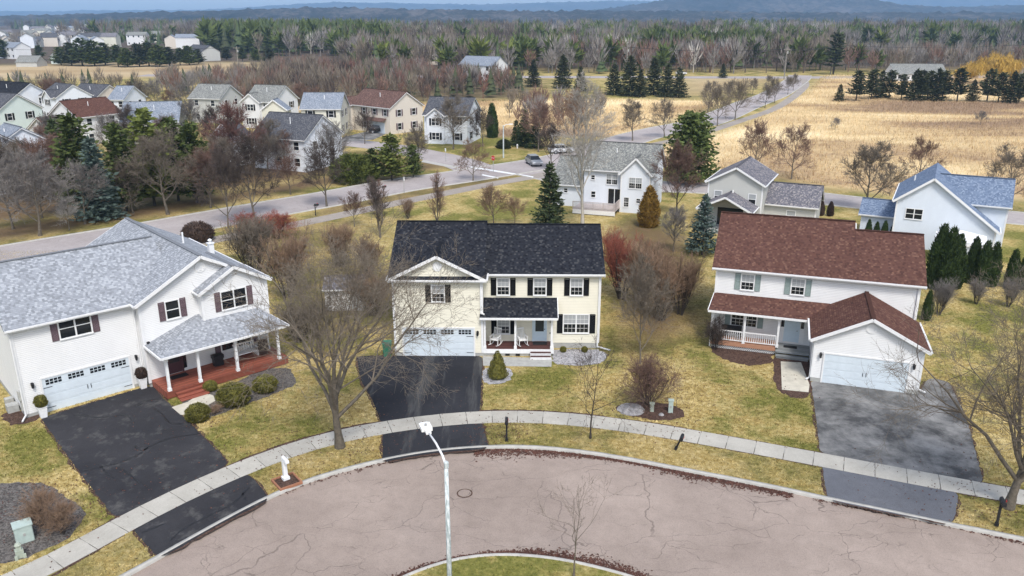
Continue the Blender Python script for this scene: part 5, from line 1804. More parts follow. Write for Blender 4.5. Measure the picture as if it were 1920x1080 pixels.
tree('arborvitae', (15.48, 89.31, 4.59), 'bronze coloured evergreen in front of the white back house', crown='bronze_needles', wide=1.3)
tree('bushy_pine', (25.19, 113.98, 9.71), 'large dark green round pine right of the white back house', wide=.85, crown='pine_needles')
tree('spruce', (4.23, 89.31, 7.22), 'dense dark green spruce behind the cream house roof', wide=1.05, crown='spruce_needles', var=0)
tree('birch', (7.98, 89.31, 17.36), 'very tall pale bare tree behind the cream house', wide=1.0)
tree('column', (-8.32, 87.62, 6.81), 'narrow upright bare tree behind the left end of the charcoal roof', crown='red_twig')
tree('column', (-14.22, 84.63, 6.56), 'narrow dark bare tree left of the charcoal roof', crown='dark_twig', wide=1.4)
tree('small_bare', (-2.12, 89.31, 4.89), 'rounded brown bare tree just behind the charcoal roof ridge', crown='tan_twig', wide=1.25)
tree('small_bare', (0.31, 90.56, 3.24), 'small brown bare bush right of the rounded one behind the charcoal roof', crown='tan_twig', wide=1.2)
tree('thicket', (-12.26, 93.14, 2.56), 'low russet bush on the lawn left of the narrow upright tree', crown='tan_twig', wide=1.2)
for px, lab, cm, w in (((-23.39, 70.49, 5.98), 'tangled bare shrub right behind the silver roof house', 'twig', .9), ((-18.92, 64.59, 6.26), 'brown thicket in the garden left of the white shed', 'tan_twig', .8),
                       ((-16.26, 73.82, 4.43), 'thicket straight behind the white shed', 'tan_twig', .8),
                       ((-13.16, 70.49, 4.02), 'tan thicket just left of the charcoal roof eave', 'tan_twig', .8), ((-11.08, 60.72, 4.01), 'low tan brush beside the left wall of the cream house', 'tan_twig', 1.2),
                       ((-15.65, 55.11, 3.32), 'low grey brush at the right end of the red porch', 'twig', 1.2)):
    tree('thicket', px, lab, crown=cm, wide=w * 1.6)
for px, lab in (((-28.07, 84.19, 3.22), 'scarlet twigged shrub left of the pair by the road path'), ((-25.2, 84.19, 2.99), 'scarlet twigged shrub right of the pair by the road path')):
    tree('shrub', px, lab, crown='scarlet_twig', wide=1.7)
tree('round_shrub', (-33.28, 83.1, 1.98), 'round dark brown shrub beyond the silver roof chimney', wide=1.0)
# hedge of arborvitae behind the red roof
small = [(1625, 455, 412), (1640, 456, 416), (1655, 457, 414), (1671, 458, 418), (1688, 459, 415), (1704, 460, 421), (1718, 461, 418)]
for i, q in enumerate([(37.37, 82.46, 2.48), (38.13, 82.25, 2.30), (38.87, 82.04, 2.47), (39.68, 81.83, 2.29), (40.53, 81.62, 2.51), (41.32, 81.41, 2.23), (42, 81.2, 2.45)]):
    tree('arborvitae', q, ORD[i] + ' low arborvitae from the left in the hedge behind the red brown roof', group='low hedge behind the red brown roof', crown='arborvitae', wide=.8)
for q, lab in (((37.08, 67.43, 5.68), 'tall arborvitae nearest the right end of the red brown roof'), ((37.55, 66.7, 5.58), 'tall arborvitae second from the red brown roof'), ((38.67, 67.43, 4.83), 'tall arborvitae third from the red brown roof'),
               ((40.97, 68.93, 4.19), 'tall arborvitae left in the middle clump of three'), ((41.43, 68.02, 4.10), 'tall arborvitae in the centre of the middle clump of three'), ((42.28, 68.02, 3.96), 'tall arborvitae right in the middle clump of three'),
               ((43.68, 67.43, 3.50), 'arborvitae left of two at the right edge'), ((44.39, 67.13, 3.01), 'arborvitae right of two at the right edge'), ((32.5, 59.52, 2.43), 'dark evergreen bush at the back corner of the garage')):
    tree('arborvitae', q, lab, wide=.8)
for q, lab in (((34.1, 60.72, 3.13), 'bare brush below the tall arborvitae, left'), ((38.46, 63.25, 2.32), 'bare brush below the tall arborvitae, middle'), ((40.74, 62.6, 2.53), 'bare brush below the tall arborvitae, right')):
    tree('thicket', q, lab, crown='grey_twig', wide=1.1)
for q, lab in (((36.92, 94.76, 1.89), 'little brown evergreen beside the grey low wing, left'), ((37.97, 94.49, 1.75), 'little brown evergreen beside the grey low wing, right')):
    tree('arborvitae', q, lab, crown='dark_brown_shrub', wide=1.2)
# along the main road
for kind, q, lab, w, cm in (
        ('oval', (-51.31, 85.3, 9.93), 'wide grey bare tree on the verge at the far left', 1.25, 'grey_twig'),
        ('oval', (-41.42, 95.32, 10.29), 'broad rounded bare street tree before the evergreens', 1.3, 'twig'),
        ('vase', (-31.93, 88.58, 9.44), 'bare street tree on the near side of the main road by the scarlet shrubs', .9, 'dark_twig'),
        ('vase', (-30.14, 92.62, 10.64), 'large many stemmed bare tree above the scarlet shrubs', 1.15, 'dark_twig'),
        ('oval', (-23.16, 99.35, 8.36), 'dark bare street tree between road and path left of centre', 1.05, 'dark_twig'),
        ('oval', (-5.63, 115.95, 6.28), 'bare street tree at the road junction before the dark grey house', 1.15, 'tan_twig'),
        ('vase', (-14.49, 123.59, 7.59), 'bare tree standing at the mouth of the side street', 1.1, 'twig'),
        ('vase', (6.23, 125.42, 7.37), 'bare tree beside the silver car at the junction', 1.1, 'dark_twig'),
        ('small_bare', (-49, 90.56, 7.36), 'bare grey tree between the left evergreens and the road', 1.1, 'grey_twig'),
        ('small_bare', (-55.84, 88.1, 8.36), 'grey bare tree at the left picture edge', 1.2, 'grey_twig'),
        ('small_bare', (-49.32, 87.62, 3.75), 'little whitish bare shrub tree on the left verge', 1.0, 'white_twig'),
        ('small_bare', (-45.85, 95.87, 6.47), 'brown bare tree behind the left verge', 1.2, 'twig'),
        ('small_bare', (-37.5, 98.75, 7.93), 'brown bare tree behind the broad rounded street tree', 1.2, 'red_twig'),
        ('small_bare', (-29.6, 106.71, 5.35), 'brown bare tree on the far verge near the white house', 1.2, 'red_twig'),
        ('small_bare', (-41.43, 120.08, 10.77), 'crimson twigged tree before the white house roof', 1.25, 'crimson_twig'),
        ('small_bare', (-26.69, 120.08, 8.25), 'grey bare tree before the white house gable', 1.0, 'grey_twig'),
        ('small_bare', (-62.22, 113.98, 5.81), 'mauve brown tree in the left gardens', 1.3, 'red_twig'),
        ('small_bare', (-27.51, 152.11, 6.36), 'bare tree on the brown roofed house driveway', 1.0, 'dark_twig'),
        ('small_bare', (-10.52, 145.7, 9.35), 'bare tree before the dark grey house with the dormer', 1.1, 'twig'),
        ('small_bare', (-5.37, 148.84, 7.18), 'bare tree at the white gable wall of the dark grey house', 1.0, 'dark_twig'),
        ('small_bare', (4.69, 142.68, 8.72), 'mauve bare tree right of the junction spruces', 1.2, 'red_twig'),
        ('vase', (10.79, 142.68, 11.41), 'tan tall bare tree beyond the junction', 1.0, 'tan_twig'),
        ('oval', (23.11, 156.22, 8.10), 'bare street tree on the far road left of the dark round pine', 1.1, 'twig'),
        ('oval', (30.01, 160.55, 7.80), 'bare street tree on the far road just above the dark round pine', 1.1, 'twig'),
        ('oval', (40.93, 117.57, 8.55), 'upright bare tree in the golden meadow above the grey house', 1.0, 'red_twig'),
        ('oval', (36.49, 120.08, 8.48), 'reddish bare tree behind the grey house gable', 1.0, 'red_twig'),
        ('oval', (43.17, 96.44, 8.77), 'wide bare street tree before the meadow at right', 1.3, 'twig'),
        ('oval', (57.82, 113.98, 7.00), 'reddish bare tree behind the long blue roof', 1.1, 'red_twig'),
        ('oval', (61.12, 98.16, 8.14), 'wide bare tree at the right edge above the blue roof', 1.3, 'twig'),
        ('small_bare', (-15.99, 93.68, 4.47), 'thin bare tree on the lawn by the footpath', .8, 'red_twig'),
        ('small_bare', (-17.84, 89.31, 3.99), 'mauve little tree between footpath and back gardens', 1.0, 'red_twig'),
        ('small_bare', (67.98, 172.43, 2.55), 'small lone bush in the golden meadow', 1.4, 'grey_twig'),
        ('small_bare', (103.02, 180.41, 3.00), 'pair of twiggy saplings far right in the golden meadow', 1.4, 'grey_twig'),
        ('small_bare', (56.41, 120.08, 2.00), 'dark dense bush at the meadow edge left of the blue roof', 1.4, 'dark_twig')):
    tree(kind, q, lab, crown=cm, wide=w)
for i, (q, lab) in enumerate((
        ((44.74, 178.58, 8.59), 'first bare avenue tree on the near side of the far road'), ((51.32, 189.12, 9.41), 'second bare avenue tree on the near side of the far road'), ((65.64, 214.26, 6.33), 'third bare avenue tree on the near side of the far road'),
        ((72.33, 227.95, 6.85), 'fourth bare avenue tree on the near side of the far road'), ((84.33, 253.73, 5.53), 'fifth bare avenue tree on the near side of the far road'), ((90.94, 268.87, 5.18), 'sixth bare avenue tree on the near side of the far road'),
        ((48.56, 204.41, 7.58), 'first bare avenue tree on the far side of the far road'), ((58.89, 223.67, 6.45), 'second bare avenue tree on the far side of the far road'), ((73.06, 251.96, 5.03), 'third bare avenue tree on the far side of the far road'), ((85.3, 277.11, 4.31), 'fourth bare avenue tree on the far side of the far road'))):
    tree('small_bare', q, lab, crown='twig', wide=1.05, group='avenue trees along the far road')
# thick growth between the left row of houses and the road
gr = np.random.default_rng(77)
for P_, n, lab, grp in (([(-60.91, 88.1), (-53.36, 91.83), (-45.71, 103.39), (-33.47, 120.08), (-38.08, 134.31), (-47.82, 129.23), (-69.52, 108.44)], 22, 'leafless tree in the thick growth between the left houses and the road', 'growth by the left houses'),
                        ([(-64.54, 120.08), (-47.82, 134.31), (-41.27, 142.68), (-45.37, 157.64), (-68.06, 157.64), (-85.02, 134.31)], 12, 'leafless tree in the gardens of the left row of houses', 'garden trees of the left row'),
                        ([(-110.5, 189.12), (-66.3, 189.12), (-39.91, 192.21), (-42.11, 203.24), (-88.81, 208), (-118.43, 203.24)], 14, 'leafless tree between the two left rows of houses', 'trees between the rows')):
    P_ = np.array(P_)
    q = gr.uniform(P_.min(0), P_.max(0), (4000, 2))
    q = q[inside(P_, q)][:n]
    for x, y in q:
        ci = gr.integers(4)
        tree('small_bare', (x, y, gr.uniform(5.5, 8.5)), ('tan ', 'reddish ', 'grey ', 'dark ')[ci] + lab, crown=('twig', 'red_twig', 'grey_twig', 'dark_twig')[ci], wide=gr.uniform(1.0, 1.35), group=grp)
# evergreens of the left gardens
for kind, q, lab, w in (
        ('spruce', (-48.15, 92.62, 9.56), 'bluish spruce at the front of the left evergreen clump', 1.1), 
        ('pine', (-47.13, 97.01, 10.57), 'tall green pine in the middle of the left clump', .85), ('pine', (-45.1, 100.25, 11.90), 'tallest yellow green pine of the left clump', .9),
        ('pine', (-43.16, 103.07, 10.48), 'broad pine at the right end of the left clump', .9), 
        ('pine', (-51.66, 95.87, 11.76), 'thin pine before the red roof', .9), ('spruce', (-60.83, 108.44, 9.85), 'small spruce before the white wall under the red roof', .9),
 
('pine', (-40.28, 101.8, 10.11), 'pine at the end of the cream house', .9),
        ('pine', (-17.46, 116.76, 6.62), 'bright green pine by the side street', 1.3), ('pine', (-14.64, 119.23, 4.73), 'green pine right by the side street', 1.1), ('pine', (-20.18, 116.76, 4.64), 'green pine left by the side street', 1.2),
        ('spruce', (2.25, 148.84, 6.71), 'dark spruce left of three by the far lamp post', 1.1), ('spruce', (4.15, 146.94, 5.98), 'dark spruce right of three by the far lamp post', 1.1), ('spruce', (0.79, 150.78, 4.58), 'small dark spruce of three by the far lamp post', 1.1)):
    cm = {'bluish': 'blue_needles', 'bright': 'bright_needles', 'yellow': 'bright_needles'}.get(next((w_ for w_ in ('bluish', 'bright green', 'yellow green') if w_ in lab), '').split(' ')[0])
    tree(kind, q, lab, wide=w, crown=cm)
tree('juniper', (-22.75, 115.95, 3.70), 'low yellow green evergreen hedge left of the side street', wide=1.3)
tree('arborvitae', (-3.88, 160.55, 6.58), 'tall dark column evergreen at the dark grey house gable', wide=.9)
tree('juniper', (-1.45, 146.94, 1.53), 'low dark hedge on the corner lawn', crown='dark_needles', wide=1.3)
tree('juniper', (-11.26, 153.46, 1.59), 'dark mounded evergreen by the porch of the dark grey house', crown='dark_needles', wide=.8)
# spruces beyond the meadow, centre
for i, (q, lab) in enumerate((
        ((7.22, 281.42, 8.87), 'first dark spruce left of the far field row'), ((16.76, 275, 10.69), 'second dark spruce, tall and pointed, of the far field row'), ((21.62, 262.99, 7.67), 'third dark spruce of the far field row'),
        ((30.78, 251.96, 9.38), 'fourth dark spruce of the far field row'), ((35.16, 248.48, 11.54), 'fifth dark spruce, tallest of the far field row'), ((42.93, 251.96, 10.92), 'sixth dark spruce of the far field row'),
        ((45.74, 245.09, 9.44), 'seventh broad dark spruce of the far field row'), ((48.88, 243.43, 8.63), 'last dark spruce right in the far field row'), ((37.85, 245.09, 7.93), 'low dark spruce between two tall ones'), ((81.77, 324.09, 5.39), 'lone spruce standing before the highway'))):
    tree('spruce', q, lab, wide=1.25, crown='dark_needles')
for i, q in enumerate(((91.82, 232.39, 4.66), (97.22, 233.9, 8.17), (103.4, 238.57, 8.32), (107.4, 241.79, 7.68), (109.18, 240.17, 7.93), (110.58, 235.44, 7.06), (113.5, 233.9, 8.60), (115.16, 233.9, 8.31), (118.77, 237, 7.98), (119.53, 233.9, 8.89), (121.49, 233.9, 8.17), (124.92, 232.39, 8.98), (129.11, 232.39, 5.82), (132.47, 230.89, 8.78), (134.76, 229.41, 8.02), (137.31, 227.95, 8.40), (138.66, 226.5, 7.93))):
    tree('field_pine' if i % 3 else 'spruce', q, ORD[i] + ' dark pine from the left in the row behind the golden meadow', wide=1.3, crown='dark_needles', group='pine row behind the golden meadow')
tree('tall_pine', (131.48, 342.32, 16.25), 'huge spreading pine where the far road meets the highway', wide=1.35)
tree('willow', (169.11, 292.78, 11.70), 'golden weeping willow at the upper right', wide=1.1)
tree('small_bare', (159.58, 257.36, 9.09), 'white twigged tree before the golden willow', crown='white_twig', wide=1.4)
for i, q in enumerate(((-221, 411.43, 8.53), (-213.43, 406.88, 10.65), (-206.02, 402.43, 12.72), (-200.13, 402.43, 11.75), (-199.3, 411.43, 10.52), (-186.87, 398.08, 9.95), (-180.39, 393.81, 8.65), (-176.74, 398.08, 10.43), (-174.03, 402.43, 11.27), (-167.12, 398.08, 9.95), (-164.31, 402.43, 8.84), (-162.68, 411.43, 8.03), (-158.23, 411.43, 9.03), (-157.24, 420.83, 7.19), (-259.99, 463.07, 7.60), (-286.75, 474.97, 10.08), (-157.17, 463.07, 6.76), (-141.39, 440.96, 7.52), (-134.39, 440.96, 6.45), (-124.47, 430.67, 7.35))):
    tree(('pine', 'pine', 'field_pine')[i % 3], q, ORD[(3, 4, 5, 6, 7, 8, 9, 10, 11, 12, 13, 14, 15, 16, 2, 1, 17, 18, 19, 20)[i] - 1] + ' evergreen from the left in the belt behind the pale field', wide=1.75, crown=('pine_needles', 'dark_needles', 'spruce_needles')[i % 3], group='evergreen belt behind the pale field')

# ---------------------------------------------------------------- things by the court
def lamp_post():
    bx, by = -2.36, 25.6
    e = empty('street_lamp', (bx, by, 0), 0, 'tall pale street lamp with peeling paint reaching over the court', 'street lamp')
    MB().lathe([(.17, -.1), (.17, .1), (.11, .14)], 12).build('base', 'lamp_pole_paint', e)
    MB().tube([(0, 0, .1), (-.005, 0, 4), (-.01, 0, 7.35)], [.105, .09, .072], 12).build('pole', 'lamp_pole_paint', e, smooth=True)
    tip = Vector((-.80, 1.75, 7.66))
    MB().tube([(-.01, 0, 7.25), (-.16, .35, 7.48), (-.45, 1.0, 7.62), tuple(tip)], [.05, .045, .04, .035], 8).build('arm', 'white_trim', e, smooth=True)
    MB().lathe([(.085, 7.2), (.09, 7.3), (.085, 7.42), (.03, 7.47)], 12).build('collar', 'lamp_pole_paint', e)
    d = Vector((-.33, .94, 0)).normalized()
    s = Vector((d.y, -d.x, 0))
    m = MB()
    for a, b, w, h0, h1 in ((-.05, .22, .10, -.06, .05), (.22, .72, .21, -.07, .06), (.72, .80, .15, -.05, .04)):
        q = [tip + d * a - s * w, tip + d * a + s * w, tip + d * b + s * w, tip + d * b - s * w]
        m.prism([(v.x, v.y) for v in q], tip.z + h0, tip.z + h1)
    hd = m.build('lamp_head', 'white_plastic', e)
    q = [tip + d * .28 - s * .15, tip + d * .28 + s * .15, tip + d * .66 + s * .15, tip + d * .66 - s * .15]
    MB().prism([(v.x, v.y) for v in q], tip.z - .09, tip.z - .072).build('lens', 'lamp_lens', hd)
    MB().lathe([(.05, tip.z + .06), (.05, tip.z + .15), (.03, tip.z + .16)], 8, tip.x + d.x * .45, tip.y + d.y * .45).build('photocell', 'foundation', hd)
lamp_post()

def mailbox(xy, rz, label, mat='dark_metal', h=1.05, tilt=0.0, arm=True):
    e = empty('mailbox', (xy[0], xy[1], 0), rz, label, 'mailbox')
    e.rotation_euler = (0, tilt, rz)
    p = MB().box(-.05, .05, -.05, .05, -.1, h)
    p.box(-.075, .075, -.075, .075, h * .0, .18)
    if arm:
        p.box(-.04, .04, -.35, .22, h - .03, h + .01).bar((0, -.04, h - .32), (0, -.26, h - .04), .05, .05)
    p.build('post', mat, e)
    b = MB()
    prof = [(-.09, h + .012), (.09, h + .012)] + [(.09 * math.cos(a), h + .14 + .09 * math.sin(a)) for a in np.linspace(0, math.pi, 7)]
    b.sweep(prof, 'y', -.42, .1)
    o = b.build('box', mat, e)
    MB().sweep([(-.1, h + .005), (.1, h + .005)] + [(.1 * math.cos(a), h + .14 + .1 * math.sin(a)) for a in np.linspace(0, math.pi, 7)], 'y', -.45, -.42).build('door', mat, o)
    MB().box(.092, .105, -.25, -.22, h + .1, h + .28).box(.092, .105, -.34, -.25, h + .22, h + .28).build('flag', 'sign_red' if mat != 'white_plastic' else mat, o)
    return e
mailbox((-0.3, 40.39), R(0), 'black mailbox on a post left in the verge before the cream house', h=1.25)
mailbox((8.98, 39.44), R(-20), 'black mailbox leaning in the verge right of centre', h=.85, tilt=.35)
mailbox((22.66, 32.4), R(-18), 'black mailbox on a post at the foot of the right maple', h=1.3)
wm = mailbox((-11.63, 36.36), R(38), 'white mailbox on a thick white post in a wooden frame', 'white_plastic', h=1.15)
MB().box(-.10, .10, -.10, .10, .05, 1.1).box(-.17, .17, -.17, .17, .02, .22).build('post_sleeve', 'white_plastic', wm)
pb = empty('mailbox_planter', (-11.51, 36.11), R(38), 'square wooden edging frame round the white mailbox', 'planter')
m = MB()
for s in (-1, 1):
    m.box(-.6, .6, s * .56 - .04, s * .56 + .04, 0, .14).box(s * .56 - .04, s * .56 + .04, -.52, .52, 0, .14)
m.build('board', 'terracotta_wood', pb)
MB().box(-.52, .52, -.52, .52, 0, .07).build('soil', 'mulch', pb)

def pedestal(xy, rz, label, w, d, h, mat, cap=True):
    e = empty('utility_box', (xy[0], xy[1], 0), rz, label, 'utility box')
    b = .03
    MB().prism([(-w / 2 + b, -d / 2), (w / 2 - b, -d / 2), (w / 2, -d / 2 + b), (w / 2, d / 2), (-w / 2, d / 2), (-w / 2, -d / 2 + b)], 0, h).build('body', mat, e)
    if cap:
        MB().box(-w / 2 - .03, w / 2 + .03, -d / 2 - .03, d / 2 + .03, h + .002, h + .06).build('lid', mat, e)
    MB().box(-.05, .05, -d / 2 - .015, -d / 2 - .001, h * .45, h * .62).build('latch', 'foundation', e)
    return e
pedestal((-22.18, 31.35), R(38), 'pale green transformer cabinet by the tan shrubs at lower left', .72, .6, .82, 'utility_green')
e = empty('utility_box', (-21.69, 30.12), R(38), 'small weathered green utility pedestal nearest the pavement at lower left', 'utility box')
MB().box(-.16, .16, -.14, .14, 0, .38).box(-.1, .1, -.09, .09, .382, .58).build('body', 'utility_tan', e)
MB().lathe([(.14, .58), (.15, .62), (.08, .72)], 10).build('lid', 'utility_tan', e)
for s in (-1, 1):
    MB().box(s * .16 - .06, s * .16 + .06, -.24, -.16, 0, .2).build('foot', 'utility_tan', e)
pedestal((9.54, 43.88), R(-12), 'slim green utility post in the mulch bed', .28, .24, .78, 'utility_green')
pedestal((8.44, 44.02), R(-12), 'short tan utility post in the mulch bed', .24, .2, .5, 'utility_tan')
def rock(xy, label, r, seed, z=.6):
    rr = np.random.default_rng(seed)
    prof = [(r, 0), (r * .96, r * .2 * z), (r * .75, r * .55 * z), (r * .4, r * .8 * z), (r * .1, r * .9 * z)]
    mb = MB().lathe(prof, 14)
    mb.v = [tuple(np.array(v) + rr.normal(0, r * .035, 3)) for v in mb.v]
    o = mb.build('rock', 'rock', None, (xy[0], xy[1], -.02))
    return tag(o, label, 'rock')
rock((7.21, 44.23), 'low grey boulder mound in the mulch bed by the pavement', .85, 1, .35)
rock((8.93, 43.54), 'small pale stone between the two utility posts', .18, 2, .9)

# manhole
mh = (-2.38, 35.32)
mo = empty('manhole_cover', (mh[0], mh[1], ZR), 0, 'round iron manhole cover in the court road', 'manhole')
MB().lathe([(.40, 0), (.40, .012), (.36, .012)], 28).build('rim', 'mulch', mo)
MB().lathe([(.335, .004), (.33, .018), (.02, .02)], 28).build('cover', 'court_asphalt', mo)

# black sealer lines on the left drive
def seal(pts, w, seed):
    r = np.random.default_rng(seed)
    l = catmull(pts, .18)
    l = l + np.cumsum(r.normal(0, .012, l.shape), 0) * .6
    ww = w * r.uniform(.6, 1.3, len(l))[:, None]
    nn = normals(l)
    v = np.concatenate([np.c_[l + nn * ww, np.full(len(l), .019)], np.c_[l - nn * ww, np.full(len(l), .019)]])
    i = np.arange(len(l) - 1)
    f = np.stack([i, i + len(l), i + 1 + len(l), i + 1], 1)
    return tag(place('crack_seal', np_mesh('crack_seal', v, f, 'crack_sealer')), kind='structure')
for k, pts in enumerate(([(-22.54, 37.29), (-21.72, 37.61), (-20.84, 38.15), (-20.26, 38.93), (-20.09, 39.62), (-19.26, 40.63), (-17.81, 41.19)], [(-21.72, 37.61), (-21.13, 36.98), (-20.56, 36.46)], [(-20.68, 37.5), (-19.79, 36.77), (-19.01, 36.06)],
                         [(-26.16, 43.54), (-24.4, 43.2), (-23.1, 43.47), (-22.03, 42.27)], [(-22.98, 44.65), (-22.64, 45.38), (-21.77, 45.67)], [(-21.57, 44.23), (-20.78, 43.4), (-20.02, 42.53), (-19.18, 42.4)], [(-20.09, 39.62), (-20.32, 39.27), (-21.02, 39.85)],
                         [(-17.09, 31.83), (-16.65, 32.24), (-16.29, 32.57)], [(-15.52, 31.27), (-15.16, 32.24), (-14.29, 33.3), (-13.56, 34.2), (-13.21, 35.62)], [(-13.46, 35.13), (-13.06, 34.43)])):
    seal(pts, .055, k)

# oil-dark patches of leaves on the road: litter along the kerbs
def litter(line, a0, a1, dens, side_, width, seed, name, label, patch=.45):
    r = np.random.default_rng(seed)
    i0, i1 = [int(np.argmin(np.linalg.norm(line - np.array(q), axis=1))) for q in (a0, a1)]
    i0, i1 = min(i0, i1), max(i0, i1)
    seg = line[i0:i1]
    nn = normals(line)[i0:i1] * side_
    n = int(len(seg) * dens)
    k = r.integers(0, len(seg), n)
    wob = .5 + .5 * np.sin(k * .09 + seed) * np.sin(k * .031 + 2 * seed) + .35 * np.sin(k * .23 + seed)
    keep = wob + r.normal(0, .25, n) > patch
    k = k[keep]
    n = len(k)
    d = np.abs(r.normal(0, .42, n)) * width * np.clip(wob[keep], .25, 1.6)
    tg = np.stack([nn[k][:, 1], -nn[k][:, 0]], 1)
    c = seg[k] + tg * r.uniform(-.27, .27, (n, 1)) - nn[k] * (d + .02)[:, None] + r.normal(0, .03, (n, 2))
    s = r.uniform(.03, .075, n)
    a = r.uniform(0, 6.28, n)
    P = np.c_[c, np.full(n, ZR + .012) + r.uniform(0, .02, n)]
    dx = np.c_[np.cos(a) * s, np.sin(a) * s, r.normal(0, .012, n)]
    dy = np.c_[-np.sin(a) * s * .7, np.cos(a) * s * .7, r.normal(0, .012, n)]
    V = np.stack([P - dx, P + dy, P + dx, P - dy], 1).reshape(-1, 3)
    o = place(name, np_mesh(name, V, np.arange(len(V)).reshape(-1, 4), 'leaf_litter'))
    return tag(o, label, 'leaf litter', kind='stuff')
litter(KERB, (-1.77, 39.74), (14.4, 35.13), 130, side, .75, 1, 'leaf_litter', 'dark wet leaf litter in the gutter along the far kerb', .25)
litter(KERB, (1.18, 39.62), (10.24, 36.77), 110, side, 1.5, 4, 'leaf_litter', 'wide dark leaf patch in the road before the cream house', .55)
litter(KERB, (15.29, 34.66), (23.32, 31.35), 40, side, .55, 2, 'leaf_litter', 'dark leaf litter before the right driveway', .4)
isd = -1 if normals(ISL)[len(ISL) // 2][1] > 0 else 1
litter(ISL, ISL[0], ISL[-1], 170, isd, 1.1, 3, 'leaf_litter', 'dark leaf litter around the traffic island kerb', .1)
litter(KERB, (-11.73, 35.13), (-1.77, 39.62), 12, side, .4, 6, 'leaf_litter', 'thin leaf litter in the gutter by the street maple', .5)

# ---------------------------------------------------------------- things at the houses
def local(ox, oy, deg, x, y):
    a = R(deg)
    return (ox + x * math.cos(a) - y * math.sin(a), oy + x * math.sin(a) + y * math.cos(a))
LH = lambda x, y: local(-28.783, 43.16, 42.46, x, y)
CH = lambda x, y: local(-8.185, 52.49, -.75, x, y)
RH = lambda x, y: local(19.5, 48.328, -18.27, x, y)
def planter(xy, label, crown):
    e = empty('planter', (xy[0], xy[1], .016), R(42), label, 'planter')
    m = MB()
    v = []
    for zz, w in ((0, .17), (.62, .23), (.66, .25), (.7, .25)):
        v.append([(-w, -w, zz), (w, -w, zz), (w, w, zz), (-w, w, zz)])
    for a, b in zip(v, v[1:]):
        for j in range(4):
            m.face([a[j], a[(j + 1) % 4], b[(j + 1) % 4], b[j]])
    m.face(v[-1])
    m.build('pot', 'white_plastic', e)
    tm, cm, h0 = TREES['boxwood'][0]
    o = place('shrub', cm, e, (0, 0, .68))
    o.scale = (.55, .55, .75)
    o.material_slots[0].link = 'OBJECT'
    o.material_slots[0].material = MATS[crown]
planter(LH(.75, -.55), 'white planter with green shrub at the left side of the silver roof garage', 'boxwood')
planter(LH(6.55, -.45), 'white planter with brown shrub at the right side of the silver roof garage', 'dark_brown_shrub')

def rocking_chair(xy, rz, label, z=.55):
    e = empty('rocking_chair', (xy[0], xy[1], z), rz, label, 'chair', 'rocking chairs on the cream house porch')
    MB().box(-.27, .27, -.25, .25, .42, .45).build('seat', 'white_plastic', e)
    b = MB()
    for x in (-.25, -.15, -.05, .05, .15, .25):
        b.bar((x, .24, .45), (x, .42, 1.12), .04, .025)
    b.bar((-.28, .425, 1.12), (.28, .425, 1.12), .03, .09)
    b.build('backrest', 'white_plastic', e)
    for s in (-1, 1):
        a = MB().bar((s * .3, -.28, .66), (s * .3, .32, .68), .08, .025).bar((s * .3, -.22, .08), (s * .3, -.22, .66), .04, .04).bar((s * .3, .25, .08), (s * .3, .27, .67), .04, .04)
        a.build('arm', 'white_plastic', e)
        MB().tube([(s * .3, -.48, .13), (s * .3, -.25, .06), (s * .3, .05, .025), (s * .3, .3, .06), (s * .3, .55, .16)], .028, 6).build('rocker', 'white_plastic', e)
p = CH(7.0, .75)
rocking_chair(p, R(-25), 'white rocking chair nearest the garage on the cream house porch')
p = CH(8.9, .72)
rocking_chair(p, R(20), 'white rocking chair behind the middle porch post of the cream house')

def wheelie_bin(xy, rz, label):
    e = empty('wheeled_bin', (xy[0], xy[1], 0), rz, label, 'bin')
    m = MB()
    v = [[(-.25, -.27, .08), (.25, -.27, .08), (.25, .27, .08), (-.25, .27, .08)], [(-.31, -.34, .98), (.31, -.34, .98), (.31, .36, .98), (-.31, .36, .98)]]
    for j in range(4):
        m.face([v[0][j], v[0][(j + 1) % 4], v[1][(j + 1) % 4], v[1][j]])
    m.face(list(reversed(v[0])))
    m.build('body', 'green_plastic', e)
    MB().prism([(-.33, -.37), (.33, -.37), (.33, .38), (-.33, .38)], .99, 1.06).build('lid', 'green_plastic', e)
    for s in (-1, 1):
        MB().tube([(s * .29 - .03, .3, .12), (s * .29 + .03, .3, .12)], .12, 12).build('wheel', 'rubber', e)
wheelie_bin(CH(-.55, -.1), R(8), 'green wheeled bin at the left wall of the cream house')

def deck_sofa(xy, rz, label):
    e = empty('outdoor_bench', (xy[0], xy[1], .5), rz, label, 'bench')
    MB().box(-.75, .75, -.3, .3, .36, .42).build('seat', 'white_plastic', e)
    b = MB()
    for k in range(9):
        x = -.7 + k * .175
        b.bar((x, .28, .42), (x, .36, .9), .06, .03)
    b.bar((-.75, .365, .92), (.75, .365, .92), .05, .09)
    b.build('backrest', 'white_plastic', e)
    for s in (-1, 1):
        MB().box(s * .72 - .04, s * .72 + .04, -.3, .3, .0, .36).box(s * .72 - .05, s * .72 + .05, -.32, .3, .6, .64).box(s * .72 - .03, s * .72 + .03, -.3, -.24, .42, .6).build('leg', 'white_plastic', e)
deck_sofa(LH(13.2, -1.3), R(42), 'white slatted bench on the red porch under the window')
ch = empty('porch_chair', (*LH(14.3, -1.6), .5), R(20), 'dark wicker chair at the far end of the red porch', 'chair')
MB().box(-.3, .3, -.3, .3, .1, .42).build('seat', 'dark_brown_shrub', ch)
MB().box(-.32, .32, .24, .34, .42, .95).build('backrest', 'dark_brown_shrub', ch)
for s in (-1, 1):
    MB().box(s * .31 - .05, s * .31 + .05, -.3, .24, .425, .62).build('arm', 'dark_brown_shrub', ch)
ct = empty('porch_table', (*LH(11.2, -1.3), .5), R(42), 'dark covered grill box on the red porch between posts', 'grill')
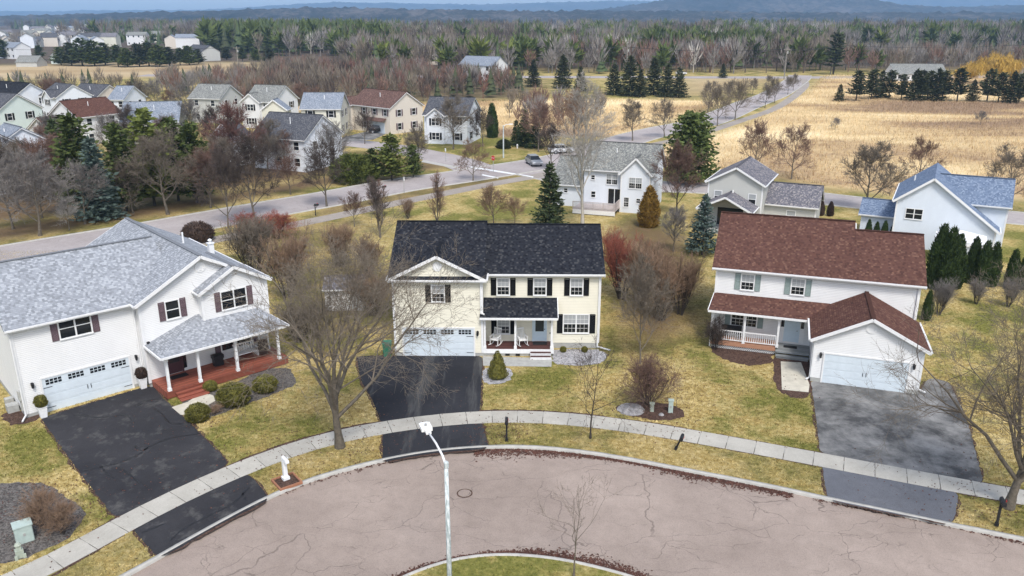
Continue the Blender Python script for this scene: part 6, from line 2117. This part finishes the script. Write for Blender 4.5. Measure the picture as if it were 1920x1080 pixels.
MB().box(-.35, .35, -.25, .25, .5, .75).build('lid', 'dark_metal', ct)
MB().box(-.3, .3, -.22, .22, .0, .5).build('body', 'dark_metal', ct)
sb = empty('outdoor_bench', (*RH(-5.4, 4.8), .55), R(-18), 'dark bench behind the white porch railing', 'bench')
MB().box(-.7, .7, -.22, .22, .38, .44).build('seat', 'dark_metal', sb)
MB().box(-.7, .7, .18, .24, .44, .85).build('backrest', 'dark_metal', sb)
for s in (-1, 1):
    MB().box(s * .64 - .04, s * .64 + .04, -.2, .2, 0, .38).build('leg', 'dark_metal', sb)

def shed():
    xy = (-13.58, 62.6)
    e = empty('garden_shed', (xy[0], xy[1], 0), R(3), 'small white garden shed behind the big street maple', 'shed')
    gable_wall(e, -1.5, 1.5, -1.1, 1.4, 1.95, 'x', .5, 'white_siding', .05)
    gable_roof(e, -1.5, 1.5, -1.1, 1.4, 1.93, 'x', .5, 'slate_shingle', oh=.18, og0=.15, og1=.15)
    MB().box(-.55, .55, -1.14, -1.1, .1, 1.75).build('door', 'white_trim', e)
shed()

def canopy():
    o = (46.32, 85.76)
    xy = (43.3, 75.6)
    e = empty('garden_canopy', (xy[0], xy[1], 0), R(-28), 'white peaked garden canopy behind the tall hedge', 'canopy')
    rf = MB()
    t = (0, 0, 3.1)
    q = [(-2.2, -1.8, 2.35), (2.2, -1.8, 2.35), (2.2, 1.8, 2.35), (-2.2, 1.8, 2.35)]
    for j in range(4):
        rf.slab([q[j], q[(j + 1) % 4], t], .04)
    rf.build('roof', 'canopy_white', e)
    v = MB()
    for j in range(4):
        a, b = q[j], q[(j + 1) % 4]
        v.face([a, b, (b[0], b[1], 2.05), (a[0], a[1], 2.05)])
    v.build('valance', 'canopy_white', e)
    for a in q:
        MB().tube([(a[0] * .97, a[1] * .97, 0), (a[0] * .97, a[1] * .97, 2.35)], .05, 8).build('leg', 'canopy_white', e)
canopy()

# ---------------------------------------------------------------- cars, posts and signs beyond
def car(xy, rz, label, mat):
    e = empty('car', (xy[0], xy[1], .02), rz, label, 'car')
    prof = [(-2.2, .35), (2.2, .35), (2.28, .6), (2.2, .82), (1.1, .98), (-2.0, 1.0), (-2.25, .85)]
    MB().sweep(prof, 'y', -.86, .86).build('body', mat, e)
    m = MB()
    a = [(1.15, -.8, .98), (1.15, .8, .98), (-1.95, .8, 1.0), (-1.95, -.8, 1.0)]
    b = [(.4, -.64, 1.46), (.4, .64, 1.46), (-1.4, .64, 1.5), (-1.4, -.64, 1.5)]
    for j in range(4):
        m.face([a[j], a[(j + 1) % 4], b[(j + 1) % 4], b[j]])
    m.build('window', 'glass', e)
    MB().prism([(.45, -.67), (.45, .67), (-1.45, .67), (-1.45, -.67)][::-1], 1.47, 1.53).build('roof', mat, e)
    for x in (-1.4, 1.35):
        for s in (-1, 1):
            w = MB().tube([(x, s * .72, .33), (x, s * .89, .33)], .33, 14).build('wheel', 'rubber', e)
            MB().tube([(x, s * .891, .33), (x, s * .9, .33)], .2, 10).build('rim', 'car_silver', w)
    for s in (-1, 1):
        MB().box(2.2, 2.27, s * .62 - .2, s * .62 + .2, .62, .76).build('headlight', 'lamp_lens', e)
        MB().box(-2.26, -2.18, s * .65 - .17, s * .65 + .17, .68, .84).build('taillight', 'sign_red', e)
car((3.51, 129.72), R(-75), 'silver car driving up to the junction', 'car_silver')
car((8.56, 141.51), R(20), 'light coloured car passing beyond the junction', 'car_white')
car((-27.1, 167.48), R(8), 'black car parked before the brown roofed house', 'car_black')
car((69.23, 342.32), R(2), 'white car on the far highway', 'car_white')

def sign_post():
    xy = (-2.87, 123.59)
    e = empty('stop_sign', (xy[0], xy[1], 0), R(-40), 'red octagonal stop sign at the road junction', 'sign')
    MB().box(-.03, .03, -.03, .03, 0, 2.2).build('post', 'foundation', e)
    m = MB()
    o = [(.38 * math.cos(R(22.5 + 45 * k)), 2.1 + .38 * math.sin(R(22.5 + 45 * k))) for k in range(8)]
    m.sweep(o, 'y', -.055, -.035)
    pl = m.build('sign_face', 'sign_red', e)
    cu = bpy.data.curves.new('lettering', 'FONT')
    cu.body = 'STOP'
    cu.size = .26
    cu.align_x = 'CENTER'
    cu.align_y = 'CENTER'
    cu.materials.append(MATS['white_trim'])
    tmp = bpy.data.objects.new('lettering', cu)
    COL.objects.link(tmp)
    bpy.context.view_layer.update()
    me = bpy.data.meshes.new_from_object(tmp.evaluated_get(bpy.context.evaluated_depsgraph_get()))
    bpy.data.objects.remove(tmp)
    t = place('lettering', me)
    t.parent = pl
    t.location = (0, -.06, 2.1)
    t.rotation_euler = (R(90), 0, 0)
sign_post()
def far_lamp(xy, h, label):
    e = empty('street_lamp', (xy[0], xy[1], 0), 0, label, 'street lamp')
    MB().tube([(0, 0, 0), (0, 0, h)], [.13, .09], 8).build('pole', 'lamp_pole_paint', e)
    MB().tube([(0, 0, h - .1), (.5, .1, h + .15), (1.1, .2, h + .2)], .05, 6).build('arm', 'white_trim', e)
    MB().box(1.0, 1.6, .05, .35, h + .14, h + .26).build('lamp_head', 'white_plastic', e)
far_lamp((-1.44, 136.45), 5.4, 'pale lamp post at the corner of the side street')
def road_sign(xy, rz, label):
    e = empty('sign_post', (xy[0], xy[1], 0), rz, label, 'sign')
    MB().tube([(0, 0, 0), (0, 0, 2.2)], .04, 6).build('post', 'foundation', e)
    MB().box(-.12, .12, -.04, -.02, 1.7, 2.2).build('sign_face', 'white_plastic', e)
road_sign((-10.86, 132.75), R(-30), 'thin white street sign by the side street')
road_sign((-14.54, 107.74), R(150), 'slim sign post between road and path')
def hydrant(xy, label, mat):
    e = empty('hydrant', (xy[0], xy[1], 0), 0, label, 'hydrant')
    MB().lathe([(.16, 0), (.16, .06), (.11, .08), (.11, .55), (.15, .57), (.13, .68), (.04, .78)], 12).build('body', mat, e)
    MB().tube([(-.22, 0, .42), (.22, 0, .42)], .06, 8).build('nozzle', mat, e)
hydrant((-11.86, 154.83), 'white hydrant like post before the mounded evergreen', 'white_plastic')
hydrant((0.96, 146.94), 'white post on the corner lawn beside the dark spruces', 'white_plastic')
mailbox((-23.51, 94.76), R(100), 'dark mailbox by the main road kerb, left of the bare street tree', h=1.2)
mailbox((-17.04, 105.69), R(100), 'dark mailbox by the main road kerb behind the narrow dark tree', h=1.2)

def utility_pole(xy, h, label):
    e = empty('utility_pole', (xy[0], xy[1], 0), R(5), label, 'utility pole')
    MB().tube([(0, 0, 0), (0, 0, h)], [.22, .15], 8).build('pole', 'utility_wood', e)
    MB().box(-1.3, 1.3, -.08, .08, h - .7, h - .5).build('crossarm', 'utility_wood', e)
    MB().lathe([(.25, h - 2.2), (.28, h - 2.1), (.28, h - 1.4), (.2, h - 1.3)], 10, .35, 0).build('transformer', 'foundation', e)
    return (xy[0], xy[1], h)
poles = [utility_pole((-230, 334), 11.5, 'wooden utility pole far left on the highway'), utility_pole((-108, 331), 11.5, 'wooden utility pole by the highway behind the pale field'),
         utility_pole((46, 336), 11.5, 'wooden utility pole by the highway behind the spruce row'), utility_pole((103, 316), 11.5, 'wooden utility pole where the far road meets the highway'),
         utility_pole((131, 344), 12, 'wooden utility pole left of the huge spreading pine'), utility_pole((215, 352), 12, 'wooden utility pole right of the huge spreading pine'), utility_pole((330, 372), 12, 'wooden utility pole behind the golden willow')]
for i, (a, b) in enumerate(zip(poles, poles[1:])):
    m = MB()
    for s in (-1, 0, 1):
        pts = []
        for t in np.linspace(0, 1, 9):
            pts.append((a[0] + (b[0] - a[0]) * t + s * 1.0, a[1] + (b[1] - a[1]) * t, a[2] + (b[2] - a[2]) * t - .45 - 2.2 * 4 * t * (1 - t) * .5))
        m.tube(pts, .03, 4)
    tag(m.build('power_line', 'dark_metal'), 'thin sagging power line span %s the highway' % ('far left along', 'left along', 'in the middle along', 'above', 'right along', 'far right along')[i], 'power line')

# ---------------------------------------------------------------- woods
def wood(name, label, polys, seed):
    """polys: (outline, number, kinds) ; every tree its own trunk and crown in one mass"""
    r = np.random.default_rng(seed)
    groups = {}
    def add(mt, V, F):
        g = groups.setdefault(mt, [[], [], 0])
        g[0].append(V)
        g[1].append(F + g[2])
        g[2] += len(V)
    for outline, n, kinds, hlo, hhi in polys:
        P = np.array(outline)
        lo, hi = P.min(0), P.max(0)
        pts = np.zeros((0, 2))
        while len(pts) < n:
            q = r.uniform(lo, hi, (n * 3, 2))
            pts = np.concatenate([pts, q[inside(P, q)]])
        pts = pts[:n]
        names = [k for k, w in kinds]
        ws = np.array([w for k, w in kinds], float)
        cum = np.cumsum(ws / ws.sum())
        ch = np.sin(pts[:, 0] * .031 + seed) * .25 + np.sin(pts[:, 1] * .021 + pts[:, 0] * .011) * .25 + r.uniform(0, 1, n)
        ch = (np.argsort(np.argsort(ch)) + .5) / n
        for (x, y), c in zip(pts, ch):
            k = names[int(np.searchsorted(cum, min(c, .9999)))]
            h = r.uniform(hlo, hhi)
            if k[0] == 'c':                                    # conifer: ragged tiers
                mt = k[1]
                h *= 1.08
                tiers = 6
                rad = h * r.uniform(.17, .24)
                V, F = [], []
                for t in range(tiers):
                    z0 = h * (.10 + .80 * t / tiers)
                    z1 = min(h, z0 + h * .30)
                    rr = rad * (1 - t / tiers) ** .85
                    m = 7
                    a = r.uniform(0, 6.28) + np.arange(m) * 6.283 / m
                    ro = rr * r.uniform(.7, 1.2, m)
                    b = len(V)
                    for j in range(m):
                        V.append((x + ro[j] * math.cos(a[j]), y + ro[j] * math.sin(a[j]), z0 + r.uniform(-.05, .03) * h))
                    V.append((x + r.normal(0, .02) * h, y, z1))
                    for j in range(m):
                        F.append((b + j, b + (j + 1) % m, b + m))
                add(mt, np.array(V), np.array(F))
            else:                                              # leafless or feathery: slim up-swept sprays round a stem
                mt = k[1]
                m = k[2]
                u = r.normal(0, 1, (m, 3))
                u /= np.linalg.norm(u, axis=1)[:, None]
                c0 = np.array([x, y, h * .60])
                p = c0 + u * np.array([h * .25, h * .25, h * .34]) * r.uniform(.3, 1, (m, 1)) ** .6
                d = u * np.array([.5, .5, .25]) + np.array([0, 0, .8 if k[0] == 'b' else .2])
                d /= np.linalg.norm(d, axis=1)[:, None]
                s = np.cross(d, r.normal(0, 1, (m, 3)))
                s /= np.linalg.norm(s, axis=1)[:, None]
                L = h * r.uniform(.12, .26, (m, 1))
                W = h * (r.uniform(.010, .022, (m, 1)) if k[0] == 'b' else r.uniform(.05, .09, (m, 1)))
                V = np.stack([p - d * L * .5 - s * W, p - d * L * .5 + s * W, p + d * L], 1).reshape(-1, 3)
                F = np.arange(3 * m).reshape(-1, 3)
                tv = np.array([(x - .018 * h, y, 0), (x + .018 * h, y, 0), (x, y, h * .75), (x, y - .018 * h, 0), (x, y + .018 * h, 0), (x, y, h * .75)])
                add(mt, np.concatenate([V, tv]), np.concatenate([F, [[3 * m, 3 * m + 1, 3 * m + 2], [3 * m + 3, 3 * m + 4, 3 * m + 5]]]))
    root = None
    mats = list(groups)
    V = np.concatenate([np.concatenate(groups[m][0]) for m in mats])
    F, mi, off = [], [], 0
    for i, m in enumerate(mats):
        f = np.concatenate(groups[m][1]) + off
        F.append(f)
        mi.append(np.full(len(f), i))
        off += groups[m][2]
    me = np_mesh(name, V, np.concatenate(F), None)
    for m in mats:
        me.materials.append(MATS[m])
    me.polygons.foreach_set('material_index', np.concatenate(mi).astype(np.int32))
    return tag(place(name, me), label, 'woodland', kind='stuff')
BARE = ('b', 'twig', 85)
RED = ('b', 'red_twig', 85)
DARKB = ('b', 'dark_twig', 60)
GREYB = ('b', 'grey_twig', 80)
WHITEB = ('b', 'white_twig', 60)
CRIM = ('b', 'crimson_twig', 60)
CON = ('c', 'spruce_needles')
DCON = ('c', 'dark_needles')
PIN = ('p', 'pine_needles', 70)
BRI = ('p', 'bright_needles', 70)
wood('woodland', 'brown leafless woodland belt behind the row of houses', [
    ([(-71.18, 211.72), (-47.92, 218.2), (-23.97, 232.39), (0, 241.79), (6.95, 270.88), (-24.42, 318.43), (-68.67, 359.12), (-99.37, 324.09)], 380, ((BARE, 5), (RED, 4), (DARKB, 4), (CRIM, .5), (DCON, 1.4), (GREYB, 1)), 5, 9),
    ([(-104.09, 245.09), (-78.32, 248.48), (-96.04, 312.95), (-121.82, 288.13)], 70, ((BARE, 4), (GREYB, 3), (RED, 2), (DCON, .6)), 5, 8),
    ([(-173.75, 232.39), (-108.39, 255.53), (-123.74, 292.78), (-198.72, 266.88)], 60, ((BARE, 3), (DCON, 2), (GREYB, 2)), 4, 7),
    ([(-73.09, 194.32), (-62.13, 199.81), (-69.05, 218.2), (-79.39, 211.72)], 20, ((BARE, 3), (RED, 2)), 5, 7),
    ([(-3.26, 166.68), (5.7, 175.02), (15.58, 170.75), (23.3, 199.81), (0, 218.2)], 34, ((RED, 3), (BARE, 2), (GREYB, 1)), 4, 7)], 21)
wood('forest', 'mixed forest of pines and bare trees filling the middle distance', [
    ([(-60, 345), (60, 345), (120, 350), (150, 372), (190, 520), (-110, 520)], 950, ((BARE, 6), (DARKB, 4), (PIN, 2.4), (CON, .8), (WHITEB, .4), (BRI, .5), (GREYB, 3), (RED, .5)), 9, 15),
    ([(-140, 500), (240, 520), (420, 760), (-320, 760)], 1200, ((DARKB, 4), (BARE, 5), (PIN, 2.6), (CON, 1.6), (BRI, .4), (DCON, .8), (WHITEB, .5), (GREYB, 3.5)), 12, 18),
    ([(-420, 760), (560, 760), (800, 1200), (-520, 1200)], 1300, ((DARKB, 5), (BARE, 4), (PIN, 2.4), (CON, 2), (DCON, 1.4), (GREYB, 3.5)), 14, 21),
    ([(140, 352), (330, 362), (420, 440), (180, 440)], 420, ((GREYB, 4), (BARE, 5), (RED, 2), (PIN, 1.2), (CON, .6)), 7, 12),
    ([(260, 520), (640, 600), (900, 1100), (500, 1100)], 900, ((DARKB, 4), (BARE, 4), (PIN, 2), (CON, 1.5), (GREYB, 5), (PIN, 2)), 12, 19)], 31)
wood('forest', 'green pine woods and pale birches behind the highway', [
    ([(58.83, 420.83), (128.57, 430.67), (187.15, 617.05), (92.71, 638.17)], 260, ((PIN, 5), (CON, 2), (BRI, 1.2)), 11, 16),
    ([(96.77, 411.43), (122.93, 411.43), (136.4, 457.34), (110.28, 457.34)], 46, ((WHITEB, 2), (GREYB, 3)), 10, 13),
    ([(230.3, 597.26), (366.21, 597.26), (501.15, 820.13), (309.99, 820.13)], 330, ((CON, 3), (PIN, 3), (DCON, 2), (BARE, 1)), 11, 17),
    ([(195.78, 739.2), (279.68, 739.2), (347.67, 920.74), (249.16, 920.74)], 90, ((WHITEB, 3), (GREYB, 2)), 14, 19),
    ([(-2.94, 463.07), (29.38, 463.07), (32.93, 578.69), (0, 578.69)], 70, ((PIN, 4), (BRI, 2), (DCON, 1)), 7, 12)], 51)
wood('forest', 'dark evergreen forest band left of centre below the skyline', [
    ([(-196.52, 544.77), (-92.31, 561.22), (-114.2, 739.2), (-211.24, 838.47), (-288.24, 802.57)], 520, ((CON, 2), (DCON, 2), (PIN, 6), (BARE, 1.0)), 14, 21),
    ([(-317.06, 660.78), (-229.75, 638.17), (-222.5, 802.57), (-312.07, 1079.27), (-440.38, 920.74)], 260, ((CON, 3), (PIN, 2), (GREYB, 3), (BARE, 3)), 8, 13),
    ([(-700, 560), (-330, 520), (-360, 800), (-800, 800)], 330, ((GREYB, 4), (BARE, 4), (CON, 2), (RED, 1)), 7, 11),
    ([(-900, 1500), (-200, 1250), (-250, 1900), (-1200, 2100)], 700, ((DARKB, 4), (CON, 3), (DCON, 2), (GREYB, 1)), 12, 20),
    ([(-94.01, 463.07), (-28.94, 507.51), (17.24, 544.77), (16.69, 660.78), (-40.31, 638.17), (-117.1, 578.69)], 200, ((BARE, 4), (PIN, 3), (CON, 1), (GREYB, 2), (RED, 1)), 7, 12)], 41)

# ---------------------------------------------------------------- hills on the horizon
def hill(name, prof, D, depth, seed, step, rough):
    """prof: (x, height) along a ridge at distance D; a real rise with its back slope"""
    r = np.random.default_rng(seed)
    xs = np.arange(prof[0][0], prof[-1][0], step)
    hs = np.interp(xs, [p[0] for p in prof], [p[1] for p in prof])
    for _ in range(10):
        hs[1:-1] = (hs[:-2] + 2 * hs[1:-1] + hs[2:]) / 4
    rows = 34
    V = []
    for j in range(rows):
        t = j / (rows - 1)
        sh = math.sin(math.pi * min(1, t * 1.0)) ** 1.2 if t < .5 else math.cos(math.pi * (t - .5)) ** 1.2
        y = D - depth * .5 + depth * t
        nz = r.normal(0, rough, len(xs)) * (sh > .02)
        lump = np.sin(xs * .004 + j * .5 + seed) * 6 + np.sin(xs * .011 + j * .9) * 4
        V.append(np.c_[xs, np.full(len(xs), y) + r.normal(0, step * .2, len(xs)), np.maximum(hs * sh + lump * sh * .5 + nz, -2) - 1.0])
    V = np.concatenate(V)
    n = len(xs)
    ii, jj = np.meshgrid(np.arange(n - 1), np.arange(rows - 1))
    i0 = (jj * n + ii).ravel()
    return tag(place(name, np_mesh(name, V, np.stack([i0, i0 + 1, i0 + 1 + n, i0 + n], 1), 'hill_forest')), kind='structure')
S1 = 4200 / 1519.
hill('hills', [(-600, 10), (300, 40), (480, 62), (720, 95), (900, 122), (1350, 128), (1650, 118), (1790, 78), (2100, 62), (2700, 80), (3400, 95), (4200, 70)], 4200, 1700, 1, 14, 3.2)
hill('hills', [(-6500, 60), (-4200, 70), (-3000, 80), (-2200, 120), (-1700, 150), (-1100, 145), (-600, 125), (-200, 130), (300, 150), (900, 160), (2000, 150), (3500, 170), (4300, 200), (5000, 190), (5600, 225), (7000, 200)], 8200, 2400, 2, 30, 4)
hill('hills', [(-3300, 20), (-2200, 26), (-1500, 22), (-1000, 34), (-600, 44), (-100, 40), (300, 36), (900, 30), (1800, 34), (2600, 40)], 2600, 900, 3, 12, 3.0)

# ---------------------------------------------------------------- tall grass, mown grass
def tufts(name, label, polys, seed, mat, h, w, holes=()):
    r = np.random.default_rng(seed)
    allp = []
    for outline, n in polys:
        P = np.array(outline)
        q = r.uniform(P.min(0), P.max(0), (n, 2))
        allp.append(q[inside(P, q)])
    p = np.concatenate(allp)
    for hole in holes:
        if len(hole):
            p = p[~inside(hole, p)]
    n = len(p)
    a = r.uniform(0, 6.28, n)
    hh = h * r.uniform(.5, 1.4, n) 
    ww = w * r.uniform(.6, 1.4, n)
    lean = r.normal(0, .35, (n, 2)) * hh[:, None]
    dx = np.c_[np.cos(a), np.sin(a)] * ww[:, None]
    V = np.stack([np.c_[p - dx, np.zeros(n)], np.c_[p + dx, np.zeros(n)], np.c_[p + lean, hh]], 1).reshape(-1, 3)
    me = np_mesh(name, V, np.arange(3 * n).reshape(-1, 3), mat)
    o = tag(place(name, me), label, 'grass', kind='stuff')
    return o, np.repeat(p, 3, axis=0)
def near_attr(o, xyv, dev=.34):
    """the blades take the colour of the ground they grow on"""
    ix = np.clip(np.searchsorted(gx, xyv[:, 0]), 1, nx - 1)
    iy = np.clip(np.searchsorted(gy, xyv[:, 1]), 1, ny - 1)
    k = iy * nx + ix
    ground_attrs(o, green=green[k], brown=brown[k], meadow=meadow[k], pale=pale[k], wood=wood_attr[k], tint=np.repeat(nrg.normal(.06, dev, len(k) // 3), 3))
wood_attr = wood_mask
house_holes = [[LH(-.2, -.0), LH(6.9, 0), LH(7, -3.3), LH(15.2, -3.3), LH(15.2, 12.6), LH(-.2, 9.5)], [CH(0, 0), CH(11, 0), CH(11, 1.4), CH(14.4, 1.4), CH(14.4, 10.4), CH(0, 10.4)],
               [RH(0, 0), RH(6.4, 0), RH(6.4, 13), RH(-6.8, 14.4), RH(-6.8, 3.8), RH(0, 3.8)]]
walk_poly = [tuple(p) for p in offset(smooth_line(walk_px, .5, 10), .78)] + [tuple(p) for p in offset(smooth_line(walk_px, .5, 10), -.78)[::-1]]
beds = [[tuple(v.co[:2]) for v in o.data.vertices] for o in COL.objects if o.type == 'MESH' and o.name.split('.')[0] in ('gravel_bed', 'mulch_bed', 'front_walk')]
road_grow = [tuple(p) for p in offset(KERB, side * .22)] + road_poly[len(KERB):]
go, gxy = tufts('grass', 'dry mown lawn grass round the houses of the court', [([(-37.05, 49.49), (-22.35, 26.85), (22.35, 26.85), (37.05, 49.49)], 260000), ([(-56.45, 79.38), (56.45, 79.38), (37.05, 49.49), (-37.05, 49.49)], 210000)], 5, 'ground', .055, .028,
                [*house_holes, walk_poly, *DRIVE_POLYS, *beds, road_grow])
near_attr(go, gxy)
mo_, mxy = tufts('meadow_grass', 'tall golden meadow grass beyond the back street', [(MEADOW1, 230000), (MEADOW2, 60000)], 6, 'ground', .6, .05, [[tuple(q) for q in offset(MAIN, 5)] + [tuple(q) for q in offset(MAIN, -5)[::-1]], [tuple(q) for q in offset(PATH, 1.5)] + [tuple(q) for q in offset(PATH, -1.5)[::-1]]])
near_attr(mo_, mxy, .14)
isl_t, ixy = tufts('grass', 'grass growing on the traffic island', [(isl_poly, 14000)], 7, 'ground', .055, .028)
ground_attrs(isl_t, green=.6, tint=np.repeat(nrg.normal(.06, .30, len(ixy) // 3), 3))

# fallen leaves on the lawns
fr_ = np.random.default_rng(8)
fl = []
for c_, n_, s_ in (((-9.51, 39.74), 900, 3.5), ((-0.46, 41.31), 350, 1.0), ((8.34, 44.8), 700, 2.2), ((24.12, 33.97), 600, 3), ((10.96, 55.11), 1200, 4), ((-15.08, 59.52), 1300, 6), ((28.96, 55.11), 500, 4), ((13.18, 49.49), 500, 3), ((-22.58, 33.52), 500, 2), ((-15.81, 42.07), 400, 4), ((4.71, 46.27), 300, 4)):
    fl.append(np.array(c_) + fr_.normal(0, s_, (n_, 2)))
fl = np.concatenate(fl)
for hole in [*house_holes, road_grow]:
    fl = fl[~inside(hole, fl)]
n_ = len(fl)
a_ = fr_.uniform(0, 6.28, n_)
s_ = fr_.uniform(.025, .06, n_)
P_ = np.c_[fl, fr_.uniform(.035, .06, n_)]
dx = np.c_[np.cos(a_) * s_, np.sin(a_) * s_, fr_.normal(0, .01, n_)]
dy = np.c_[-np.sin(a_) * s_ * .7, np.cos(a_) * s_ * .7, fr_.normal(0, .01, n_)]
V_ = np.stack([P_ - dx, P_ + dy, P_ + dx, P_ - dy], 1).reshape(-1, 3)
tag(place('fallen_leaves', np_mesh('fallen_leaves', V_, np.arange(len(V_)).reshape(-1, 4), 'leaf_litter')), 'brown fallen leaves scattered over lawns and pavement', 'leaf litter', kind='stuff')

# ---------------------------------------------------------------- the air
hz = MB().box(-9500, 9500, -400, 10500, -3, 300)
ho = hz.build('haze', None)
tag(ho, 'thin blue haze over the valley', 'haze', kind='stuff')
hm = bpy.data.materials.new('haze_air')
hm.use_nodes = True
ht = hm.node_tree
ht.nodes.remove(ht.nodes["Principled BSDF"])
pv = ht.nodes.new('ShaderNodeVolumePrincipled')
pv.inputs['Color'].default_value = (0.40, 0.66, 1.0, 1)
pv.inputs['Density'].default_value = 0.00012
ht.links.new(pv.outputs[0], ht.nodes['Material Output'].inputs['Volume'])
ho.data.materials.append(hm)
